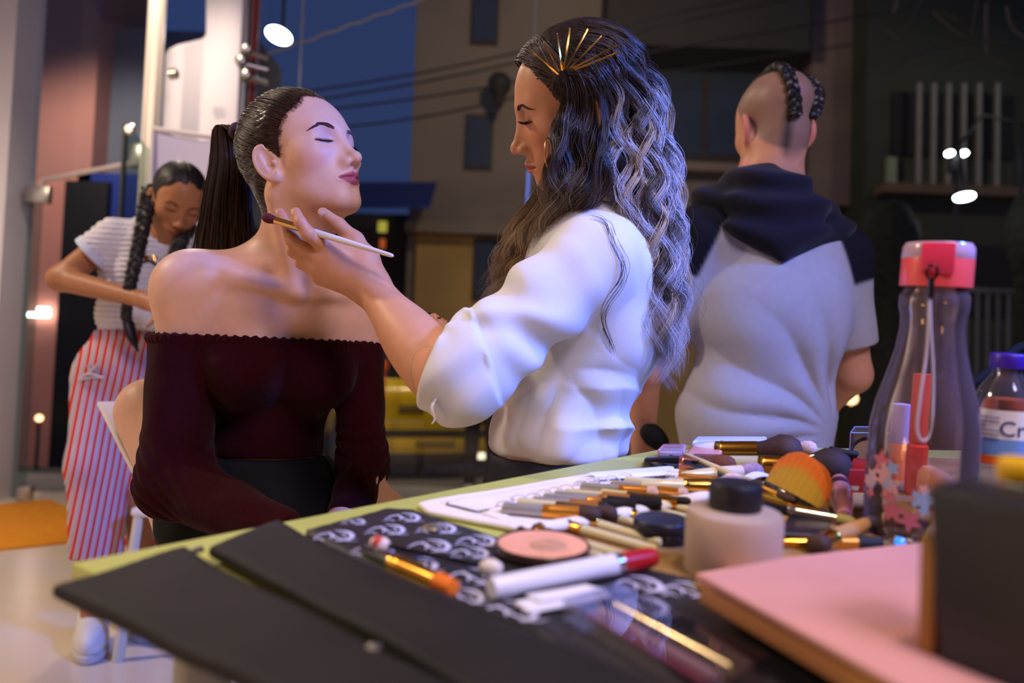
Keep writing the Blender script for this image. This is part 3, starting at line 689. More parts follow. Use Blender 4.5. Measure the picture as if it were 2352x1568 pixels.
# everything on the table is laid out in the table's own frame, then turned with it
CAM = P0 + (CAM - P0) @ RT; FWD = FWD @ RT; CR = CR @ RT; CU = CU @ RT
_before = set(bpy.data.objects)
def T(px, py, dz=0.0): return on_plane(px, py, TZ + dz)
def to_world(v): return P0 + (np.asarray(v, float) - P0) @ RT.T
def pix_of(v):
    r = np.asarray(v, float) - CAM; d = r @ FWD; return 1176 + F_PX * (r @ CR) / d, 784 - F_PX * (r @ CU) / d, d
def S_at(v):
    """size factor for lengths first measured on a level table 12 cm under the lens"""
    x, y, d = pix_of(v); return d / (0.12 * F_PX / max(y - 864 - (x - 1176) * 0.035, 60))
tA = T(160, 1290); tB = T(1522, 1028); te = unit(np.array([tB[0] - tA[0], tB[1] - tA[1], 0])); tn = np.array([te[1], -te[0], 0])
TL_, TW_ = 1.18, 0.80
table = empty('table', (0.1, 0.8, 0), 'lime green table crowded with make-up brushes and cosmetics', 'table')
tnear = T(800, 1568); nd = unit(np.array([tnear[0] - tA[0], tnear[1] - tA[1], 0]))
tc = [tA, T(1562, 1021), T(2560, 1040), T(2700, 1700), tA + nd * 0.55]
mb = MB(); prism(mb, [to_world(v - [0, 0, 0.028]) for v in tc], 0.028, RT @ np.array([0, 0, 1.0]))
mb.build('table_top', mat('lime_laminate', lin(188, 192, 98), rough=0.42, noise=0.03, nscale=5), table, bevel=0.004)
cm = sum(tc) / 5
for q in tc:
    q = to_world(q + unit(cm - q) * 0.10 - [0, 0, 0.02]); mb = MB(); tube(mb, np.array([[q[0], q[1], 0], [q[0], q[1], q[2]]]), 0.022, n=14); mb.build('leg', mat('leg_grey', lin(150, 150, 150), rough=0.4, metal=0.6), table)
mb = MB(); tube(mb, np.array([to_world(tc[0] + unit(cm - tc[0]) * 0.10 - [0, 0, 0.06]), to_world(tc[1] + unit(cm - tc[1]) * 0.10 - [0, 0, 0.06])]), 0.015, n=10); mb.build('apron_rail', MATS['leg_grey'], table)

BLACKF = mat('black_fabric', (0.012, 0.010, 0.010), rough=0.65, spec=0.30, noise=0.25, nscale=14, bump=0.25, bscale=500)
def slab(name, pxs, z0, th, m, parent, bevel=0.002, bseg=3):
    poly = [T(x, y, z0) for x, y in pxs]; mb = MB(); prism(mb, poly, th, (0, 0, 1)); return mb.build(name, m, parent, bevel=bevel, bseg=bseg)
def soft_slab(name, pxs, z0, th, m, parent, r=0.004, amp=0.0015, res=0.0035, seed=1, curl=None):
    """cushioned flat panel with soft edges over a polygon given in photo pixels on the table plane"""
    poly = np.array([T(x, y, z0 + th)[:2] for x, y in pxs]); k = len(poly)
    def f(p):
        q = p[:, :2]; d = np.full(len(q), 1e9); s = np.ones(len(q))
        for i in range(k):
            a, b = poly[i], poly[(i + 1) % k]; e = b - a; w = q - a; h = np.clip((w @ e) / (e @ e), 0, 1); d = np.minimum(d, np.einsum('ij,ij->i', w - h[:, None] * e, w - h[:, None] * e))
            c1 = q[:, 1] >= a[1]; c2 = q[:, 1] < b[1]; c3 = e[0] * w[:, 1] > e[1] * w[:, 0]
            flip = (c1 & c2 & c3) | (~c1 & ~c2 & ~c3); s = np.where(flip, -s, s)
        d2 = s * np.sqrt(d); zz = p[:, 2] - (TZ + z0 + th / 2) + amp * vnoise(p, 0.03, seed) * (1 if curl is None else 1)
        if curl is not None: zz = zz - curl(q)
        w = np.stack([d2 + r, np.abs(zz) - th / 2 + r], 1)
        return np.minimum(w.max(1), 0) + ln(np.maximum(w, 0)) - r
    lo = np.array([*(poly.min(0) - 0.01), TZ + z0 - 0.012]); hi = np.array([*(poly.max(0) + 0.01), TZ + z0 + th + 0.02 + (0.03 if curl is not None else 0)])
    V, Q = surf(f, lo, hi, res); return link(name, mesh_np(name, V, Q), m, parent)
# ---- black printed brush case, unfolded
case = empty('brush_case', T(900, 1400), 'unfolded black fabric brush case with white swirl print, nearest the front', 'brush case')
soft_slab('front_flap', [(118, 1338), (200, 1318), (425, 1250), (470, 1278), (870, 1478), (1260, 1680), (1080, 1800), (640, 1590)], 0.001, 0.012, BLACKF, case, r=0.005, res=0.0042, seed=2)
soft_slab('middle_flap', [(478, 1252), (640, 1186), (700, 1222), (850, 1290), (1240, 1448), (1560, 1580), (1400, 1760), (900, 1470)], 0.003, 0.011, BLACKF, case, r=0.005, res=0.0042, seed=5)
soft_slab('printed_panel', [(695, 1216), (890, 1164), (950, 1168), (1160, 1236), (1400, 1285), (1640, 1335), (1780, 1420), (2120, 1640), (1620, 1700), (1240, 1450), (850, 1292)], 0.0005, 0.006, mat('black_vinyl', (0.020, 0.018, 0.020), rough=0.5, noise=0.2, nscale=10), case, r=0.0025, res=0.0038, seed=7, amp=0.0006)
mb = MB(); tube(mb, spline([T(742, 1248, 0.010), T(850, 1296, 0.011), T(960, 1345, 0.011), T(1225, 1442, 0.010)], 30), 0.0018, n=8); mb.build('bound_edge', mat('shiny_binding', lin(60, 56, 60), rough=0.25), case)
for x, y in ((455, 1266), (858, 1494)): mb = MB(); lathe(mb, [(0.0045, 0), (0.0045, 0.0025), (0.002, 0.004), (0, 0.004)], T(x, y, 0.010), (0, 0, 1), n=14); tag(mb.build('snap_button', STEEL, case), 'small silver snap button')
PRINT = mat('white_print', lin(206, 204, 226), rough=0.6)
LOGO = [[(-0.012, -0.003), (-0.006, 0.004), (-0.001, 0.001), (-0.002, -0.006)], [(-0.001, 0.009), (0.007, 0.007), (0.011, -0.001), (0.008, -0.007), (0.001, -0.009)], [(-0.004, 0.007), (-0.001, 0.001), (0.002, -0.004), (0.009, -0.009), (0.015, -0.008)], [(-0.014, -0.008), (-0.009, -0.005), (-0.005, -0.009)], [(0.002, 0.005), (0.006, 0.002), (0.006, -0.003)]]
LW = [0.0009, 0.0015, 0.0007, 0.0006, 0.0006]
def logo(px, py, s=1.0, part=None):
    c = T(px, py, 0.0073); s = s * S_at(c) * 1.25; mb = MB(); ax = te * 0.35 + np.array([0.93, -0.1, 0]); ax = unit(np.array([ax[0], ax[1], 0])); ay = np.array([-ax[1], ax[0], 0])
    for i, (stk, w) in enumerate(zip(LOGO, LW)):
        if part and i not in part: continue
        pts = spline([c + (ax * x + ay * y * 1.15) * s for x, y in stk], 10); tube(mb, pts, np.interp(np.linspace(0, 1, 10), [0, 0.3, 0.7, 1], [w * 0.3, w, w, w * 0.35]) * s, n=6, flat=(1, 0.25) if False else None)
    me_o = mb.build('printed_swirl', PRINT, case)
    for v in me_o.data.vertices: v.co.z = (TZ + 0.0072) + (v.co.z - (TZ + 0.0073)) * 0.18
for x, y, s in ((768, 1229, 0.95), (812, 1197, 0.6), (887, 1215, 0.95), (925, 1187, 0.95), (1003, 1212, 1.0), (985, 1252, 1.0), (1092, 1240, 0.95), (1078, 1268, 0.85), (856, 1262, 0.95), (950, 1295, 1.0), (1082, 1322, 1.0), (1060, 1368, 0.8), (1168, 1402, 1.0), (1462, 1340, 1.0), (1468, 1390, 1.0), (1568, 1352, 0.9)): logo(x, y, s)
mb = MB(); lathe(mb, [(0.0, 0.0035), (0.007, 0.003), (0.0095, 0.001), (0.0095, 0)], T(993, 1213, 0.0075), (0, 0, 1), n=18); tag(mb.build('press_stud', mat('brushed_brass', lin(176, 166, 146), rough=0.4, metal=0.9, noise=0.3, nscale=300), case), 'round metal press stud')

# ---- tan cloth under the loose brushes
tcl = empty('tan_cloth', T(1600, 1230), 'tan cloth spread under the loose brushes and the powder jar', 'cloth')
slab('cloth_sheet', [(1165, 1232), (1320, 1192), (1560, 1140), (1700, 1070), (1960, 1044), (2300, 1060), (2330, 1230), (1900, 1300), (1560, 1340), (1330, 1292)], 0.0003, 0.0014, mat('tan_canvas', lin(150, 116, 72), rough=0.9, noise=0.15, nscale=30, bump=0.2, bscale=300), tcl, 0.0004)
# ---- brushes
CREAM = mat('cream_handle', lin(214, 200, 150), rough=0.3, coat=0.4); SILH = mat('silver_handle', lin(176, 168, 156), rough=0.3, metal=0.4)
GOLD = mat('gold_ferrule', lin(232, 168, 66), rough=0.22, metal=1.0); ORNG = mat('copper_ferrule', lin(240, 158, 60), rough=0.3, metal=0.8); SILF = mat('silver_ferrule', lin(206, 202, 196), rough=0.22, metal=1.0)
BLKH = mat('black_lacquer', (0.008, 0.008, 0.010), rough=0.15, coat=0.6); BRIS = mat('brown_bristle', lin(66, 42, 30), rough=0.7, noise=0.35, nscale=400); BRIB = mat('black_bristle', lin(24, 18, 18), rough=0.7)
BRIP = mat('pale_bristle', lin(214, 180, 172), rough=0.8, noise=0.2, nscale=300); BRIBG = mat('burgundy_bristle', lin(86, 16, 28), rough=0.8, noise=0.2, nscale=300)
def make_brush(tail, tip, r, label, hf=0.55, ff=0.25, hm=None, fm=None, bm_=None, flare=1.25, flat=(1, 1), group=None, taper=0.6, dome=True, name='make_up_brush', nb=18, scale=True):
    tail = np.asarray(tail, float); tip = np.asarray(tip, float); L = np.linalg.norm(tip - tail); ax = (tip - tail) / L
    e = empty(name, tail, label, 'brush', group); h, f = hf * L, ff * L
    r = r * (S_at((tail + tip) / 2) if scale else 1.0)
    mb = MB(); lathe(mb, [(r * taper * 0.3, 0), (r * taper * 0.8, L * 0.008), (r * taper, L * 0.03), (r * 0.9, h * 0.6), (r, h)], tail, ax, n=14); mb.build('handle', hm or CREAM, e)
    mb = MB(); lathe(mb, [(r * 1.06, h), (r * 1.06, h + f * 0.12), (r * 1.12, h + f * 0.14), (r * 1.06, h + f * 0.2), (r * 1.08, h + f)], tail, ax, n=16, flat=None); mb.build('ferrule', fm or GOLD, e)
    b = L - h - f; prof = [(r * 1.0, h + f * 0.97), (r * 1.12, h + f + b * 0.15), (r * flare, h + f + b * 0.5), (r * flare * 0.93, h + f + b * 0.75), (r * flare * (0.62 if dome else 0.9), h + f + b * 0.93), (r * 0.12, L)]
    mb = MB(); lathe(mb, prof, tail, ax, n=nb, flat=flat); mb.build('bristles', bm_ or BRIS, e)
    return e
# ---- cream canvas brush roll
CANV = mat('cream_canvas', lin(236, 226, 210), rough=0.9, noise=0.04, nscale=30, bump=0.2, bscale=400)
roll = empty('brush_roll', T(1300, 1150), 'cream canvas brush roll with pockets holding thin brushes', 'brush roll')
soft_slab('canvas_sheet', [(958, 1153), (985, 1146), (1360, 1084), (1545, 1070), (1700, 1108), (1690, 1126), (1300, 1206), (1240, 1214), (1180, 1208), (980, 1170)], 0.001, 0.006, CANV, roll, r=0.0028, res=0.0032, seed=3, amp=0.0008)
soft_slab('pocket_panel', [(1004, 1152), (1150, 1188), (1190, 1166), (1262, 1146), (1345, 1122), (1440, 1104), (1545, 1086), (1370, 1090), (1200, 1118)], 0.0062, 0.003, CANV, roll, r=0.0014, res=0.0030, seed=4, amp=0.0015)
mb = MB(); tube(mb, spline([T(1243, 1212, 0.007), T(1330, 1198, 0.007), T(1480, 1168, 0.007), T(1620, 1138, 0.007), T(1694, 1120, 0.007)], 30), 0.0068, n=14, flat=(1.25, 0.8)); mb.build('rolled_hem', CANV, roll)
mb = MB(); lathe(mb, [(0.0052, -0.0005), (0.0052, 0.0006), (0.0, 0.0006)], T(1241, 1213, 0.0078), T(1241, 1213) - T(1330, 1198), n=16); tag(mb.build('hem_opening', mat('mustard_lining', lin(176, 118, 20), rough=0.9), roll), 'mustard lining inside the hem end')
for px, py in ((1160, 1166), (1192, 1152), (1225, 1148), (1250, 1140), (1275, 1134), (1300, 1128), (1335, 1118), (1358, 1113), (1380, 1110), (1404, 1106), (1436, 1100)):
    mb = MB(); c = T(px, py, 0.008); tube(mb, np.array([c + (CR * 0.0095 * math.cos(a)) + np.array([0, 0, 0.0075 * math.sin(a)]) for a in np.linspace(0.0, math.pi, 12)]), 0.0011, n=6); mb.build('pocket_lip', CANV, roll)
G1 = 'thin brushes in the canvas roll'
RB = [((1152, 1166), (1382, 1183), .0062, 'thickest silver and copper brush with dark oval tip, nearest in the canvas roll', .42, .36, SILH, ORNG, BRIS),
      ((1188, 1154), (1419, 1181), .0058, 'second brush from the front of the canvas roll, dark round tip', .40, .42, CREAM, GOLD, BRIS),
      ((1222, 1148), (1400, 1166), .0046, 'third brush from the front of the canvas roll, copper ferrule', .50, .36, SILH, ORNG, BRIB),
      ((1247, 1141), (1460, 1160), .0046, 'fourth brush from the front of the canvas roll with black spiral tip', .48, .16, SILH, ORNG, BRIB),
      ((1272, 1135), (1522, 1158), .0046, 'fifth brush from the front of the canvas roll with long black tip', .42, .28, SILH, ORNG, BRIB),
      ((1297, 1129), (1480, 1148), .0042, 'sixth brush from the front of the canvas roll', .48, .34, CREAM, ORNG, BRIS),
      ((1332, 1117), (1512, 1131), .0055, 'seventh brush from the front of the canvas roll, wide copper ferrule', .50, .36, SILH, ORNG, BRIP),
      ((1402, 1108), (1580, 1132), .0042, 'thin pale brush with copper ferrule and mauve tip in the canvas roll', .45, .44, SILH, ORNG, BRIP),
      ((1380, 1128), (1588, 1152), .0036, 'slim yellow-ferrule brush with a pointed black tip lying on the roll hem', .30, .55, CREAM, GOLD, BRIB),
      ((1434, 1102), (1676, 1122), .0054, 'long cream brush with a gold ferrule and dark oval tip', .46, .36, CREAM, GOLD, BRIB),
      ((1528, 1090), (1672, 1104), .0042, 'short white-collared brush with copper ferrule beside the paper card', .22, .68, mat('white_collar', lin(230, 226, 220), rough=0.4), ORNG, BRIP),
      ((1535, 1082), (1690, 1094), .0042, 'rearmost copper-ferruled brush next to the paper card', .16, .72, MATS['white_collar'], ORNG, BRIP)]
for a, b, r, lab, hf, ff, hm, fm, bm_ in RB:
    make_brush(T(*a, 0.0125), T(*b, 0.0135), r, lab, hf, ff, hm, fm, bm_, group=G1, taper=0.9)
# spiral bristles on two of them
for a, b in (((1395, 1152), (1462, 1160)), ((1448, 1150), (1520, 1158))):
    pa, pb2 = T(*a, 0.0135), T(*b, 0.0135); u = np.linspace(0, 1, 120); x_, y_, a_ = frame_from(pb2 - pa); mb = MB()
    tube(mb, pa + (pb2 - pa) * u[:, None] + (x_ * np.cos(u * 80)[:, None] + y_ * np.sin(u * 80)[:, None]) * 0.0062, 0.0012, n=5)
    tag(mb.build('spiral_wand', BRIB), 'black spiral lash wand tip lying on the front of the roll' if a[0] < 1400 else 'black spiral lash wand tip lying further along the roll', 'brush')
# paper card with upside-down print
card = empty('paper_card', T(1450, 1086), 'white paper card with small upside-down brand print lying on the canvas roll', 'card')
cq = [T(1352, 1086, 0.0115), T(1545, 1070, 0.0115), T(1556, 1089, 0.0115), T(1378, 1102, 0.0115)]; mb = MB(); prism(mb, cq, 0.0006, (0, 0, 1)); mb.build('sheet', mat('white_paper', lin(232, 230, 238), rough=0.8), card, smooth=False)
def text_part(body, size, origin, ax, ay, m, parent, name='printed_text', shear=0.0, depth=0.00015):
    cu = bpy.data.curves.new(name, 'FONT'); cu.body = body; cu.size = size; cu.extrude = depth; cu.shear = shear; cu.resolution_u = 3
    o = bpy.data.objects.new(name, cu); COL.objects.link(o); dg = bpy.context.evaluated_depsgraph_get(); me = bpy.data.meshes.new_from_object(o.evaluated_get(dg)); bpy.data.objects.remove(o)
    Vt = np.zeros(len(me.vertices) * 3, np.float32); me.vertices.foreach_get('co', Vt); Vt = Vt.reshape(-1, 3); az = np.cross(ax, ay)
    Wd = np.asarray(origin) + Vt[:, :1] * ax + Vt[:, 1:2] * ay + Vt[:, 2:] * az; me.vertices.foreach_set('co', Wd.astype(np.float32).ravel()); me.update()
    return link(name, me, m, parent, smooth=False)
axt = unit(cq[3] - cq[2]); ayt = unit(np.cross([0, 0, 1], axt)); INK = mat('dark_ink', lin(60, 44, 40), rough=0.7)
text_part('BEAUTY PRO', 0.0135, cq[2] + axt * 0.012 + ayt * 0.0045 + np.array([0, 0, 0.0008]), axt, ayt, INK, card); text_part('Studio', 0.012, cq[2] + axt * 0.108 + ayt * 0.0045 + np.array([0, 0, 0.0008]), axt, ayt, mat('grey_ink', lin(140, 134, 140), rough=0.7), card, shear=0.3)

# ---- pale handles of brushes lying under the roll
for k, (a, b) in enumerate((((1190, 1222), (1385, 1282)), ((1225, 1216), (1440, 1280)), ((1300, 1206), (1510, 1264)), ((1345, 1196), (1520, 1246)), ((1395, 1186), (1555, 1228)), ((1440, 1178), (1575, 1212)), ((1490, 1168), (1600, 1196)), ((1540, 1160), (1640, 1186)))):
    lab = ['nearest', 'second', 'third', 'fourth', 'fifth', 'sixth', 'seventh', 'farthest'][k] + ' of the pale gold brush handles fanned under the canvas roll'
    make_brush(T(*b, 0.006), T(*a, 0.006), 0.0044, lab, .80, .14, CREAM, GOLD, BRIS, group='pale brush handles under the roll', taper=0.85)
# ---- pressed powder compact
cp = empty('powder_compact', T(1245, 1284), 'open round peach pressed powder pan with a worn centre', 'compact'); c = T(1245, 1288)
mb = MB(); lathe(mb, [(0.0, 0), (0.030, 0), (0.0312, 0.001), (0.0312, 0.0055), (0.0302, 0.0063), (0.0294, 0.0058), (0.0294, 0.004)], c + [0, 0, 0.0065], (0, 0, 1), n=40, caps=False); mb.build('case', mat('dark_compact_case', lin(70, 46, 40), rough=0.3), cp)
mb = MB(); lathe(mb, [(0.0294, 0.0052), (0.024, 0.0054), (0.017, 0.0050), (0.010, 0.0044), (0.0, 0.0043)], c + [0, 0, 0.0065], (0, 0, 1), n=40, caps=False); mb.build('powder', mat('peach_powder', lin(232, 164, 130), rough=0.95, noise=0.10, nscale=90), cp)
mb = MB(); lathe(mb, [(0.013, 0.0), (0.010, 0.0006), (0.0, 0.0006)], c + [0.004, -0.001, 0.0112], (0, 0, 1), n=24, caps=False); tag(mb.build('worn_patch', mat('worn_powder', lin(196, 146, 112), rough=0.95, noise=0.2, nscale=120), cp), 'worn darker patch')
# ---- white and red lip crayon
lc = empty('lip_crayon', T(1320, 1320), 'thick white lip crayon with a red end lying on the printed case', 'lipstick'); a, b = T(1128, 1352, 0.0145), T(1505, 1278, 0.0160); L = np.linalg.norm(b - a); KS = S_at(a)
mb = MB(); lathe(mb, [(r_ * KS, t_) for r_, t_ in [(0.0, 0), (0.0060, 0.0), (0.0066, 0.002), (0.0070, L * 0.72)]], a, b - a, n=24); mb.build('white_barrel', mat('white_plastic', lin(232, 232, 240), rough=0.3), lc)
mb = MB(); lathe(mb, [(r_ * KS, t_) for r_, t_ in [(0.0071, L * 0.72), (0.0073, L * 0.735), (0.0068, L * 0.75), (0.0071, L * 0.76)]], a, b - a, n=24); mb.build('silver_ring', SILF, lc)
mb = MB(); lathe(mb, [(r_ * KS, t_) for r_, t_ in [(0.0068, L * 0.755), (0.0066, L * 0.95), (0.0056, L * 0.99), (0.0, L)]], a, b - a, n=24); mb.build('red_end', mat('red_plastic', lin(176, 24, 22), rough=0.35), lc)
# ---- folded white paper tab
pt_ = empty('paper_tab', T(1290, 1375), 'folded white paper tab in front of the white lip crayon', 'paper')
soft_slab('lower_fold', [(1178, 1378), (1385, 1345), (1408, 1370), (1215, 1404)], 0.0075, 0.0022, MATS['white_paper'], pt_, r=0.001, res=0.0016, amp=0.0005)
soft_slab('upper_fold', [(1205, 1362), (1345, 1338), (1392, 1352), (1240, 1378)], 0.0100, 0.0022, MATS['white_paper'], pt_, r=0.001, res=0.0016, amp=0.0008)
# ---- flat orange brush and double-ended applicator
make_brush(T(830, 1262, 0.0135), T(1045, 1352, 0.0120), 0.0052, 'flat orange bristle brush with shiny gold ferrule on the printed case', .36, .46, BLKH, GOLD, mat('orange_bristle', lin(240, 120, 20), rough=0.6, noise=0.15, nscale=200), flare=1.05, dome=False)
ap = empty('sponge_applicator', T(1000, 1280), 'black double-ended sponge applicator with white tips on the printed case', 'applicator'); a, b = T(872, 1250, 0.012), T(1130, 1304, 0.0125)
mb = MB(); tube(mb, np.array([a + (b - a) * 0.06, a * 0.5 + b * 0.5, a + (b - a) * 0.94]), 0.0020 * S_at(a), n=10); mb.build('stick', BLKH, ap)
KS = S_at(a)
for t0, cc in ((0.0, lin(236, 214, 206)), (1.0, lin(232, 220, 206))):
    c = a + (b - a) * t0; dr = (b - a) * (1 if t0 else -1); mb = MB(); lathe(mb, [(r_ * KS, t_ * KS) for r_, t_ in [(0.0028, -0.008), (0.0052, -0.004), (0.0058, 0.001), (0.004, 0.006), (0.0, 0.0075)]], c, dr, n=16); mb.build('sponge_tip', mat('sponge_%d' % int(t0), cc, rough=0.95, noise=0.15, nscale=200), ap)
    if t0 == 0: mb = MB(); lathe(mb, [(0.0046, -0.006), (0.0058, -0.003), (0.0060, 0.001), (0.0, 0.002)], c - [0.002, 0, -0.0012], dr, n=14); tag(mb.build('red_stain', mat('red_stain', lin(206, 80, 70), rough=0.9), ap), 'red lipstick stain')
# ---- clear plastic case with contents
CLEAR = glass_mat('clear_plastic', (0.86, 0.86, 0.92), 0.14)
cb = empty('clear_case', T(1480, 1470), 'clear plastic case with slim pink and gold contents in the foreground', 'case'); q = [(1292, 1422), (1420, 1380), (1760, 1560), (1640, 1640)]
mb = MB(); pz = [T(x, y, 0.007) for x, y in q]; cen = sum(pz) / 4
def wallstrip(mbx, a, b, h, th=0.0016): prism(mbx, [a, b, b + [0, 0, h], a + [0, 0, h]], th, unit(np.cross(b - a, [0, 0, 1])))
for i in range(4): wallstrip(mb, pz[i], pz[(i + 1) % 4], 0.013)
prism(mb, pz, 0.0014, (0, 0, 1)); prism(mb, [p_ + [0, 0, 0.013] for p_ in pz], 0.0012, (0, 0, 1)); mb.build('clear_shell', CLEAR, cb, smooth=False)
for o_, cc, m_, r_ in ((0.30, None, mat('gold_foil', lin(236, 214, 150), rough=0.18, metal=1.0), 0.0045), (0.62, None, mat('pink_stick', lin(206, 160, 160), rough=0.5), 0.0040), (0.80, None, mat('magenta_stick', lin(190, 90, 110), rough=0.5), 0.0022)):
    a = pz[1] * (1 - o_) + pz[0] * o_; b = pz[2] * (1 - o_) + pz[3] * o_; mb = MB(); tube(mb, np.array([a * 0.88 + b * 0.12, a * 0.1 + b * 0.9]) + np.array([0, 0, 0.006]), r_, n=14); mb.build('slim_stick', m_, cb)
# ---- stacked pink palettes, very near
PINK = mat('pink_card', lin(206, 150, 152), rough=0.6, noise=0.12, nscale=9); PEACH = mat('peach_card', lin(226, 160, 112), rough=0.6, noise=0.08, nscale=8)
pl = empty('palette', T(1800, 1450), 'big pink make-up palette box with peach sides, blurred in the foreground', 'palette')
top = [(1602, 1316), (1800, 1280), (2185, 1238), (2700, 1500), (2250, 1680), (2060, 1568)]
def zslab(name, pxs, ztop, th, m, parent, bevel, grow=0.0):
    pp = np.array([on_plane(x, y, TZ + ztop) for x, y in pxs]); cc = pp.mean(0); pp = cc + (pp - cc) * (1 + grow); mb = MB(); prism(mb, pp - [0, 0, th], th, (0, 0, 1)); return mb.build(name, m, parent, bevel=bevel, bseg=3)
zslab('lid', top, 0.0400, 0.0040, PINK, pl, 0.0012); zslab('box_side', top, 0.0362, 0.0190, mat('tan_card', lin(190, 128, 82), rough=0.6, noise=0.06, nscale=8), pl, 0.001, -0.012)
zslab('base_tray', top, 0.0174, 0.0104, PEACH, pl, 0.0015, 0.012)
# ---- powder jar with black cap
jar = empty('powder_jar', T(1680, 1310), 'frosted powder jar with a black screw cap', 'jar'); c = T(1680, 1316)
FROST = mat('frosted_plastic', lin(222, 196, 176), rough=0.35, trans=0.35, ior=1.3)
mb = MB(); lathe(mb, [(0.0, 0.0005), (0.0285, 0.0005), (0.0300, 0.003), (0.0303, 0.036), (0.0285, 0.0405), (0.020, 0.0425), (0.0, 0.0425)], c, (0, 0, 1), n=48, caps=False); mb.build('jar_body', FROST, jar)
mb = MB(); lathe(mb, [(0.0255, 0.002), (0.0262, 0.020), (0.0, 0.021)], c, (0, 0, 1), n=36, caps=False); mb.build('loose_powder', mat('beige_powder', lin(206, 166, 132), rough=0.95), jar)
mb = MB(); lathe(mb, [(0.0, 0.0425), (0.0160, 0.0425), (0.0166, 0.044), (0.0166, 0.0575), (0.0155, 0.0592), (0.0, 0.0596)], c, (0, 0, 1), n=40, caps=False); mb.build('black_cap', mat('black_cap', (0.010, 0.010, 0.013), rough=0.45), jar)
# ---- black compacts
bc = empty('black_compact', T(1518, 1235), 'closed round black compact beside the powder jar', 'compact'); c = T(1518, 1240)
mb = MB(); lathe(mb, [(0.0, 0), (0.0205, 0.0), (0.0215, 0.0015), (0.0215, 0.0075), (0.0210, 0.0082)], c, (0, 0, 1), n=40, caps=False); mb.build('base', BLKH, bc)
mb = MB(); lathe(mb, [(0.0210, 0.0084), (0.0215, 0.009), (0.0215, 0.015), (0.0200, 0.0172), (0.0, 0.0180)], c, (0, 0, 1), n=40, caps=False); mb.build('lid', mat('black_satin', (0.014, 0.013, 0.018), rough=0.35), bc)
rc = empty('black_box_compact', T(1845, 1225), 'flat rectangular black compact right of the powder jar', 'compact')
slab('base', [(1788, 1238), (1812, 1196), (1902, 1200), (1908, 1242)], 0.0005, 0.007, BLKH, rc, 0.0012); slab('lid', [(1788, 1238), (1812, 1196), (1902, 1200), (1908, 1242)], 0.008, 0.006, MATS['black_satin'], rc, 0.002)
mb = MB(); box(mb, T(1903, 1228, 0.008), (0.004, 0.006, 0.004)); tag(mb.build('gold_catch', GOLD, rc, bevel=0.0008), 'small gold catch')
# ---- more loose brushes at the right
make_brush(T(1690, 1152, 0.020), T(1966, 1200, 0.014), 0.0050, 'black brush with long silver ferrule in front of the pink tube', .44, .40, BLKH, SILF, mat('green_tip', lin(150, 140, 70), rough=0.8), flare=1.1)
make_brush(T(1792, 1246, 0.006), T(2030, 1248, 0.006), 0.0058, 'golden brush with black tip at the foot of the water bottle', .40, .32, GOLD, ORNG, BRIB, flare=1.0)
make_brush(T(2010, 1192, 0.010), T(1870, 1256, 0.010), 0.0075, 'stout tan brush handle pointing under the water bottle', .72, .16, mat('tan_handle', lin(190, 140, 84), rough=0.35), GOLD, BRIS)
make_brush(T(1590, 1036, 0.016), T(1846, 1038, 0.030), 0.0180, 'large dark powder brush with shiny gold ferrule at the back', .22, .38, MATS['white_plastic'], GOLD, BRIS, flare=1.75, nb=28)
make_brush(T(1560, 1062, 0.010), T(1960, 1078, 0.026), 0.0150, 'second dark fluffy powder brush behind the orange oval brush', .48, .22, CREAM, GOLD, mat('deep_brown_bristle', lin(46, 28, 26), rough=0.75, noise=0.3, nscale=400), flare=2.0, nb=28)
make_brush(T(1520, 1040, 0.022), T(1800, 1140, 0.012), 0.0050, 'glossy black tapered brush handle lying over the pile', .68, .20, BLKH, GOLD, BRIS, taper=0.45)
make_brush(T(1572, 1042, 0.026), T(1826, 1150, 0.016), 0.0046, 'pale gold brush handle crossing beside the black one', .66, .22, CREAM, GOLD, BRIS, taper=0.7)
make_brush(T(1480, 1060, 0.012), T(1692, 1070, 0.020), 0.0115, 'round brown kabuki brush between the two crossed handles', .40, .28, BLKH, mat('pink_gold', lin(206, 132, 110), rough=0.3, metal=0.9), mat('auburn_bristle', lin(112, 60, 30), rough=0.8, noise=0.3, nscale=300), flare=1.4, nb=26)
make_brush(T(1560, 1094, 0.012), T(1752, 1082, 0.018), 0.0095, 'cream-collared brush with powdery mauve tip', .40, .34, CREAM, mat('cream_ferrule', lin(232, 206, 170), rough=0.5), mat('mauve_bristle', lin(176, 140, 150), rough=0.9, noise=0.3, nscale=200), flare=1.35, nb=24)
make_brush(T(1470, 1114, 0.016), T(1714, 1118, 0.016), 0.0085, 'fluffy pale pink brush in front of the crossed handles', .40, .28, CREAM, GOLD, BRIP, flare=1.9, nb=24)
make_brush(T(1700, 1030, 0.022), T(1878, 1030, 0.034), 0.0080, 'small pinkish brush tip peeking behind the large powder brush', .45, .25, CREAM, GOLD, BRIP, flare=1.9, nb=20)
make_brush(T(1690, 1120, 0.014), T(1900, 1182, 0.008), 0.0048, 'brass coloured brush under the orange oval brush', .60, .30, mat('brass_handle', lin(176, 146, 60), rough=0.3, metal=0.8), GOLD, BRIS)
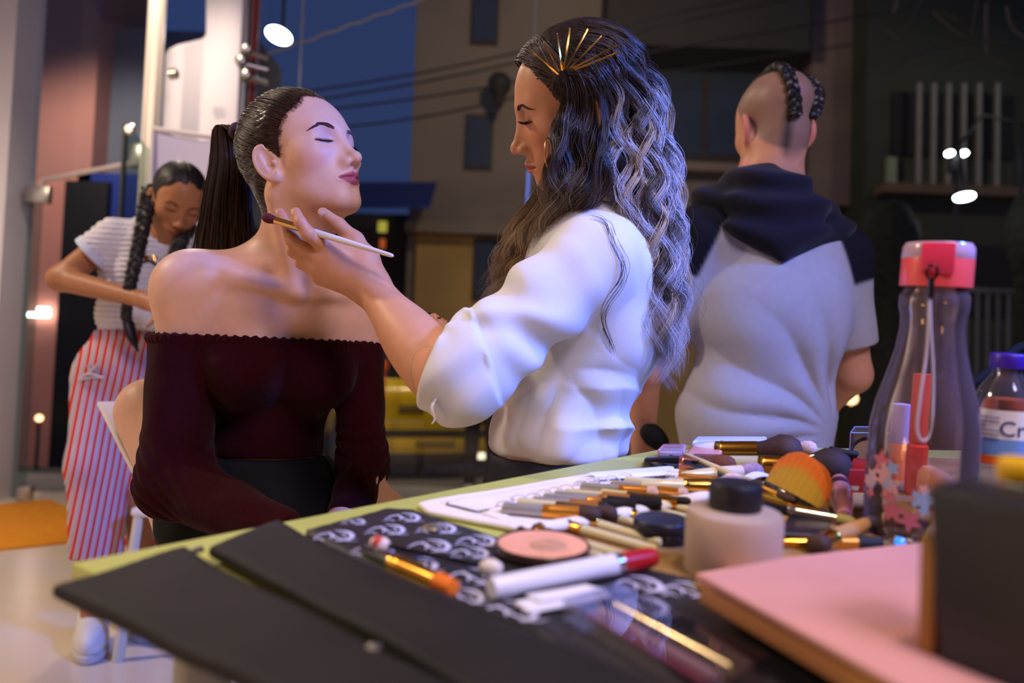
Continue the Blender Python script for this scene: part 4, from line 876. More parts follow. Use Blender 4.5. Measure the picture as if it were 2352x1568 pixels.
# lash wand
a, b, c = T(1845, 1052, 0.036), T(1908, 1036, 0.042), T(1968, 1044, 0.038); lw = empty('lash_wand', a, 'gold lash wand with black spiral bristles behind the pile', 'brush')
mb = MB(); tube(mb, np.array([a - (b - a), a, b]), [0.0028, 0.0034, 0.0026], n=12); mb.build('gold_stem', GOLD, lw); u = np.linspace(0, 1, 150); x_, y_, a_ = frame_from(c - b)
mb = MB(); tube(mb, b + (c - b) * u[:, None] + (x_ * np.cos(u * 110)[:, None] + y_ * np.sin(u * 110)[:, None]) * (0.0052 * (1 - 0.35 * u))[:, None], 0.0012, n=5); tube(mb, np.array([b, c]), 0.0026, n=8); mb.build('spiral_bristles', BRIB, lw)
# orange oval brush
ob = empty('oval_brush', T(1820, 1150), 'black oval brush with dense yellow and orange bristles', 'brush'); a, b = T(1762, 1110, 0.022), T(1882, 1172, 0.010); ax = unit(b - a); L = np.linalg.norm(b - a); up2 = unit(np.array([0.55, -0.10, 0.80]) - ax * np.dot([0.55, -0.10, 0.80], ax)); sd2 = np.cross(ax, up2); Rb = np.array([ax, sd2, up2]); cc = (a + b) / 2
f = lambda p: ellr(p, cc, (L * 0.54, 0.012, 0.0062), Rb); V, Q = surf(f, cc - 0.06, cc + 0.06, 0.0022); link('base', mesh_np('oval_base', V, Q), BLKH, ob)
def fb(p):
    q = (p - cc) @ Rb.T; h = 0.044 * np.sqrt(np.clip(1 - (q[:, 0] / (L * 0.56)) ** 2, 0, 1)) * (1 - 0.10 * q[:, 0] / L) + 0.002
    d = np.sqrt((q[:, 0] / (L * 0.54)) ** 2 + (q[:, 1] / 0.0115) ** 2) - 1; return np.maximum(np.maximum(d * 0.011, q[:, 2] - h), 0.001 - q[:, 2])
V, Q = surf(fb, cc - 0.065, cc + 0.065, 0.0016); q = (V - cc) @ Rb.T; h = 0.044 * np.sqrt(np.clip(1 - (q[:, 0] / (L * 0.56)) ** 2, 0, 1)) + 0.002; t = np.clip((q[:, 2] / h - 0.52) / 0.22, 0, 1)[:, None]
me = mesh_np('oval_bristles', V, Q); stre = (0.88 + 0.12 * np.sin(q[:, 0] * 2600 + 2 * np.sin(q[:, 0] * 900)))[:, None]; set_attr(me, 'tint', (np.array(lin(196, 150, 30)) * (1 - t) + np.array(lin(226, 110, 10)) * t) * stre); link('bristles', me, mat('two_tone_bristle', rough=0.7, attr='tint'), ob)
mb = MB(); tube(mb, np.array([T(1640, 1108, 0.018), T(1715, 1112, 0.020), a]), [0.0022, 0.0026, 0.0036], n=10); mb.build('neck', BLKH, ob)
# pink gloss tube with dark band
gt_ = empty('gloss_tube', T(1937, 1180), 'pearly pink lip gloss tube pointing at the viewer', 'tube'); a, b = T(1928, 1108, 0.016), T(1940, 1192, 0.007); KS = S_at(b)
L = np.linalg.norm(b - a); mb = MB(); lathe(mb, [(r_ * KS, t_) for r_, t_ in [(0.0, -0.006), (0.0085, -0.004), (0.0100, L * 0.16), (0.0112, L * 0.40), (0.0098, L * 0.70), (0.0066, L * 0.95), (0.0, L * 0.97)]], a, b - a, n=30, caps=False); mb.build('tube_body', mat('pearl_pink', lin(206, 130, 130), rough=0.25, coat=0.5), gt_)
mb = MB(); lathe(mb, [(r_ * KS, t_) for r_, t_ in [(0.0103, L * 0.10), (0.0107, L * 0.14), (0.0109, L * 0.20), (0.0106, L * 0.24)]], a, b - a, n=30, caps=False); mb.build('dark_band', mat('plum_band', lin(66, 30, 44), rough=0.4), gt_)
mb = MB(); lathe(mb, [(r_ * KS, t_) for r_, t_ in [(0.0040, L * 0.95), (0.0044, L * 0.97), (0.0038, L * 1.0), (0.0, L * 1.0)]], a, b - a, n=20, caps=False); mb.build('silver_end', SILF, gt_)
# red carton and clear box with black-rimmed pot
rx = empty('red_carton', T(1972, 1125), 'small red carton with white print beside the bottle', 'carton'); slab('carton', [(1944, 1132), (1962, 1092), (2024, 1092), (2008, 1134)], 0.0005, 0.028, mat('red_carton', lin(150, 26, 28), rough=0.45), rx, 0.001)
slab('white_print', [(1952, 1126), (1956, 1116), (1974, 1117), (1970, 1127)], 0.0286, 0.0003, MATS['white_paper'], rx, 0.0)
xb = empty('clear_box', T(1975, 1085), 'clear plastic box with a black-rimmed pot behind the red carton', 'box'); q = [T(1948, 1084, 0.0), T(1958, 1066, 0.0), T(2032, 1066, 0.0), T(2040, 1084, 0.0)]
q = [p_ + [0, 0, 0.002] for p_ in q]; mb = MB()
for i in range(4): wallstrip(mb, q[i], q[(i + 1) % 4], 0.050)
prism(mb, q, 0.0012, (0, 0, 1)); prism(mb, [p_ + [0, 0, 0.050] for p_ in q], 0.0012, (0, 0, 1)); mb.build('clear_shell', CLEAR, xb, smooth=False)
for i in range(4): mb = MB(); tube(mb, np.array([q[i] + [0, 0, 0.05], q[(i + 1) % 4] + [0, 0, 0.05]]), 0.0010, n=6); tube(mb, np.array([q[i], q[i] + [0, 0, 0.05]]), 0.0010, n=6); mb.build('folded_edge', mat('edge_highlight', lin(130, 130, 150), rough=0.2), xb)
c = P(1998, 1046, 1.00); mb = MB(); lathe(mb, [(0.0, 0.0), (0.020, 0.0), (0.022, 0.003), (0.022, 0.012), (0.019, 0.014)], c, (-0.5, -0.8, 0.3), n=30, caps=False); mb.build('pot_rim', BLKH, xb); mb = MB(); lathe(mb, [(0.0185, 0.012), (0.0, 0.0125)], c, (-0.5, -0.8, 0.3), n=30, caps=False); mb.build('pot_face', mat('taupe_powder', lin(150, 128, 118), rough=0.7), xb)
# lip gloss bottle, mauve palette, eraser block, blue-white case at the back
lg = empty('lip_gloss', T(1540, 1060), 'small clear bottle of pink lip gloss at the back of the table', 'bottle'); slab('pink_fill', [(1508, 1058), (1520, 1044), (1576, 1044), (1572, 1060)], 0.001, 0.016, mat('pink_gloss', lin(214, 150, 180), rough=0.1, coat=0.5), lg, 0.003); slab('clear_cap', [(1512, 1054), (1522, 1042), (1570, 1042), (1566, 1055)], 0.0172, 0.010, mat('lilac_clear', lin(206, 186, 206), rough=0.15, trans=0.5), lg, 0.002)
mp = empty('mauve_palette', T(1612, 1055), 'small mauve palette with a pink frame beside the lip gloss', 'palette'); slab('frame', [(1574, 1062), (1590, 1040), (1664, 1042), (1650, 1064)], 0.014, 0.010, mat('rose_frame', lin(214, 150, 140), rough=0.35), mp, 0.002); slab('pan', [(1582, 1058), (1595, 1043), (1656, 1045), (1645, 1060)], 0.0242, 0.001, mat('mauve_pan', lin(126, 72, 70), rough=0.4), mp, 0.0); slab('tray', [(1574, 1062), (1590, 1040), (1664, 1042), (1650, 1064)], 0.0005, 0.0132, mat('rose_tray', lin(190, 120, 116), rough=0.4), mp, 0.002)
er = empty('grey_block', T(1492, 1058), 'small grey sponge block at the table edge by the lip gloss', 'sponge'); soft_slab('sponge', [(1476, 1058), (1484, 1046), (1508, 1046), (1506, 1060)], 0.0005, 0.010, mat('grey_sponge', lin(150, 140, 132), rough=0.95, noise=0.2, nscale=200), er, r=0.003, res=0.003, amp=0.0008)
bw = empty('pale_case', T(1660, 1030), 'flat pale blue-white case behind the large powder brush', 'case'); slab('tray', [(1588, 1034), (1600, 1022), (1760, 1022), (1764, 1036)], 0.0005, 0.014, mat('pale_blue_plastic', lin(206, 212, 238), rough=0.3), bw, 0.003); slab('lid', [(1588, 1034), (1600, 1022), (1760, 1022), (1764, 1036)], 0.015, 0.006, MATS['pale_blue_plastic'], bw, 0.003)
pc_ = empty('paper_strip', T(1740, 1100), 'curved white paper strip behind the orange oval brush', 'paper'); mb = MB(); xs = np.linspace(0, 1, 12); pa, pb2 = T(1706, 1104, 0.016), T(1776, 1096, 0.018)
V = []
for s_ in (0, 1):
    for i in range(12):
        p_ = pa * (1 - xs[i]) + pb2 * xs[i] + np.array([0, 0, 0.006 * math.sin(xs[i] * 3.1)]); V += [p_ + [0, -0.012, -s_ * 0.0006], p_ + [0, 0.012, -s_ * 0.0006]]
F = [(2 * i, 2 * i + 1, 2 * i + 3, 2 * i + 2) for i in range(11)] + [(24 + 2 * i + 2, 24 + 2 * i + 3, 24 + 2 * i + 1, 24 + 2 * i) for i in range(11)]; mb.add(V, F); mb.build('strip', MATS['white_paper'], pc_)

def clear_mat(name, tint, edge):
    """thin clear plastic: see-through, glossy by Fresnel, a little body colour that thickens at grazing angles"""
    m = bpy.data.materials.new(name); m.use_nodes = True; nt = m.node_tree; nt.nodes.remove(nt.nodes['Principled BSDF']); out = nt.nodes['Material Output']
    tr = nt.nodes.new('ShaderNodeBsdfTransparent'); tr.inputs[0].default_value = (*tint, 1); gl = nt.nodes.new('ShaderNodeBsdfGlossy'); gl.inputs['Roughness'].default_value = 0.06
    df = nt.nodes.new('ShaderNodeBsdfTranslucent'); df.inputs[0].default_value = (*edge, 1); d2 = nt.nodes.new('ShaderNodeBsdfDiffuse'); d2.inputs[0].default_value = (*edge, 1)
    ad = nt.nodes.new('ShaderNodeMixShader'); ad.inputs[0].default_value = 0.5; nt.links.new(df.outputs[0], ad.inputs[1]); nt.links.new(d2.outputs[0], ad.inputs[2])
    lw = nt.nodes.new('ShaderNodeLayerWeight'); lw.inputs[0].default_value = 0.35; fr = nt.nodes.new('ShaderNodeFresnel'); fr.inputs[0].default_value = 1.45
    pw = nt.nodes.new('ShaderNodeMath'); pw.operation = 'MULTIPLY_ADD'; pw.inputs[1].default_value = 0.22; pw.inputs[2].default_value = 0.06; nt.links.new(lw.outputs['Facing'], pw.inputs[0])  # even share of diffuse colour imitates lavender room reflections
    m1 = nt.nodes.new('ShaderNodeMixShader'); nt.links.new(pw.outputs[0], m1.inputs[0]); nt.links.new(tr.outputs[0], m1.inputs[1]); nt.links.new(ad.outputs[0], m1.inputs[2])
    m2 = nt.nodes.new('ShaderNodeMixShader'); nt.links.new(fr.outputs[0], m2.inputs[0]); nt.links.new(m1.outputs[0], m2.inputs[1]); nt.links.new(gl.outputs[0], m2.inputs[2])
    nt.links.new(m2.outputs[0], out.inputs[0]); MATS[name] = m; return m
# ---- pink-capped water bottle
wb = empty('water_bottle', T(2104, 1226), 'clear pink water bottle with a coral flip cap and a grey strap', 'bottle'); c = T(2104, 1226)
PET = clear_mat('clear_pink_plastic', (0.985, 0.94, 0.945), (0.92, 0.66, 0.72))
H = 0.205; prof = [(0.030, 0.0), (0.0425, 0.002), (0.0450, 0.010), (0.0455, 0.060), (0.0450, 0.095), (0.0415, 0.118), (0.0345, 0.142), (0.0285, 0.165), (0.0258, 0.185), (0.0262, 0.196), (0.0282, 0.204), (0.0280, 0.214), (0.0245, 0.2195), (0.0240, 0.226)]
inner = [(r - 0.0016, t + (0.003 if i == 0 else 0)) for i, (r, t) in enumerate(prof)]
mb = MB(); lathe(mb, prof + inner[::-1], c, (0.012, 0, 1), n=56, caps=False); k_ = len(prof + inner); mb.build('bottle_body', PET, wb)
CORAL = mat('coral_plastic', lin(236, 84, 84), rough=0.3, coat=0.3); ct = c + np.array([0.012 * 0.222, 0, 0.2215])
mb = MB(); lathe(mb, [(0.0255, 0.0), (0.0290, 0.0005), (0.0290, 0.0245), (0.0280, 0.0265), (0.0, 0.0268)], ct, (0.012, 0, 1), n=48, caps=False); cap = mb.build('screw_cap', CORAL, wb)
mb = MB(); lathe(mb, [(0.0286, 0.0245), (0.0290, 0.0250), (0.0286, 0.0345), (0.0262, 0.0385), (0.0, 0.0392)], ct, (0.012, 0, 1), n=48, caps=False); mb.build('cap_top', mat('pale_pink_clear', lin(226, 190, 214), rough=0.15, trans=0.3), wb)
vb = -unit(np.array([c[0], c[1], 0])); sb = np.array([-vb[1], vb[0], 0])
mb = MB(); box(mb, ct + vb * 0.0265 + [0, 0, 0.0240], (0.026, 0.008, 0.0270), (sb, vb, np.array([0, 0, 1.]))); mb.build('flip_tab', mat('coral_tab', lin(226, 60, 96), rough=0.3), cap, bevel=0.002)
clip = P(2130, 612, np.linalg.norm(c - CAM) * 0.98 - 0.034); clip = ct + vb * 0.0335 + sb * (-0.004) + [0, 0, 0.012]
mb = MB(); tube(mb, np.array([clip + sb * 0.0042 * math.cos(a) + np.array([0, 0, 0.006 * math.sin(a)]) for a in np.linspace(0, 6.28, 24)]), 0.0011, n=6, cap=False); mb.build('strap_ring', mat('dark_metal', lin(60, 36, 36), rough=0.3, metal=1.0), wb)
mb = MB(); tube(mb, np.array([clip + [0, 0, -0.005], clip + [-0.001, 0, -0.022] + sb * 0.001]), 0.0026, n=10); mb.build('strap_end', BLKH, wb)
s0 = clip + np.array([-0.001, 0, -0.020]); lp = [s0, s0 + [-0.001, -0.004, -0.045], s0 + [-0.007, -0.010, -0.085], s0 + [-0.009, -0.012, -0.112], s0 + [-0.004, -0.013, -0.122], s0 + [0.003, -0.012, -0.112], s0 + [0.004, -0.008, -0.07], s0 + [0.002, -0.003, -0.03], s0 + [0.001, 0, -0.002]]
mb = MB(); tube(mb, spline(lp, 50), 0.0013, n=8); mb.build('strap_loop', mat('grey_cord', lin(176, 164, 168), rough=0.8), wb)
# printed blossoms near the foot
rg = np.random.default_rng(4); DEC = [mat('print_blue', lin(150, 176, 226), rough=0.5), mat('print_pink', lin(226, 170, 176), rough=0.5), mat('print_rose', lin(206, 110, 130), rough=0.5)]
for k in range(15):
    th = math.atan2(vb[1], vb[0]) + rg.uniform(-1.25, 0.15); z0 = rg.uniform(0.012, 0.070); rr = 0.0462; n_ = 16; Vd = [c + np.array([rr * math.cos(th), rr * math.sin(th), z0])]; sz = rg.uniform(0.004, 0.011)
    for j in range(n_):
        a = 6.283 * j / n_; q_ = sz * (0.75 + 0.3 * math.cos(a * 5 + k)); Vd.append(c + np.array([rr * math.cos(th + q_ * math.cos(a) / rr), rr * math.sin(th + q_ * math.cos(a) / rr), z0 + q_ * math.sin(a)]))
    mb = MB(); mb.add(Vd, [(0, 1 + j, 1 + (j + 1) % n_) for j in range(n_)]); mb.build('printed_blossom', DEC[k % 3], wb)
# things behind the bottle
tb = empty('red_tube', T(2098, 1135), 'bright red cosmetic tube standing behind the water bottle', 'tube'); c2 = T(2100, 1138); mb = MB(); lathe(mb, [(0.0, 0), (0.0105, 0.0), (0.0115, 0.002), (0.0115, 0.058), (0.0090, 0.060)], c2, (0, 0, 1), n=26, caps=False); mb.build('tube_cap', mat('red_cap', lin(226, 40, 24), rough=0.3), tb)
mb = MB(); lathe(mb, [(0.0090, 0.060), (0.0105, 0.064), (0.0100, 0.140), (0.0, 0.141)], c2, (0, 0, 1), n=26, flat=(1, 0.8), caps=False); mb.build('tube_body', mat('orange_red_tube', lin(226, 70, 40), rough=0.35), tb)
ot = empty('orange_bottle', T(2066, 1100), 'short bottle with orange and lilac bands behind the water bottle', 'bottle'); c2 = T(2060, 1102); mb = MB(); lathe(mb, [(0.0, 0), (0.0125, 0.0), (0.0125, 0.05), (0.009, 0.054)], c2, (0, 0, 1), n=24, caps=False); mb.build('orange_base', mat('orange_cap', lin(236, 120, 50), rough=0.4), ot); mb = MB(); lathe(mb, [(0.0125, 0.050), (0.0128, 0.054), (0.0128, 0.102), (0.0, 0.104)], c2, (0, 0, 1), n=24, caps=False); mb.build('lilac_band', mat('lilac_label', lin(176, 170, 226), rough=0.4), ot)
sp = empty('blender_sponge', T(2150, 1120), 'peach teardrop make-up sponge behind the water bottle', 'sponge'); c2 = T(2156, 1128, 0.021); mb = MB(); lathe(mb, [(0.0, -0.022), (0.012, -0.019), (0.020, -0.008), (0.0215, 0.003), (0.017, 0.016), (0.008, 0.030), (0.0, 0.036)], c2, (-0.55, -0.1, 0.75), n=30, caps=False); mb.build('sponge_body', mat('peach_sponge', lin(232, 160, 110), rough=0.95, noise=0.05, nscale=100), sp)
# ---- small water bottle with label
cw = empty('mineral_water_bottle', P(2303, 1000, 0.80) * [1, 1, 0] + [0, 0, TZ], 'small clear water bottle with violet cap and white label at the right edge', 'bottle'); c = P(2303, 1000, 0.80); c = np.array([c[0], c[1], TZ + 0.0005])
mb = MB(); pr = [(0.022, 0), (0.0300, 0.002), (0.0320, 0.008), (0.0320, 0.112), (0.0295, 0.124), (0.0225, 0.142), (0.0135, 0.155), (0.0125, 0.160), (0.0125, 0.166)]; ii = [(r - 0.001, t + (0.002 if i == 0 else 0)) for i, (r, t) in enumerate(pr)]; lathe(mb, pr + ii[::-1], c, (0, 0, 1), n=44, caps=False); mb.build('bottle_body', clear_mat('clear_pet', (0.95, 0.95, 0.96), (0.55, 0.55, 0.60)), cw)
mb = MB(); lathe(mb, [(0.0130, 0.161), (0.0162, 0.1612), (0.0164, 0.164), (0.0164, 0.174), (0.0155, 0.1752), (0.0, 0.1754)], c, (0, 0, 1), n=36, caps=False); mb.build('violet_cap', mat('violet_plastic', lin(58, 24, 150), rough=0.35), cw)
zl0, zl1 = on_depth(2300, 1036, c[1])[2], on_depth(2300, 936, c[1])[2]
mb = MB(); lathe(mb, [(0.0324, zl0 - TZ), (0.0324, zl1 - TZ)], c, (0, 0, 1), n=44, caps=False); lb_ = mb.build('label_wrap', mat('label_white', lin(236, 232, 240), rough=0.5), cw)
mb = MB(); lathe(mb, [(0.0327, zl0 - TZ), (0.0327, zl0 - TZ + 0.016)], c, (0, 0, 1), n=44, caps=False); mb.build('label_blue_wave', mat('label_blue', lin(110, 150, 226), rough=0.5), lb_)
mb = MB(); lathe(mb, [(0.0325, zl0 - TZ - 0.010), (0.0325, zl0 - TZ - 0.001)], c, (0, 0, 1), n=44, caps=False); mb.build('label_orange_band', mat('label_orange', lin(240, 100, 30), rough=0.5), lb_)
mb = MB(); lathe(mb, [(0.0240, zl1 - TZ - 0.01), (0.0235, zl1 - TZ + 0.009), (0.0, zl1 - TZ + 0.0092)], c, (0, 0, 1), n=36, caps=False); mb.build('orange_drink', mat('orange_drink', lin(236, 100, 40), rough=0.3), cw)
def wrap_text(body, size, ang0, z, m, parent, rad=0.0330):
    o = text_part(body, size, np.zeros(3), np.array([1., 0, 0]), np.array([0, 1., 0]), m, parent, depth=0.0001); me = o.data; V_ = np.zeros(len(me.vertices) * 3, np.float32); me.vertices.foreach_get('co', V_); V_ = V_.reshape(-1, 3)
    a = ang0 + V_[:, 0] / rad; W_ = np.stack([c[0] + (rad + V_[:, 2]) * np.cos(a), c[1] + (rad + V_[:, 2]) * np.sin(a), z + V_[:, 1]], 1); me.vertices.foreach_set('co', W_.astype(np.float32).ravel()); me.update()
fa = math.atan2(-c[1], -c[0]); wrap_text('Cristal', 0.021, fa - 0.12, zl1 - 0.024, mat('label_ink', lin(40, 36, 130), rough=0.5), lb_)
for k in range(6): wrap_text('agua mineral natural' if k != 2 else 'agua sin gas', 0.0034, fa - 0.95, zl1 - 0.008 - 0.0042 * k, MATS['label_ink'], lb_)
# ---- black pouch with tan side, yellow pot and silver clip in the near right corner
bp = empty('black_pouch', P(2330, 1300, 0.33) * [1, 1, 0] + [0, 0, TZ], 'black pouch with tan side very close at the right edge', 'pouch')
a = on_plane(2235, 1640, TZ); a = P(2235, 1300, 0.44); a2 = P(2460, 1300, 0.40); dd_ = unit((a2 - a) * [1, 1, 0]); nn_ = np.array([dd_[1], -dd_[0], 0]); zt_ = P(2230, 1090, 0.44)[2]; L_ = 0.13
mb = MB(); q = [np.array([*(a + dd_ * x + nn_ * y)[:2], TZ + 0.0245]) for x, y in ((0.012, 0), (L_, 0), (L_, 0.05), (0.012, 0.05))]; qt = [np.array([*(a + dd_ * x + nn_ * y)[:2], zt_]) for x, y in ((-0.004, 0.004), (L_, 0.004), (L_, 0.046), (-0.004, 0.046))]
mb.add(q + qt, [(3, 2, 1, 0), (4, 5, 6, 7), (0, 1, 5, 4), (1, 2, 6, 5), (2, 3, 7, 6), (3, 0, 4, 7)]); mb.build('pouch_body', mat('black_leather', (0.012, 0.012, 0.018), rough=0.45, bump=0.2, bscale=300), bp, bevel=0.004)
mb = MB(); q2 = [q[3] - dd_ * 0.0125, q[0] - dd_ * 0.0125, qt[0] - dd_ * 0.002 - [0, 0, 0.028], qt[3] - dd_ * 0.002 - [0, 0, 0.028]]; prism(mb, q2, 0.009, dd_); mb.build('tan_gusset', mat('tan_leather', lin(150, 102, 48), rough=0.6), bp, bevel=0.002)
yp = empty('yellow_pot', P(2345, 1085, 0.30), 'blurred yellow pot lid on the black pouch', 'pot'); yc = P(2345, 1078, 0.425); mb = MB(); lathe(mb, [(0.0, -0.006), (0.010, -0.006), (0.0115, -0.004), (0.0115, 0.004), (0.0100, 0.006), (0.0, 0.0065)], np.array([yc[0], yc[1], zt_ + 0.0062]), (0, 0, 1), n=26, caps=False); mb.build('lid', mat('yellow_plastic', lin(226, 176, 6), rough=0.5), yp)
sc2 = empty('silver_clip', P(2140, 1215, 0.55), 'flat silver hair clip leaning beside the water bottle', 'clip'); a, b = T(2118, 1262, 0.004), P(2212, 1128, 0.62); mb = MB(); tube(mb, np.array([a, a * 0.5 + b * 0.5 + [0, 0, 0.003], b]), [0.0055, 0.006, 0.005], n=10, flat=(1, 0.3)); mb.build('upper_blade', mat('clip_silver', lin(190, 190, 206), rough=0.25, metal=0.9), sc2); mb = MB(); tube(mb, np.array([a, T(2165, 1240, 0.006), T(2215, 1225, 0.004)]), [0.005, 0.0055, 0.004], n=10, flat=(1, 0.3)); mb.build('lower_blade', MATS['clip_silver'], sc2)
bl_ = empty('ring_stand', T(2070, 1240), 'silver trinket with a glowing blue stone at the foot of the bottle', 'trinket'); c2 = T(2068, 1244, 0.005); mb = MB(); tube(mb, np.array([c2 + te * 0.012 * math.cos(a) + tn * 0.012 * math.sin(a) for a in np.linspace(0, 6.28, 30)]), 0.0022, n=8, cap=False); mb.build('silver_ring', SILF, bl_)
mb = MB(); lathe(mb, [(0.0, 0), (0.0036, 0.0005), (0.0040, 0.002), (0.0, 0.004)], c2 + vb * 0.012 + [0, 0, 0.003], vb + [0, 0, 0.3], n=14, caps=False); mb.build('blue_stone', mat('blue_stone', (0.02, 0.2, 1.0), rough=0.1, emit=(0.02, 0.22, 1.0), estr=1.3), bl_)  # glow painted on the stone for the blue light it reflects
# black cable behind the small bottle
mb = MB(); tube(mb, spline([P(2180, 885, 1.0), P(2235, 878, 1.0), P(2290, 835, 1.02), P(2350, 795, 1.05), P(2430, 800, 1.05), P(2470, 900, 1.05), T(2450, 1080, 0.006)], 40), 0.006, n=10); tag(mb.build('black_cable', mat('cable_rubber', (0.008, 0.008, 0.009), rough=0.8, spec=0.1)), 'thick black cable arching behind the small water bottle', 'cable')

# ---- bring everything on the table to its size and into the room
for e in (cp, jar, bc, wb, tb, ot, sp, bl_):
    k = S_at(np.array(e.location)) * (0.93 if e is wb else 1.0); e.scale = (k, k, k)
for o in [o for o in bpy.data.objects if o not in _before and o.parent is None and o is not table]:
    m_ = MT @ Matrix.LocRotScale(o.location, o.rotation_euler, o.scale); l_, r_, s_ = m_.decompose(); o.location = l_; o.rotation_euler = r_.to_euler(); o.scale = s_
CAM, FWD, CR, CU = _world_cam
# ================================================================ seated woman in maroon top
SKIN = lambda nm, **k: mat(nm, rough=0.46, spec=0.35, sss=0.10, attr='tint', noise=0.05, nscale=60, bump=0.04, bscale=900, **k)

def rot_head(yaw, pitch, roll):
    return rotm('Z', yaw) @ rotm('X', pitch) @ rotm('Y', roll)

class Head:
    def __init__(s, c, R, scale, opts): s.c, s.R, s.s, s.o = np.asarray(c, float), R, scale, opts
    def loc(s, p): return ((p - s.c) @ s.R) / s.s
    def w(s, q): return (np.asarray(q, float) * s.s) @ s.R.T + s.c
    def sdf(s, p):
        out = np.full(len(p), 1.0); q = s.loc(p); r = ln(q)
        near = r < 0.20
        if near.any(): out[near] = head_sdf(q[near], s.o) * s.s
        out[~near] = (r[~near] - 0.13) * s.s
        return out

def face_tint(hd, V, skin, lip, shadow=None, blush=None):
    """skin, lip, lid make-up colours per vertex"""
    q = hd.loc(V); C = np.tile(np.array(skin), (len(V), 1)); ax = np.abs(q[:, 0]); mz = hd.o.get('mz', 0)
    front = q[:, 1] > 0.05
    def mixc(m, col):
        m = np.clip(m, 0, 1)[:, None]; C[:] = C * (1 - m) + np.array(col) * m
    if blush:
        m = np.exp(-(((ax - 0.048) / 0.02) ** 2 + ((q[:, 2] + 0.03) / 0.02) ** 2)) * (q[:, 1] > 0.02); mixc(m * 0.5, blush)
    if shadow:
        m = np.exp(-(((ax - 0.031) / 0.016) ** 4 + ((q[:, 2] - 0.007) / 0.0125) ** 4)) * front; mixc(m * 0.6, shadow)
    zl = q[:, 2] - mz
    half = 0.0245
    t = np.clip(ax / half, 0, 1)
    up = -0.0605 - 0.0072 * t ** 1.6 - 0.0012 * np.exp(-(ax / 0.004) ** 2)
    lo = -0.0815 + 0.0100 * t ** 2.0
    m = np.clip((up - zl) / 0.0010, 0, 1) * np.clip((zl - lo) / 0.0012, 0, 1) * np.clip((half - ax) / 0.002, 0, 1) * front
    mixc(m * 0.92, lip)
    # inside of nostril and ear shade stay to the light
    return C

def lashes(mb, hd, sgn, f, low=-0.0085, n=46, length=0.0085, droop=-0.6, seed=1, rad=0.00028):
    rg = np.random.default_rng(seed)
    for i in range(n):
        t = (i + rg.random() * 0.5) / n; x = 0.0180 + t * 0.0300
        z = -0.0015 - 0.0026 * math.sin(t * math.pi) + 0.0008
        b = np.array([[x, 0.10, z]])
        for _ in range(14): b[:, 1] -= f(b) * 0.8
        b = b[0]; out = (t - 0.35) * 0.9
        p = [b]
        for k in (1, 2, 3):
            u = k / 3 * length * (0.7 + 0.5 * math.sin(t * math.pi))
            p.append(b + np.array([out * u * 0.7, u * 0.75, droop * u + 0.55 * u * u / length]))
        p = np.array(p); p[:, 0] *= sgn
        tube(mb, hd.w(p), [rad * 1.5, rad * 1.3, rad, rad * 0.3], n=3, cap=False)

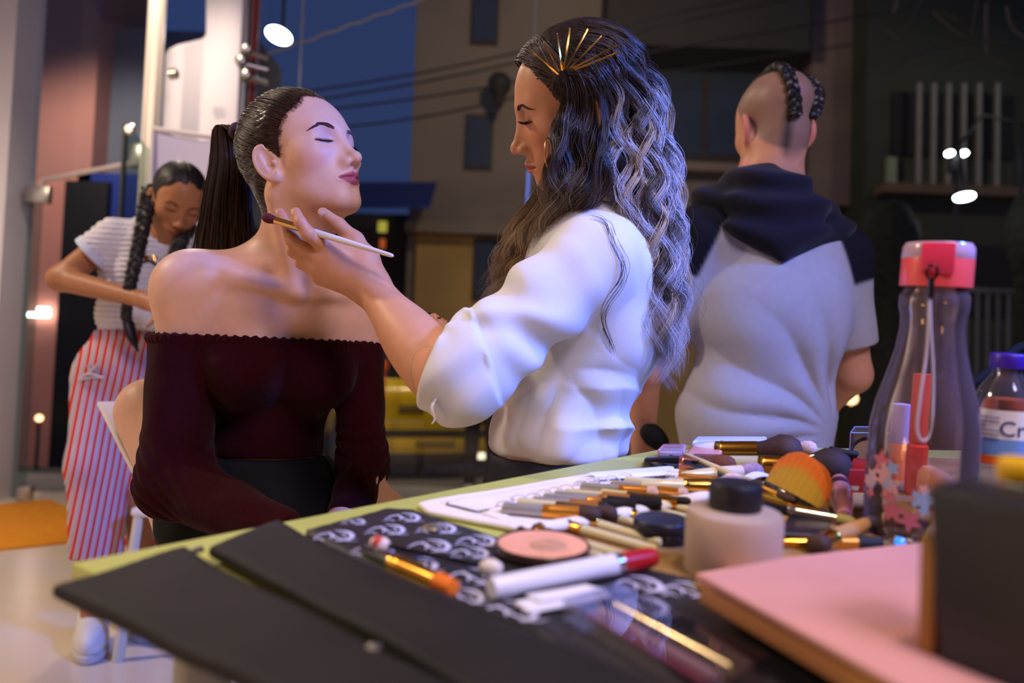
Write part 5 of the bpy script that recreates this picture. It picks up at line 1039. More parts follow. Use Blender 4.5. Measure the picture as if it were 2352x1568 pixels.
girl = empty('person', (-0.45, 1.32, 0.0), 'seated woman in a maroon off-shoulder top, eyes closed, hair in a ponytail', 'person')
GH = Head(P(697, 372, 1.28), rot_head(-120.0, 17.0, 4.0), 0.985, dict(nose=0.002, lids='closed', jaw=1.0, mz=0.006, cz=-0.002, lips=1.25))
_gj = dict(
    nb=P(668, 610, 1.345), nt=P(668, 452, 1.315), pit=P(705, 668, 1.285),
    shR=P(436, 668, 1.28), shL=P(818, 716, 1.40), elR=P(398, 1105, 1.24), elL=P(834, 1070, 1.36),
    wrR=P(640, 1225, 1.14), wrL=P(800, 1190, 1.22),
    chest=P(632, 840, 1.36), waist=P(605, 1020, 1.38), pel=P(600, 1190, 1.40))
_g = _gj
def girl_body(p):
    g = _g
    d = GH.sdf(p)
    d = smin(d, rcone(p, GH.w((0, -0.030, -0.045)), g['nb'], 0.050, 0.054), 0.03)
    d = smin(d, rcone(p, GH.w((0, 0.012, -0.066)), g['pit'] * 0.55 + g['nb'] * 0.45, 0.036, 0.040), 0.035)
    # trapezius, shoulders, clavicles
    tr = np.minimum(rcone(p, g['nb'] + [0, 0.015, 0.0], g['shR'] + [0.01, 0.01, 0.012], 0.046, 0.044),
                    rcone(p, g['nb'] + [0, 0.015, 0.0], g['shL'] + [-0.01, 0.01, 0.012], 0.046, 0.044))
    d = smin(d, tr, 0.05)
    d = smin(d, np.minimum(sph(p, g['shR'], 0.056), sph(p, g['shL'], 0.054)), 0.05)
    # rib cage
    ax = unit(g['shL'] - g['shR']); up = unit(g['nb'] - g['waist']); fr = unit(np.cross(up, ax)); ax = np.cross(fr, up)
    # fr points to the viewer when negative y
    if fr[1] > 0: fr = -fr
    R = np.array([ax, fr, up])
    d = smin(d, ellr(p, g['chest'] + up * 0.045, (0.128, 0.088, 0.145), R), 0.05)
    d = smin(d, ellr(p, g['waist'], (0.090, 0.076, 0.13), R), 0.06)
    d = smin(d, ellr(p, g['pel'], (0.155, 0.110, 0.11), R), 0.06)
    # breasts
    b1 = g['chest'] + fr * 0.080 + ax * 0.066 + up * 0.008; b2 = g['chest'] + fr * 0.080 - ax * 0.062 + up * 0.010
    d = smin(d, np.minimum(sph(p, b1 - fr * 0.006, 0.040), sph(p, b2 - fr * 0.006, 0.040)), 0.045)
    # clavicles and hollow above them
    cR = g['pit'] + fr * 0.012 - ax * 0.016; cL = g['pit'] + fr * 0.012 + ax * 0.016
    d = smin(d, np.minimum(rcone(p, cR, g['shR'] + fr * 0.030 + up * 0.032, 0.0085, 0.008), rcone(p, cL, g['shL'] + fr * 0.03 + up * 0.032, 0.0085, 0.008)), 0.020)
    d = smax(d, -np.minimum(ellr(p, g['pit'] + fr * 0.024 + up * 0.034 - ax * 0.060, (0.034, 0.016, 0.013), R), ellr(p, g['pit'] + fr * 0.024 + up * 0.034 + ax * 0.060, (0.034, 0.016, 0.013), R)), 0.030)
    d = smax(d, -sph(p, g['pit'] + fr * 0.022 + up * 0.012, 0.011), 0.02)
    # sternomastoid cord on the near side
    d = smin(d, rcone(p, GH.w((0.050, -0.028, -0.060)), cR - fr * 0.004, 0.012, 0.006), 0.030)
    # arms
    d = smin(d, rcone(p, g['shR'], g['elR'], 0.047, 0.038), 0.03)
    d = smin(d, rcone(p, g['elR'], g['wrR'], 0.038, 0.026), 0.02)
    d = smin(d, rcone(p, g['shL'], g['elL'], 0.045, 0.036), 0.03)
    d = smin(d, rcone(p, g['elL'], g['wrL'], 0.037, 0.026), 0.02)
    # hands in the lap
    for w, t in ((g['wrR'], np.array([0.10, -0.04, -0.03])), (g['wrL'], np.array([-0.02, -0.09, -0.03]))):
        d = smin(d, rcone(p, w, w + t * 0.8, 0.026, 0.030), 0.02)
        s = unit(np.cross(t, [0, 0, 1]))
        for k in range(4):
            o = s * (k - 1.5) * 0.017
            d = smin(d, rcone(p, w + t * 0.8 + o, w + t * 1.5 + o * 1.1 + np.array([0, 0, -0.02]), 0.0085, 0.0065), 0.004)
        d = smin(d, rcone(p, w + t * 0.3 + s * 0.025, w + t * 0.9 + s * 0.05, 0.011, 0.008), 0.01)
    # legs: one towards the viewer's right, one bent up on the chair at left
    kL = P(868, 1215, 1.33); aL = kL + np.array([0.02, 0.03, -kL[2] + 0.09])
    d = smin(d, rcone(p, g['pel'] + ax * 0.07, kL, 0.082, 0.060), 0.05)
    d = smin(d, rcone(p, kL, aL, 0.056, 0.036), 0.03)
    d = smin(d, rcone(p, aL, aL + np.array([0.08, -0.12, -0.055]), 0.036, 0.030), 0.03)
    kR = P(345, 945, 1.52); aR = P(440, 1330, 1.46)
    d = smin(d, rcone(p, g['pel'] - ax * 0.06, kR, 0.085, 0.058), 0.05)
    d = smin(d, rcone(p, kR, aR, 0.055, 0.036), 0.03)
    return d

_pts = np.array(list(_g.values()))
_lo = np.array([_pts[:, 0].min() - 0.22, 1.00, 0.0]); _hi = np.array([_pts[:, 0].max() + 0.16, 1.72, 1.42])
_hl, _hh = GH.c - 0.135, GH.c + 0.135
_hl[2] -= 0.02
V, Q = surf_multi(girl_body, [(_lo, _hi, 0.006), (_hl, _hh, 0.0021), (np.array([_pts[:, 0].min() - 0.1, 1.12, 0.93]), np.array([_pts[:, 0].max() + 0.1, 1.55, _hl[2] + 0.006]), 0.0042)])
me = mesh_np('girl_body', V, Q)
set_attr(me, 'tint', face_tint(GH, V, lin(222, 174, 146), lin(168, 70, 92), shadow=lin(196, 150, 150), blush=lin(214, 140, 112)))
gb = link('body', me, SKIN('skin_light'), girl)
_f = lambda q: head_sdf(q, GH.o)
BROW = mat('brow_hair', lin(104, 74, 66), rough=0.8)
LASH = mat('lash_hair', (0.004, 0.003, 0.003), rough=0.5)
for s in (1, -1):
    bl = MB(); brow_strokes(bl, s, _f, n=270, seed=5 + s, thick=1.25, rad=0.00022)
    mb = MB(); mb.add(GH.w(np.array(bl.V)), bl.F); mb.build('eyebrow', BROW, girl)
    mb = MB(); lashes(mb, GH, s, _f, seed=8 + s); mb.build('eyelashes', LASH, girl)

# ---- hair swept back into a ponytail
HAIRM = lambda nm, rough=0.36: mat(nm, rough=rough, spec=0.55, attr='tint')
_hz = np.array([-0.105, -0.075, -0.05, -0.03, -0.018, -0.008, 0.010, 0.03, 0.055, 0.075, 0.09, 0.12])
_hy = np.array([-0.095, -0.062, -0.044, -0.034, -0.024, 0.016, 0.022, 0.030, 0.044, 0.056, 0.060, 0.060])
def skull(q):
    """head without ears or face features"""
    p = q.copy(); p[:, 0] = np.abs(p[:, 0])
    d = ell(p, (0, -0.017, 0.038), (0.071, 0.090, 0.075))
    d = smin(d, ell(p, (0, 0.026, 0.030), (0.058, 0.057, 0.058)), 0.03)
    d = smin(d, ell(p, (0, 0.027, -0.020), (0.059, 0.056, 0.078)), 0.03)
    return smin(d, rcone(p, (0, -0.034, -0.035), (0, -0.040, -0.115), 0.052, 0.046), 0.03)
def hairline(q): return q[:, 1] - np.interp(q[:, 2], _hz, _hy) + 0.10 * np.clip(np.abs(q[:, 0]) - 0.055, 0, 1) - 0.004 * np.sin(q[:, 0] * 160)
def girl_cap(p):
    q = GH.loc(p); H = hairline(q)
    off = np.clip(0.0008 - H * 0.16, -0.002, 0.0065) + 0.0009 * np.sin(np.arctan2(q[:, 0], q[:, 2] - 0.02) * 46) * np.clip(-H * 14, 0, 1)
    return smax(skull(q) - off, H, 0.003) * GH.s
lo = GH.c - 0.15; hi = GH.c + 0.15
V, Q = surf(girl_cap, lo, hi, 0.0028)
me = mesh_np('girl_hair_cap', V, Q)
t = 0.8 + 0.35 * np.sin(np.arctan2(GH.loc(V)[:, 0], GH.loc(V)[:, 2]) * 80 + 3 * vnoise(V, 0.01))
set_attr(me, 'tint', np.outer(t, lin(50, 34, 27)))
hair = link('hair', me, HAIRM('dark_hair'), girl)
TIE = GH.loc(P(549, 300, 1.40)[None])[0]
def strand_mesh(name, strands, rads, cols, parent, material, n=3):
    """strands: list of (k,3) arrays of equal k"""
    S = np.array(strands); m, k, _ = S.shape; R_ = np.asarray(rads)
    T = np.gradient(S, axis=1); T /= np.linalg.norm(T, axis=2, keepdims=True) + 1e-12
    up = np.array([0.3, 0.8, 0.52]); X = np.cross(T, up); X /= np.linalg.norm(X, axis=2, keepdims=True) + 1e-9; Y = np.cross(T, X)
    prof = np.minimum(1, np.minimum(np.linspace(0, 1, k) * 6 + 0.4, (1 - np.linspace(0, 1, k)) * 5 + 0.15))
    V = np.stack([S + (X * math.cos(a) + Y * math.sin(a)) * (R_[:, None] * prof[None])[:, :, None] for a in np.arange(n) * 2 * math.pi / n], 2)
    idx = np.arange(m * k * n).reshape(m, k, n)
    F = np.stack([idx[:, :-1], np.roll(idx, -1, 2)[:, :-1], np.roll(idx, -1, 2)[:, 1:], idx[:, 1:]], -1).reshape(-1, 4)
    me = mesh_np(name, V.reshape(-1, 3), F)
    C = np.asarray(cols)
    if C.ndim == 2: C = np.repeat(C[:, None], k, 1)
    set_attr(me, 'tint', np.repeat(C.reshape(m * k, 1, 3), n, 1).reshape(-1, 3))
    return link(name, me, material, parent)
N_ = 1500
q = RNG.normal(0, 1, (N_ * 9, 3)); q /= np.linalg.norm(q, axis=1, keepdims=True); q = q * 0.11 + np.array([0, -0.01, 0.01])
def grad(f, x, e=1e-4):
    d0 = f(x); return d0, np.stack([f(x + np.eye(3)[a] * e) - d0 for a in range(3)], 1) / e
for _ in range(14):
    dd, gq = grad(skull, q); q = q - dd[:, None] * gq
_h = hairline(q); q = q[(_h < 0.001) & (_h > -0.030) & (q[:, 2] > -0.085)][:1400]
u = np.linspace(0, 1, 14); tie = TIE + RNG.normal(0, 0.004, (len(q), 3))
path = q[:, None] * (1 - u)[None, :, None] + tie[:, None] * u[None, :, None]
puff = np.clip((path[:, :, 2] - 0.06) / 0.04, 0, 1) * 0.007
lift = (0.0042 + 0.0045 * np.clip(u * 3, 0, 1))[None] + RNG.uniform(-0.0008, 0.0018, len(q))[:, None] + puff * np.clip(u * 4, 0, 1)[None] * np.clip((1 - u) * 3, 0, 1)[None]
flat = path.reshape(-1, 3); lf = lift.ravel(); uu = np.tile(u, len(q))
for _ in range(8):
    dd, gq = grad(skull, flat); dd = dd - lf
    flat = flat - (dd * np.where(dd < 0, 1.0, 1.0 - uu ** 6))[:, None] * gq
path = flat.reshape(len(q), 14, 3)
path[:, 0] -= 0.005 * path[:, 0] / np.linalg.norm(path[:, 0], axis=1, keepdims=True)
st = GH.w(path.reshape(-1, 3)).reshape(path.shape); rd = RNG.uniform(0.00035, 0.0009, len(q)); cl = np.outer(RNG.uniform(0.4, 1.9, len(q)), lin(56, 38, 29))
hq = RNG.normal(0, 1, (26000, 3)); hq /= np.linalg.norm(hq, axis=1, keepdims=True); hq = hq * 0.11 + np.array([0, -0.01, 0.01])
for _ in range(10):
    dd, gq = grad(skull, hq); hq = hq - dd[:, None] * gq
_h = hairline(hq); hq = hq[(np.abs(_h) < 0.0035) & (hq[:, 2] > -0.02)][:520]
back = TIE[None] - hq; back /= np.linalg.norm(back, axis=1, keepdims=True); uu = np.linspace(-0.007, 0.022, 8)
bp2 = (hq[:, None] + back[:, None] * (uu[None, :] * RNG.uniform(0.5, 1.3, (len(hq), 1)))[:, :, None]).reshape(-1, 3)
for _ in range(5):
    dd, gq = grad(skull, bp2); bp2 = bp2 - (dd - np.tile(np.linspace(0.0004, 0.0055, 8), len(hq)))[:, None] * gq
strand_mesh('baby_hairs', GH.w(bp2).reshape(len(hq), 8, 3), np.full(len(hq), 0.00024), np.outer(RNG.uniform(0.8, 2.0, len(hq)), lin(70, 46, 34)), hair, HAIRM('dark_hair'))
strand_mesh('girl_hair_strands', st, rd, cl, hair, HAIRM('dark_hair'))
st, rd, cl = [], [], []
tw = GH.w(TIE)
for i in range(850):
    a = RNG.uniform(0, 2 * math.pi); r = math.sqrt(RNG.random()); ex, ey = r * math.cos(a), r * math.sin(a)
    side = CR * 1.0; dep = np.array([0, 1, 0.])
    p0 = tw + side * ex * 0.012 + dep * ey * 0.012 + np.array([0, 0, ey * 0.008])
    p1 = P(520, 300, 1.42) + side * ex * 0.022 + dep * ey * 0.02 + np.array([0, 0, 0.004])
    p2 = P(528, 375, 1.43) + side * ex * 0.036 + dep * ey * 0.028
    p3 = P(520, 480, 1.43) + side * ex * 0.046 + dep * ey * 0.03
    p4 = P(512 + RNG.normal(0, 6), 600, 1.44) + side * ex * 0.055 + dep * ey * 0.03
    p5 = P(508 + RNG.normal(0, 10), 700 + RNG.uniform(-50, 40), 1.45) + side * ex * 0.050 + dep * ey * 0.03
    st.append(spline([p0, p1, p2, p3, p4, p5], 18)); rd.append(RNG.uniform(0.0004, 0.0011))
    cl.append(np.array(lin(52, 35, 28)) * RNG.uniform(0.35, 1.5))
for i in range(140):   # loose flyaways
    b = st[RNG.integers(0, 800)]; k = RNG.integers(6, 10)
    st.append(b + np.linspace(0, 1, 18)[:, None] ** 2 * RNG.normal(0, 0.014, 3)[None]); rd.append(0.00022); cl.append(np.array(lin(96, 66, 50)))
pt = strand_mesh('ponytail', st, rd, cl, girl, HAIRM('dark_hair'))
mb = MB(); lathe(mb, [(0.010, -0.006), (0.0155, -0.004), (0.0165, 0.0), (0.0155, 0.004), (0.010, 0.006)], tw + np.array([-0.004, 0.004, 0.0]), tw - GH.w((0, 0, 0.02)), n=20)
tag(mb.build('hair_tie', mat('hair_tie', lin(70, 40, 42), rough=0.8), girl), 'dark hair tie')

# ---- maroon ribbed off-shoulder top
_nl = [P(345, 757, 1.28), P(600, 768, 1.26), P(884, 797, 1.40)]
_nn = unit(np.cross(_nl[1] - _nl[0], _nl[2] - _nl[0])); _nn = _nn if _nn[2] > 0 else -_nn
_nn = unit(_nn * 0.35 + np.array([0, -0.05, 1.0])); _nc = (_nl[0] + _nl[2]) / 2 + np.array([0, 0, 0.0])
_tx = unit(_g['shL'] - _g['shR']); _tu = unit(_g['nb'] - _g['waist']); _tf = np.cross(_tu, _tx); _tf = -_tf if _tf[1] > 0 else _tf; _tx = np.cross(_tf, _tu); _tR = np.array([_tx, _tf, _tu])
def girl_torso(p):
    g = _g
    d = ellr(p, g['chest'] + _tu * 0.045, (0.138, 0.096, 0.150), _tR)
    d = smin(d, ellr(p, g['waist'], (0.100, 0.086, 0.13), _tR), 0.05)
    b1 = g['chest'] + _tf * 0.080 + _tx * 0.066 + _tu * 0.008; b2 = g['chest'] + _tf * 0.080 - _tx * 0.062 + _tu * 0.010
    return smin(d, np.minimum(sph(p, b1, 0.056), sph(p, b2, 0.056)), 0.05)
def girl_top(p):
    g = _g
    t = girl_torso(p)
    t = smax(t, (P(600, 1052, 1.3)[2] - 0.002) - p[:, 2], 0.004)
    fold = 0.0022 * vnoise(p, 0.02, 2)
    def sleeve(a, b, c, r0, r1, r2):
        e = rcone(p, a, b, r0, r1); f2 = rcone(p, b, c, r1, r2); d = smin(e, f2, 0.03)
        near = np.clip(1 - np.abs(ln(p - b) - 0.03) / 0.07, 0, 1)
        return d + 0.0030 * near * np.sin((p - b) @ unit(b - a + (b - c)) * 330 + 2 * vnoise(p, 0.03)) 
    sl = np.minimum(sleeve(g['shR'] + [0, 0, -0.01], g['elR'], g['wrR'], 0.057, 0.052, 0.037), sleeve(g['shL'] + [0, 0, -0.01], g['elL'], g['wrL'], 0.048, 0.039, 0.034))
    d = smin(t, sl, 0.012 + 0.02 * np.clip((p[:, 2] - 0.88) / 0.05, 0, 1)) + fold
    return smax(d, (p - _nc) @ _nn, 0.004)
lo = np.array([_lo[0] + 0.08, 1.02, 0.58]); hi = np.array([_hi[0], 1.56, 1.02])
V, Q = surf(girl_top, lo, hi, 0.0042)
gt = link('maroon_top', mesh_np('maroon_top', V, Q), mat('maroon_knit', lin(44, 5, 10), rough=0.95, spec=0.08, sheen=0.04, noise=0.15, nscale=120, wave=('X', 95, 0.18, 0.6)), girl)
# gathered edge
ctr = (_g['shR'] + _g['shL']) / 2; ctr = ctr - _nn * ((ctr - _nc) @ _nn)
e1 = unit(_tx - _nn * (_tx @ _nn)); e2 = np.cross(_nn, e1); path = []
for a in np.linspace(0, 2 * math.pi, 420, endpoint=False):
    dr = e1 * math.cos(a) + e2 * math.sin(a); rr = np.linspace(0.32, 0.02, 220); pp = ctr - _nn * 0.007 + rr[:, None] * dr
    v = girl_top(pp); k = np.argmax(v < 0); path.append(pp[k] if v[k] < 0 else pp[-1])
path = np.array(path)
for _ in range(3): path = (path + np.roll(path, 1, 0) + np.roll(path, -1, 0)) / 3
outw = path - ctr; outw /= np.linalg.norm(outw, axis=1, keepdims=True)
rows = []
ph = np.cumsum(np.linalg.norm(np.diff(path, axis=0, append=path[:1]), axis=1))
for w, lift in ((0.0, -0.010), (0.0045, -0.002), (0.0030, 0.0050), (-0.002, 0.0085), (-0.005, 0.003)):
    amp = (lift + 0.012) / 0.02
    rows.append(path + outw * (w + 0.0022 * amp * np.sin(ph * 520)[:, None]) + _nn * (lift + 0.0015 * amp * np.sin(ph * 410 + 1))[:, None])
n = len(path); V = np.vstack(rows); F = [(r * n + i, r * n + (i + 1) % n, (r + 1) * n + (i + 1) % n, (r + 1) * n + i) for r in range(len(rows) - 1) for i in range(n)]
link('ruffled_neckline', mesh_py('ruffle', V, F), MATS['maroon_knit'], gt)
# ---- black shorts
def girl_shorts(p):
    g = _g; d = ellr(p, g['pel'], (0.163, 0.118, 0.118), _tR)
    d = smin(d, ellr(p, g['waist'] - _tu * 0.04, (0.115, 0.092, 0.08), _tR), 0.05)
    kL = P(868, 1215, 1.33); kR = P(345, 945, 1.52)
    a = g['pel'] + _tx * 0.07; b = g['pel'] - _tx * 0.06
    d = smin(d, rcone(p, a, a + (kL - a) * 0.62, 0.092, 0.080), 0.05)
    d = smin(d, rcone(p, b, b + (kR - b) * 0.45, 0.094, 0.082), 0.05)
    return smax(d + 0.002 * vnoise(p, 0.02, 5), p[:, 2] - (P(600, 1058, 1.3)[2]), 0.006)
V, Q = surf(girl_shorts, np.array([_lo[0] - 0.02, 1.15, 0.48]), np.array([_hi[0], 1.72, 0.80]), 0.006)
link('black_shorts', mesh_np('black_shorts', V, Q), mat('black_cloth', (0.006, 0.006, 0.007), rough=0.8, spec=0.2), girl)
# ================================================================ make-up artist in a white shirt
def march(f, px, py, d0, d1, n=160):
    d = np.linspace(d0, d1, n); pts = np.array([P(px, py, x) for x in d]); v = f(pts)
    k = int(np.argmax(v < 0)); return pts[k] if v[k] < 0 else pts[n // 2]

art = empty('person', (0.12, 1.25, 0.0), 'make-up artist in a rolled-sleeve white shirt with long wavy silver-streaked hair, holding a brush', 'person')
AH = Head(P(1324, 248, 1.19), rot_head(86, -15, -20), 0.985, dict(lids='closed', jaw=0.98, mz=0.0, cz=-0.002, lips=1.4, nose=0.001, tipdrop=0.0015, open=0.0008))
A = dict(nb=P(1392, 530, 1.23), shL=P(1368, 596, 1.105), shR=P(1330, 590, 1.40), elL=P(1036, 893, 1.03), slE=P(1070, 846, 1.03), wrL=P(846, 652, 1.165),
         chest=P(1335, 720, 1.25), waist=P(1285, 985, 1.25), pel=P(1275, 1160, 1.25), elR=P(1130, 850, 1.42), wrR=P(1040, 795, 1.28))
# left hand: wrist, knuckles, finger joints, in photo pixels and metres of distance
HJ = dict(
    cmc=P(838, 600, 1.172), tmcp=P(815, 553, 1.178), tip_=P(778, 517, 1.182), ttip=P(742, 489, 1.180),
    i0=P(765, 578, 1.160), i1=P(708, 537, 1.134), i2=P(690, 511, 1.131), i3=P(680, 487, 1.138),
    m0=P(741, 594, 1.160), m1=P(672, 552, 1.158), m2=P(658, 518, 1.172), m3=P(644, 488, 1.182),
    r0=P(731, 615, 1.166), r1=P(674, 576, 1.172), r2=P(662, 547, 1.190), r3=P(660, 528, 1.205),
    p0=P(738, 636, 1.174), p1=P(692, 604, 1.185), p2=P(678, 584, 1.200), p3=P(672, 566, 1.212))
def art_hand(p):
    h = HJ; w = A['wrL']
    d = rcone(p, w, h['i0'], 0.024, 0.0145)
    d = smin(d, rcone(p, w, h['m0'], 0.024, 0.0150), 0.010)
    d = smin(d, rcone(p, w, h['r0'], 0.024, 0.0140), 0.010)
    d = smin(d, rcone(p, w + [0, 0, -0.004], h['p0'], 0.023, 0.0130), 0.010)
    d = smin(d, rcone(p, w, h['cmc'], 0.024, 0.019), 0.012)
    d = smin(d, rcone(p, h['cmc'], h['i0'], 0.016, 0.012), 0.02)
    d = smin(d, rcone(p, h['cmc'], h['tmcp'], 0.0180, 0.0130), 0.012)
    t = rcone(p, h['tmcp'], h['tip_'], 0.0125, 0.0108); t = smin(t, rcone(p, h['tip_'], h['ttip'], 0.0108, 0.0082), 0.004)
    d = smin(d, t, 0.010)
    for k, r in (('i', 0.0098), ('m', 0.0098), ('r', 0.0092), ('p', 0.0082)):
        f = rcone(p, h[k + '0'], h[k + '1'], r * 1.15, r); f = smin(f, sph(p, h[k + '1'], r * 1.06), 0.003)
        f = smin(f, rcone(p, h[k + '1'], h[k + '2'], r, r * 0.86), 0.003); f = smin(f, rcone(p, h[k + '2'], h[k + '3'], r * 0.88, r * 0.70), 0.003)
        d = smin(d, f, 0.0055)
    return d
RH = dict(w=A['wrR'], k=P(1012, 778, 1.27))
def art_body(p):
    g = A
    d = AH.sdf(p)
    d = smin(d, rcone(p, AH.w((0, -0.030, -0.045)), g['nb'], 0.048, 0.055), 0.03)
    d = smin(d, np.minimum(rcone(p, g['nb'], g['shL'], 0.05, 0.05), rcone(p, g['nb'], g['shR'], 0.05, 0.05)), 0.05)
    d = smin(d, ell(p, g['chest'], (0.095, 0.150, 0.165)), 0.05)
    d = smin(d, ell(p, g['waist'], (0.088, 0.125, 0.13)), 0.05)
    d = smin(d, ell(p, g['pel'], (0.105, 0.160, 0.12)), 0.05)
    d = smin(d, rcone(p, g['shL'], g['elL'], 0.042, 0.028), 0.03)
    fa = rcone(p, g['elL'], g['wrL'], 0.039, 0.0255)
    mid = g['elL'] * 0.68 + g['wrL'] * 0.32
    fa = smin(fa, ellr(p, mid, (0.036, 0.037, 0.085), np.array(frame_from(g['wrL'] - g['elL']))), 0.03)
    d = smin(d, fa, 0.02)
    d = smin(d, art_hand(p), 0.018)
    d = smin(d, rcone(p, g['shR'], g['elR'], 0.045, 0.038), 0.03); d = smin(d, rcone(p, g['elR'], g['wrR'], 0.036, 0.025), 0.02)
    # right hand with curled fingers
    w = RH['w']; k = RH['k']; d = smin(d, rcone(p, w, k, 0.022, 0.020), 0.015)
    for i in range(4):
        o = np.array([0.004 * i, 0.0155 * i - 0.020, 0.006 - 0.002 * i])
        d = smin(d, rcone(p, k + o, k + o + [-0.022, 0, 0.012], 0.0085, 0.0078), 0.004)
        d = smin(d, rcone(p, k + o + [-0.022, 0, 0.012], k + o + [-0.010, -0.004, 0.027], 0.0078, 0.0065), 0.003)
    d = smin(d, rcone(p, k + [0.02, -0.025, 0], k + [0.0, -0.036, 0.022], 0.010, 0.0075), 0.008)
    # legs, knees bent
    for s, x in ((-1, -0.02), (1, 0.03)):
        hip = g['pel'] + np.array([0.0, 0.075 * s, -0.03]); kn = np.array([hip[0] + 0.02, hip[1] + 0.02 * s, 0.38]); an = np.array([hip[0] + x + 0.02, hip[1] + 0.03 * s, 0.085])
        d = smin(d, rcone(p, hip, kn, 0.085, 0.058), 0.04); d = smin(d, rcone(p, kn, an, 0.055, 0.036), 0.03)
        d = smin(d, rcone(p, an, an + [-0.15, 0, -0.052], 0.036, 0.030), 0.02)
    return d
_hl, _hh = AH.c - 0.135, AH.c + 0.135
_hd = np.array([A['wrL']] + list(HJ.values())); _hd = np.vstack([_hd, A['elL'] + np.array([0.0, 0.02, 0.02])]); hl, hh = _hd.min(0) - 0.03, _hd.max(0) + 0.03
V, Q = surf_multi(art_body, [(np.array([-0.38, 0.95, 0.0]), np.array([0.40, 1.55, 1.42]), 0.0062), (_hl, _hh, 0.0021), (hl, hh, 0.0020)])
me = mesh_np('artist_body', V, Q)
set_attr(me, 'tint', face_tint(AH, V, lin(206, 148, 112), lin(176, 92, 76), shadow=lin(150, 100, 84), blush=lin(206, 122, 92)))
link('body', me, SKIN('skin_light'), art)
_f = lambda q: head_sdf(q, AH.o)
for s in (1, -1):
    bl = MB(); brow_strokes(bl, s, _f, n=230, seed=15 + s, thick=1.1, rad=0.00026)
    mb = MB(); mb.add(AH.w(np.array(bl.V)), bl.F); mb.build('eyebrow', mat('brow_hair_dark', lin(50, 32, 28), rough=0.7), art)
    mb = MB(); lashes(mb, AH, s, _f, seed=18 + s, length=0.0165, n=64, droop=-0.35, rad=0.0004); mb.build('eyelashes', LASH, art)
# fingernails
NAIL = mat('fingernail', lin(226, 184, 176), rough=0.18, spec=0.6, coat=0.4)
def nail(tip, prev, nrm, r):
    a = unit(tip - prev); n = unit(np.asarray(nrm) - a * np.dot(nrm, a)); s = np.cross(a, n); mb = MB(); V_, F_ = [], []
    for i in range(9):
        u = i / 8; wid = math.sin(min(1, 0.25 + u * 1.6) * 1.57) * (1 if u < 0.75 else math.sqrt(max(0, 1 - ((u - 0.75) / 0.26) ** 2)))
        for j in range(7):
            v = (j - 3) / 3; th = v * 0.80 * wid
            V_.append(tip + a * (-0.0070 + 0.0115 * u) + (n * math.cos(th) + s * math.sin(th)) * r * (1.03 - 0.20 * max(0, u - 0.5)))
    F_ = [(i * 7 + j, i * 7 + j + 1, (i + 1) * 7 + j + 1, (i + 1) * 7 + j) for i in range(8) for j in range(6)]
    mb.add(V_, F_); return mb.build('fingernail', NAIL, art)
vw = -unit(HJ['m1'] - CAM)
nail(HJ['ttip'], HJ['tip_'], vw * 0.8 + np.array([-0.7, 0, 0.0]), 0.0083)
nail(HJ['i3'], HJ['i2'], vw * 0.25 + np.array([-1.0, 0, 0.0]), 0.0070)
nail(HJ['m3'], HJ['m2'], vw * 0.5 + np.array([-0.9, 0, 0.0]), 0.0069)

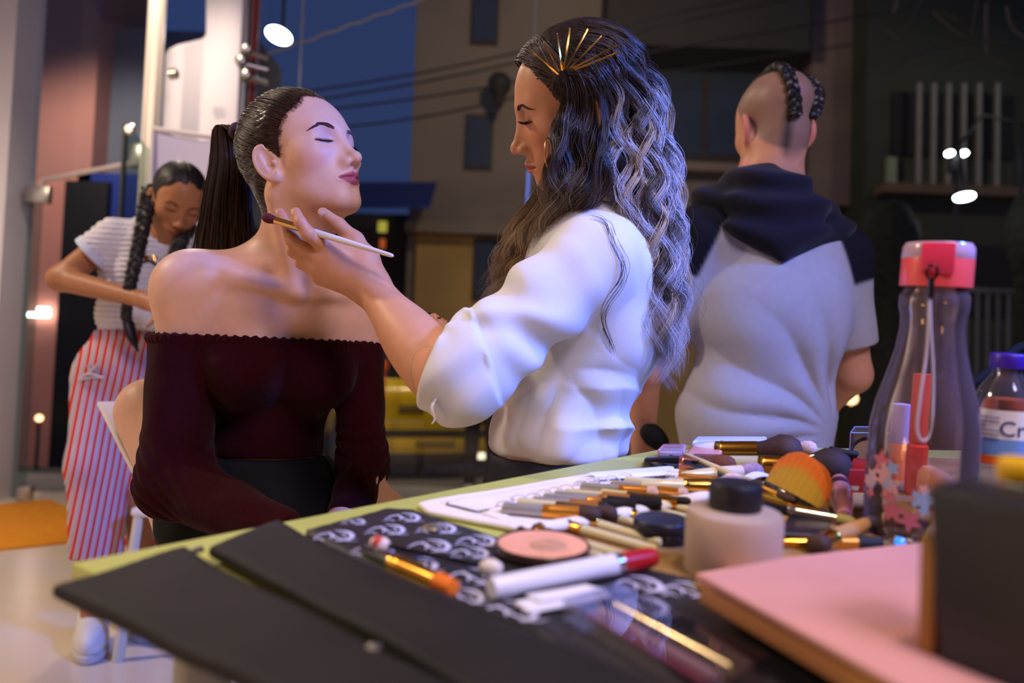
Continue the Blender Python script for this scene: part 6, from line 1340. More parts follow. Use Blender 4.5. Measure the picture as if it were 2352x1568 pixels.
# ---- white shirt
_cu = unit(A['wrL'] - A['elL'])
def art_shirt(p):
    g = A
    t = ell(p, g['chest'] + [0.012, 0, 0.01], (0.112, 0.170, 0.185))
    t = smin(t, np.minimum(rcone(p, g['nb'] + [0, 0, -0.035], g['shL'] + [0.0, 0.01, -0.004], 0.062, 0.060), rcone(p, g['nb'] + [0, 0, -0.035], g['shR'], 0.062, 0.062)), 0.05)
    t = smin(t, ell(p, P(1290, 930, 1.25), (0.103, 0.148, 0.115)), 0.04)
    t = smin(t, ell(p, P(1284, 1010, 1.25), (0.106, 0.150, 0.066)), 0.025)
    # folds: pulled from the armpit, bunched at the small of the back
    a = (p - P(1285, 850, 1.12)); rad = np.sqrt(a[:, 0] ** 2 + a[:, 2] ** 2) + 1e-6; ang = np.arctan2(a[:, 2], a[:, 0])
    m = np.clip(1 - rad / 0.26, 0, 1) * np.clip((rad - 0.02) / 0.05, 0, 1) * np.clip((-a[:, 2] + 0.04) / 0.06, 0, 1)
    fold = 0.0100 * m * (0.55 - np.abs(np.sin(ang * 4 + 6 * rad + 0.9 * vnoise(p, 0.05, 3))))
    zc = p[:, 2] - P(1430, 980, 1.2)[2]
    m2 = np.exp(-(zc / 0.07) ** 2) * np.clip((p[:, 0] - 0.05) / 0.10, 0, 1)
    fold = fold + 0.0110 * m2 * (np.abs(np.sin(zc * 52 + 3 * (p[:, 0] - 0.1) + 0.5 * vnoise(p, 0.06, 1))) - 0.5)
    m3 = np.clip(1 - np.abs(p[:, 2] - P(1200, 1030, 1.2)[2]) / 0.06, 0, 1)
    fold = fold + 0.004 * m3 * np.sin(p[:, 0] * 70 + p[:, 1] * 50 + 2 * vnoise(p, 0.06, 4))
    t = t + fold + 0.0030 * vnoise(p, 0.030, 6) + 0.0030 * (0.5 - np.abs(vnoise(p, 0.035, 13) * 1.6))
    t = smax(t, P(1285, 1066, 1.2)[2] - 0.000 + 0.06 * (np.abs(p[:, 0] - 0.07)) ** 1.2 - p[:, 2], 0.02)
    # near sleeve
    ax = unit(g['slE'] - g['shL']); L = np.linalg.norm(g['slE'] - g['shL'])
    s = rcone(p, g['shL'] + [0.0, 0, 0], g['slE'], 0.060, 0.056); s = smin(s, sph(p, g['elL'] + [0.008, 0, 0.004], 0.043), 0.04)
    u = (p - g['shL']) @ ax / L
    s = s + 0.0050 * np.clip(u * 3 - 0.3, 0, 1) * np.clip(1.15 - u, 0, 1) * np.sin(u * 26 + 2.2 * vnoise(p, 0.06, 9) + 30 * (p[:, 1] - 1.05)) + 0.003 * vnoise(p, 0.028, 2)
    # folded cuff
    c0 = P(1064, 862, 1.03); c1 = P(1012, 842, 1.035)
    cf = rcone(p, c0, c1, 0.056, 0.052); v = (p - c0) @ _cu
    cf = cf + 0.0035 * np.sin(np.arctan2((p - c0) @ np.array([0, 1, 0]), (p - c0) @ np.cross(_cu, [0, 1, 0])) * 9 + v * 40) * np.clip(v * 25, 0, 1)
    pl = (p - P(992, 850, 1.03)) @ unit(np.array([-0.93, 0.12, 0.30]))
    s = smin(s, cf, 0.010)
    bn = (p - P(1108, 800, 1.0)) @ unit(np.array([-0.93, 0, -0.37])) + 0.004 * vnoise(p, 0.04, 8)
    s = s - 0.0055 * np.clip(bn / 0.007 + 0.5, 0, 1) * np.clip(1 - (u - 1.6), 0, 1) * np.clip((u - 0.35) / 0.1, 0, 1)
    side_ = np.cross(ax, [0, 1, 0.]); w_ = (p - g['shL']) @ side_
    s = s + 0.0045 * np.clip(u * 2 - 0.2, 0, 1) * np.sin(w_ * 75 + u * 9 + 2.5 * vnoise(p, 0.05, 12)) * np.clip(1 - bn / 0.004, 0, 1)
    s = s + 0.0030 * np.clip(bn / 0.006, 0, 1) * np.sin(w_ * 120 + 1.5 * vnoise(p, 0.05, 7))
    s = smax(s, pl, 0.006)
    inner = rcone(p, g['elL'] - _cu * 0.02, g['wrL'], 0.046, 0.034)
    s = smax(s, -smax(inner, -((p - (g['elL'] + _cu * 0.012)) @ _cu), 0.003), 0.004)
    far = smin(rcone(p, g['shR'], g['elR'], 0.062, 0.060), rcone(p, g['elR'], g['elR'] * 0.6 + g['wrR'] * 0.4, 0.060, 0.052), 0.02)
    d = smin(t, s, 0.016); d = smin(d, far, 0.02)
    # open neck
    return smax(d, -rcone(p, g['nb'] + [-0.01, 0, 0.0], AH.w((0, -0.03, -0.05)), 0.062, 0.075), 0.006)
V, Q = surf(art_shirt, np.array([-0.20, 0.90, 0.72]), np.array([0.33, 1.52, 1.16]), 0.0036)
WSH = mat('white_cotton', (0.66, 0.655, 0.67), rough=0.85, spec=0.15, noise=0.03, nscale=25, bump=0.10, bscale=700)
sh = link('white_shirt', mesh_np('white_shirt', V, Q), WSH, art)
# cuff edge line and loose thread tab
mb = MB(); b0 = march(art_shirt, 1000, 915, 0.85, 1.2); tube(mb, spline([b0, b0 + [-0.004, -0.004, -0.012], b0 + [0.001, -0.006, -0.024], b0 + [-0.003, -0.004, -0.031]], 8), [0.004, 0.0035, 0.003, 0.003, 0.0025, 0.002, 0.0015, 0.0008], n=6, flat=(1, 0.4)); mb.build('cuff_tab', WSH, sh)
# ---- dark trousers
def art_pants(p):
    g = A; d = ell(p, g['pel'], (0.118, 0.172, 0.13)); d = smin(d, ell(p, g['waist'] + [0, 0, -0.03], (0.100, 0.138, 0.09)), 0.04)
    for s, x in ((-1, -0.02), (1, 0.03)):
        hip = g['pel'] + np.array([0.0, 0.075 * s, -0.03]); kn = np.array([hip[0] + 0.02, hip[1] + 0.02 * s, 0.38]); an = np.array([hip[0] + x + 0.02, hip[1] + 0.03 * s, 0.085])
        d = smin(d, rcone(p, hip, kn, 0.093, 0.068), 0.04); d = smin(d, rcone(p, kn, an, 0.066, 0.050), 0.03)
    return smax(smax(d, p[:, 2] - P(1280, 1052, 1.2)[2], 0.006), 0.10 - p[:, 2], 0.004)
V, Q = surf(art_pants, np.array([-0.30, 0.98, 0.06]), np.array([0.30, 1.54, 0.86]), 0.008)
link('dark_trousers', mesh_np('dark_trousers', V, Q), mat('navy_black_cloth', (0.008, 0.008, 0.013), rough=0.7, spec=0.3), art)

# ---- hair
_az = np.array([-0.105, -0.05, -0.02, 0.0, 0.03, 0.055, 0.075, 0.09, 0.12]); _ay = np.array([-0.09, -0.03, 0.006, 0.022, 0.036, 0.050, 0.060, 0.064, 0.06])
def ahairline(q): return q[:, 1] - np.interp(q[:, 2], _az, _ay) + 0.10 * np.clip(np.abs(q[:, 0]) - 0.055, 0, 1)
def art_cap(p):
    q = AH.loc(p); H = ahairline(q)
    off = np.clip(0.0006 - H * 0.25, -0.002, 0.011) + 0.0009 * np.sin(np.arctan2(q[:, 0], q[:, 1] + 0.02) * 50) * np.clip(-H * 14, 0, 1)
    return smax(skull(q) - off, H, 0.003) * AH.s
V, Q = surf(art_cap, AH.c - 0.15, AH.c + 0.15, 0.0030)
me = mesh_np('artist_hair_cap', V, Q); set_attr(me, 'tint', np.outer(0.8 + 0.3 * vnoise(V, 0.004), lin(44, 33, 29)))
ahair = link('hair', me, HAIRM('brown_hair'), art)
ROOT, MID, SILV, TAUPE = [np.array(lin(*c)) for c in ((58, 43, 35), (76, 62, 58), (214, 212, 226), (204, 184, 160))]
# combed strands on the skull: forehead and crown towards the pins, then down
PINB = AH.loc(march(art_cap, 1292, 172, 0.95, 1.25)[None])[0]
q = RNG.normal(0, 1, (9000, 3)); q /= np.linalg.norm(q, axis=1, keepdims=True); q = q * 0.11 + np.array([0, -0.01, 0.01])
for _ in range(12):
    dd, gq = grad(skull, q); q = q - dd[:, None] * gq
_h = ahairline(q); q = q[(_h < 0.002) & (_h > -0.035) & (q[:, 2] > 0.02) & (q[:, 0] < 0.055)][:900]
u = np.linspace(0, 1, 14); tie = PINB + RNG.normal(0, 0.007, (len(q), 3))
path = q[:, None] * (1 - u)[None, :, None] + tie[:, None] * u[None, :, None]
flat = path.reshape(-1, 3); lf = (0.004 + 0.006 * np.clip(np.tile(u, len(q)) * 2.5, 0, 1)) + np.repeat(RNG.uniform(-0.001, 0.003, len(q)), 14)
for _ in range(8):
    dd, gq = grad(skull, flat); flat = flat - (dd - lf)[:, None] * gq
path = flat.reshape(len(q), 14, 3); path[:, 0] -= 0.006 * path[:, 0] / np.linalg.norm(path[:, 0], axis=1, keepdims=True)
strand_mesh('combed_hair', AH.w(flat).reshape(path.shape), RNG.uniform(0.0004, 0.0010, len(q)), np.outer(RNG.uniform(0.5, 1.7, len(q)), ROOT), ahair, HAIRM('brown_hair'))

def crv(pts): return np.array(pts, float)
def flow(n_lock, per, Lc, Rc, K, dfun, colfun, wav, spread, seed, surfu=0.0, length=(0.86, 1.0), rmin=0.00018, rmax=0.00048):
    """locks between a left and a right guide (photo px); each lock a wavy bundle of strands"""
    rg = np.random.default_rng(seed); S_, R_, C_ = [], [], []
    for L in range(n_lock):
        s = (L + rg.random()) / n_lock; lay = rg.random(); end = rg.uniform(*length)
        a0 = s * 9 + rg.normal(0, 0.7); a1 = s * 7 + rg.normal(0, 0.8); wl = rg.uniform(*wav[1]); am = rg.uniform(*wav[0])
        g = Lc * (1 - s) + Rc * s; g = spline(g, 60)[:, :2]; uu = np.linspace(0, 1, 60) * end * 59
        g = np.stack([np.interp(uu, np.arange(60), g[:, k]) for k in (0, 1)], 1)
        u = np.linspace(0, 1, 60) * end
        d = dfun(s, u, lay) * np.ones(60)
        if surfu:
            for i in np.nonzero(u < surfu)[0]:
                dd = np.linspace(0.98, 1.24, 90); v = art_cap(np.array([P(g[i, 0], g[i, 1], x) for x in dd])); k = int(np.argmax(v < 0.001))
                if v[k] < 0.001:
                    w = np.clip((surfu - u[i]) / (surfu * 0.5), 0, 1); d[i] = d[i] * (1 - w) + (dd[k] - 0.004 - 0.009 * (1 - lay)) * w
        base = np.array([P(x, y, z) for (x, y), z in zip(g, d)])
        arc = np.concatenate([[0], np.cumsum(np.linalg.norm(np.diff(base, axis=0), axis=1))])
        ramp = np.clip((arc - 0.05) / 0.10, 0, 1)
        base = base + (CR * np.sin(arc / wl * 6.28 + a0)[:, None] + np.array([0, 0.8, 0]) * np.cos(arc / wl * 6.28 + a1)[:, None]) * (am * ramp)[:, None]
        kk = np.linspace(0, 59, K).astype(int); c = colfun(s, u[kk], lay, rg)
        for j in range(per):
            e = rg.normal(0, 1, 3) * spread; tw = rg.normal(0, 1, 3) * spread * 0.7
            w2 = rg.normal(0, 0.16); up = np.linspace(0.55, 1.25, K)[:, None]
            ph = np.sin(arc[kk] / wl * 6.28 + a0 + w2 * 3)[:, None] * CR * am * 0.25 * ramp[kk][:, None]
            S_.append(base[kk] + e * up + tw * np.linspace(-1, 1, K)[:, None] ** 2 + ph); R_.append(rg.uniform(rmin, rmax)); C_.append(c * rg.uniform(0.72, 1.3))
    return S_, R_, C_
def col_back(s, u, lay, rg):
    sv = np.clip((u - 0.16 - 0.12 * rg.random()) / 0.20, 0, 1) * (1.0 if rg.random() < 0.60 else 0.12)
    return ROOT[None] * (1 - sv)[:, None] + (SILV * 0.75 + MID * 0.25 if rg.random() < 0.7 else TAUPE)[None] * sv[:, None]
def col_side(s, u, lay, rg):
    sv = np.clip((u - 0.45) / 0.35, 0, 1) * rg.uniform(0.2, 0.9)
    return (ROOT * 0.9)[None] * (1 - sv)[:, None] + TAUPE[None] * sv[:, None]
K = 46
S1 = flow(66, 36, crv([(1305, 168), (1352, 185), (1388, 270), (1396, 370), (1410, 490), (1448, 610), (1480, 730), (1492, 830)]),
          crv([(1330, 47), (1432, 78), (1500, 170), (1536, 310), (1556, 450), (1562, 600), (1560, 760), (1540, 900)]), K,
          lambda s, u, lay: 1.195 - (0.095 - 0.15 * lay * lay) * np.sqrt(np.clip(1 - (1.5 * s - 0.55) ** 2, 0.02, 1)) * np.clip(0.75 + u * 1.3, 0, 1) + 0.02 * u, col_back, ((0.008, 0.014), (0.085, 0.125)), 0.0034, 21, 0.42)
S2 = flow(34, 36, crv([(1292, 175), (1296, 240), (1268, 330), (1258, 400), (1262, 450), (1240, 520), (1205, 580)]),
          crv([(1350, 130), (1392, 200), (1400, 330), (1385, 430), (1350, 478), (1325, 500), (1300, 540)]), K,
          lambda s, u, lay: 1.105 - 0.020 * np.sin(np.clip(u * 3, 0, 1.57)) + 0.05 * lay + np.clip(u - 0.55, 0, 1) * 0.26, col_side, ((0.004, 0.008), (0.08, 0.11)), 0.0045, 22, 0.30, (0.75, 1.0))
S3 = flow(26, 34, crv([(1252, 400), (1222, 455), (1180, 510), (1155, 570), (1135, 640), (1108, 705)]),
          crv([(1290, 420), (1275, 490), (1240, 545), (1215, 600), (1180, 640), (1135, 690)]), K,
          lambda s, u, lay: 1.235 + 0.04 * lay + 0.05 * u, lambda s, u, lay, rg: (MID * 1.1)[None] * (1 - np.clip(u * 2.2, 0, 1))[:, None] + (TAUPE * rg.uniform(0.8, 1.4))[None] * np.clip(u * 2.2, 0, 1)[:, None], ((0.007, 0.012), (0.08, 0.11)), 0.0038, 23, 0.0, (0.7, 1.0))
S4 = ([], [], [])
for xs, ph0 in ((0, 0.0), (10, 0.4)):
    gp = spline(crv([(1352 + xs, 500), (1378 + xs, 512), (1404 + xs, 545), (1420 + xs, 590), (1416 + xs * 0.6, 640), (1398 + xs * 0.4, 690), (1384, 740), (1392, 790), (1408, 815)]), K)
    base = np.array([march(art_shirt, x, y, 0.85, 1.35) for x, y in gp]); base[1:-1] = (base[:-2] + base[1:-1] + base[2:]) / 3
    for j in range(5):
        S4[0].append(base + vw * RNG.uniform(0.002, 0.007) + RNG.normal(0, 0.0030, 3)[None] * np.linspace(1.2, 0.7, K)[:, None] + CR * 0.0050 * np.sin(np.linspace(0, 16, K) + ph0)[:, None]); S4[1].append(0.00032); S4[2].append(np.repeat((ROOT * RNG.uniform(0.8, 1.8))[None], K, 0))
for nm, S_ in (('back_waves', S1), ('side_waves', S2), ('front_waves', S3), ('loose_lock', S4)):
    strand_mesh(nm, S_[0], S_[1], S_[2], ahair, HAIRM('brown_hair'))
# flyaway hairs
st = [S1[0][i] + np.linspace(0, 1, K)[:, None] ** 1.5 * RNG.normal(0, 0.018, 3)[None] for i in RNG.integers(0, len(S1[0]), 160)]
strand_mesh('flyaways', st, np.full(len(st), 0.0002), np.tile(MID * 1.5, (len(st), 1)), ahair, HAIRM('brown_hair'))
# ---- hoop earring
mb = MB(); hc = P(1267, 352, 1.085)
tube(mb, np.array([hc + (CR * 0.35 + np.array([0, 0.9, 0])) * 0.020 * math.cos(a) * 0.9 + CU * 0.021 * math.sin(a) - CR * 0.004 for a in np.linspace(0, 2 * math.pi, 40)]), 0.0008, n=6, cap=False)
tag(mb.build('hoop_earring', mat('gold_metal', lin(212, 164, 80), rough=0.25, metal=1.0), art), 'thin gold hoop earring')
# ---- gold bobby pins, fanned above the temple
tips = [(400, 255), (462, 190), (545, 135), (625, 103), (740, 103), (828, 147), (915, 210), (937, 250)]; bas = [(552, 390), (556, 372), (577, 365), (590, 360), (602, 355), (625, 352), (640, 352), (655, 360)]
words = ['leftmost gold bobby pin of the fan, nearest the forehead', 'second gold bobby pin of the fan counted from the forehead', 'third gold bobby pin of the fan counted from the forehead', 'fourth gold bobby pin of the fan, standing almost upright',
         'fifth gold bobby pin of the fan, leaning back from upright', 'sixth gold bobby pin of the fan counted from the forehead', 'seventh gold bobby pin of the fan, second from the back', 'rearmost gold bobby pin of the fan, lying flattest']
def cap2(p): return art_cap(p) - 0.021
for (tx, ty), (bx, by), wd_ in zip(tips, bas, words):
    pts = []
    for u in np.linspace(0, 1, 9):
        x, y = (bx + (tx - bx) * u) / 2.751 + 1080, (by + (ty - by) * u) / 2.751 + 30
        pts.append(march(cap2, x, y, 0.95, 1.24))
    pts = np.array(pts); pts[1:-1] = (pts[:-2] + pts[1:-1] + pts[2:]) / 3; pts += vw * 0.003
    side = unit(np.cross(pts[-1] - pts[0], vw)) * 0.0007
    e = empty('bobby_pin', pts[0], wd_ + ' in the artist\'s hair', 'hairpin', 'gold bobby pins in the hair')
    mb = MB(); tube(mb, pts + side, 0.0006, n=6); mb.build('straight_prong', MATS['gold_metal'], e)
    wv = pts - side + vw * 0.0012 * np.abs(np.sin(np.linspace(0, 9.4, 9)))[:, None] * np.linspace(0, 1, 9)[:, None]
    mb = MB(); tube(mb, wv, 0.0006, n=6); mb.build('crimped_prong', MATS['gold_metal'], e)
    mb = MB(); lathe(mb, [(0.0002, -0.0015), (0.0013, -0.0006), (0.0013, 0.0006), (0.0002, 0.0015)], pts[-1], pts[-1] - pts[0], n=8); mb.build('ball_tip', MATS['gold_metal'], e)
# ================================================================ man seen from behind
man = empty('person', (0.62, 1.82, 0.0), 'man seen from behind in a grey hooded shirt, shaved head with two braids', 'person')
MH = Head(P(1778, 292, 1.80), rot_head(14, -8, -3), 1.05, dict(lids='closed', jaw=1.12))
M_ = dict(nb=P(1762, 430, 1.80), shL=P(1618, 545, 1.78), shR=P(1925, 590, 1.82), elR=P(1958, 860, 1.86), wrR=P(1900, 930, 2.06),
          elL=P(1480, 840, 1.84), wrL=P(1478, 1010, 1.95), chest=P(1765, 700, 1.80), waist=P(1735, 960, 1.80), pel=P(1730, 1160, 1.80))
def man_body(p):
    g = M_; d = MH.sdf(p)
    d = smin(d, rcone(p, MH.w((0, -0.030, -0.03)), g['nb'], 0.056, 0.064), 0.03)
    d = smin(d, np.minimum(rcone(p, g['nb'], g['shL'], 0.06, 0.055), rcone(p, g['nb'], g['shR'], 0.06, 0.055)), 0.05)
    d = smin(d, ell(p, g['chest'], (0.165, 0.105, 0.19)), 0.05); d = smin(d, ell(p, g['waist'], (0.150, 0.10, 0.15)), 0.06); d = smin(d, ell(p, g['pel'], (0.16, 0.11, 0.13)), 0.05)
    for a, b, c in (('shL', 'elL', 'wrL'), ('shR', 'elR', 'wrR')):
        d = smin(d, rcone(p, g[a], g[b], 0.050, 0.042), 0.03); d = smin(d, rcone(p, g[b], g[c], 0.041, 0.028), 0.02)
        t = unit(g[c] - g[b]); d = smin(d, rcone(p, g[c], g[c] + t * 0.07, 0.027, 0.032), 0.02)
        for k in range(4):
            o = np.array([0.0, 0.017 * (k - 1.5), 0]); d = smin(d, rcone(p, g[c] + t * 0.08 + o, g[c] + t * 0.15 + o + [0, 0, -0.02], 0.0095, 0.0075), 0.004)
        d = smin(d, rcone(p, g[c] + t * 0.03 + [0.02, 0, 0], g[c] + t * 0.09 + [0.045, 0, 0], 0.012, 0.009), 0.01)
    for s in (-1, 1):
        hip = g['pel'] + np.array([0.08 * s, 0, -0.04]); an = np.array([hip[0] + 0.02 * s, hip[1], 0.085])
        d = smin(d, rcone(p, hip, np.array([hip[0], hip[1], 0.42]), 0.085, 0.058), 0.04); d = smin(d, rcone(p, np.array([hip[0], hip[1], 0.42]), an, 0.056, 0.04), 0.03)
        d = smin(d, rcone(p, an, an + [0, 0.16, -0.05], 0.04, 0.034), 0.03)
    return d
V, Q = surf_multi(man_body, [(np.array([0.16, 1.60, 0.0]), np.array([1.02, 2.30, 1.66]), 0.008), (MH.c - 0.14, MH.c + 0.14, 0.0032)])
me = mesh_np('man_body', V, Q); q = MH.loc(V)
C = np.tile(np.array(lin(206, 148, 116)), (len(V), 1))
# cropped hair shadow on the scalp, braided bands left dark, ears flushed
sc_ = np.clip((np.interp(q[:, 2], [-0.075, -0.055, 0.0, 0.06, 0.13], [-0.055, -0.035, 0.005, 0.04, 0.05]) - q[:, 1]) / 0.012, 0, 1) * (np.abs(q[:, 0]) < 0.074) * (ln(q) < 0.15)
shade = np.array(lin(112, 96, 90)); dark = np.array(lin(62, 52, 52))
C = C * (1 - 0.75 * sc_[:, None]) + shade * 0.75 * sc_[:, None]
low = sc_ * np.clip((0.000 - q[:, 2]) / 0.015, 0, 1) * np.clip(1 - np.abs(np.abs(q[:, 0] - 0.014) - 0.036) / 0.016, 0, 1)
C = C * (1 - low[:, None]) + dark * low[:, None]
ear = np.clip((np.abs(q[:, 0]) - 0.072) / 0.004, 0, 1) * (ln(q) < 0.12); C = C * (1 - 0.6 * ear[:, None]) + np.array(lin(214, 110, 120)) * 0.6 * ear[:, None]
set_attr(me, 'tint', C); link('body', me, SKIN('skin_light'), man)
# two tight braids over the crown and the hair left on top
BLK = mat('black_hair', lin(26, 20, 22), rough=0.45, spec=0.5, noise=0.3, nscale=200)
def skull_pt(x, y, z, f=skull):
    q = np.array([[x, y, z]], float)
    for _ in range(20):
        dd, gq = grad(f, q); q = q - dd[:, None] * gq
    return q[0]
for sx, xoff in ((-1, -0.012), (1, 0.056)):
    e = MB(); path = np.array([skull_pt(xoff * (0.75 + 0.25 * math.sin(t * 3)), 0.075 * math.cos(t), 0.03 + 0.09 * math.sin(t)) for t in np.linspace(0.7, 3.55, 34)])
    N = path - np.array([0, -0.017, 0.038]); N /= np.linalg.norm(N, axis=1, keepdims=True)
    for j in range(3):
        w = np.linspace(0, 34, 34) + j * 2.09
        lobes = np.interp(np.linspace(0, 33, 130), np.arange(34), np.arange(34))
        pp = np.stack([np.interp(lobes, np.arange(34), path[:, k]) for k in range(3)], 1); nn = np.stack([np.interp(lobes, np.arange(34), N[:, k]) for k in range(3)], 1)
        ph = lobes * 1.55 + j * 2.094
        pp = pp + np.array([1.0, 0, 0]) * (0.0085 * np.sin(ph))[:, None] + nn * (0.004 + 0.0042 * np.sin(2 * ph))[:, None]
        tube(e, MH.w(pp), 0.0070 * MH.s, n=7)
    e.build('braid', BLK, man)
topc = lambda p: smax(smax(skull(MH.loc(p)) - 0.003, -(MH.loc(p)[:, 2] - 0.082 - 0.25 * np.abs(MH.loc(p)[:, 0] - 0.0)), 0.004), np.abs(MH.loc(p)[:, 0] - 0.004) - 0.052, 0.004) * MH.s
V, Q = surf(topc, MH.c - 0.16, MH.c + 0.16, 0.004); link('hair_on_top', mesh_np('man_top_hair', V, Q), BLK, man)

# grey raglan shirt with dark hood and shoulders
def man_shirt(p):
    g = M_
    t = ell(p, g['chest'] + [0, 0, 0.0], (0.190, 0.125, 0.21)); t = smin(t, ell(p, g['waist'], (0.176, 0.125, 0.17)), 0.05)
    t = smin(t, ell(p, g['pel'] + [0, 0, 0.05], (0.178, 0.13, 0.14)), 0.05)
    t = smin(t, np.minimum(rcone(p, g['nb'] + [0, 0, -0.05], g['shL'], 0.075, 0.070), rcone(p, g['nb'] + [0, 0, -0.05], g['shR'], 0.075, 0.070)), 0.05)
    r = p - P(1900, 1000, 1.75); rad = np.sqrt(r[:, 0] ** 2 + r[:, 2] ** 2) + 1e-6; ang = np.arctan2(r[:, 2], -r[:, 0])
    t = t + 0.021 * np.clip(1 - rad / 0.46, 0, 1) * np.clip((rad - 0.03) / 0.10, 0, 1) * (0.5 - np.abs(np.sin(ang * 8 + 4 * rad + 0.8 * vnoise(p, 0.09, 3)))) * np.clip((1.12 - p[:, 2]) / 0.15, 0, 1) + 0.004 * vnoise(p, 0.05, 5)
    t = smax(t, P(1730, 1120, 1.8)[2] - p[:, 2], 0.006)
    for a, b, end in (('shR', 'elR', 0.74), ('shL', 'elL', 0.74)):
        ax = g[b] - g[a]; e = g[a] + ax * end; s = rcone(p, g[a], e, 0.070, 0.064); s = smax(s, (p - e) @ unit(ax), 0.004)
        t = smin(t, s + 0.003 * vnoise(p, 0.04, 2), 0.025)
    return smax(t, -rcone(p, g['nb'], MH.w((0, -0.03, -0.03)), 0.066, 0.075), 0.006)
V, Q = surf(man_shirt, np.array([0.20, 1.60, 0.68]), np.array([1.02, 2.02, 1.32]), 0.0058)
me = mesh_np('man_shirt', V, Q)
grey = np.array(lin(168, 166, 172)); navy = np.array((0.010, 0.010, 0.016))
# raglan seam: dark above a slanted line on each shoulder
def pix(V):
    r = V - CAM; d = r @ FWD; return 1176 + F_PX * (r @ CR) / d, 784 - F_PX * (r @ CU) / d
cx = M_['chest'][0]; xx = V[:, 0] - cx; zz = V[:, 2]
zt = M_['shR'][2]
lineL = zt + 0.060 + (xx + 0.115) * 1.9; lineR = zt + 0.005 - (xx - 0.150) * 1.9
m = np.clip((np.where(xx < 0, -(xx + 0.128) - np.maximum(0, (zt + 0.040 - zz)) * 0.42 + np.maximum(0, zz - zt - 0.04) * 1.2, (xx - 0.128) - np.maximum(0, (zt + 0.020 - zz)) * 0.42 + np.maximum(0, zz - zt - 0.02) * 1.2)) / 0.009, 0, 1)
m = m * np.clip((zz - (zt - 0.085 + 0.35 * np.clip(np.abs(xx) - 0.15, 0, 1))) / 0.009, 0, 1)
set_attr(me, 'tint', grey[None] * (1 - m[:, None]) + navy[None] * m[:, None])
mshirt = link('grey_shirt', me, mat('grey_jersey', rough=0.9, spec=0.15, attr='tint', noise=0.04, nscale=60, wave=('Z', 140, 0.08, 3.0)), man)
# hood lying on the back
def man_hood(p):
    g = M_; c = P(1780, 470, 1.74)
    d = smin(rcone(p, P(1640, 470, 1.78), P(1750, 430, 1.725), 0.052, 0.052), rcone(p, P(1750, 430, 1.725), P(1905, 530, 1.79), 0.052, 0.050), 0.03)
    d = smin(d, ellr(p, P(1785, 500, 1.705), (0.105, 0.034, 0.075), np.eye(3)), 0.04)
    d = smin(d, rcone_flat(p, P(1790, 500, 1.69), P(1798, 570, 1.680), 0.075, 0.014, (0, 1, 0), 0.42), 0.05)
    d = smin(d, np.minimum(rcone(p, P(1650, 480, 1.76), P(1792, 586, 1.685), 0.034, 0.012), rcone(p, P(1910, 540, 1.76), P(1798, 588, 1.685), 0.034, 0.012)), 0.03)
    z = p[:, 2] - c[2]; x = p[:, 0] - c[0]
    d = d + 0.007 * np.sin((z - 1.6 * x * x * np.sign(1)) * 95 + 1.2 * vnoise(p, 0.06, 4)) * np.clip((1.80 - p[:, 1]) / 0.05, 0, 1)
    return smax(d, -rcone(p, g['nb'] + [0, 0.03, -0.01], MH.w((0, -0.02, -0.03)), 0.060, 0.075), 0.01)
V, Q = surf(man_hood, np.array([0.32, 1.52, 1.00]), np.array([0.90, 1.98, 1.36]), 0.0055)
link('dark_hood', mesh_np('man_hood', V, Q), mat('navy_jersey', (0.012, 0.011, 0.019), rough=0.9, spec=0.12, sheen=0.1), man)
def man_pants(p):
    g = M_; d = ell(p, g['pel'] + [0, 0, -0.02], (0.178, 0.122, 0.14))
    for s in (-1, 1):
        hip = g['pel'] + np.array([0.08 * s, 0, -0.04]); d = smin(d, rcone(p, hip, np.array([hip[0] + 0.02 * s, hip[1], 0.09]), 0.095, 0.062), 0.03)
    return smax(d, 0.10 - p[:, 2], 0.004)
V, Q = surf(man_pants, np.array([0.24, 1.60, 0.06]), np.array([0.94, 2.04, 0.86]), 0.011)
link('black_trousers', mesh_np('man_pants', V, Q), MATS['black_cloth'], man)
mb = MB(); tube(mb, spline([P(1478, 985, 1.88), P(1500, 1000, 1.86), P(1530, 1030, 1.85)], 8), [0.012, 0.02, 0.024, 0.026, 0.026, 0.024, 0.02, 0.012], n=10)
tag(mb.build('waist_pouch', MATS['black_cloth'], man), 'black pouch at his left hip')

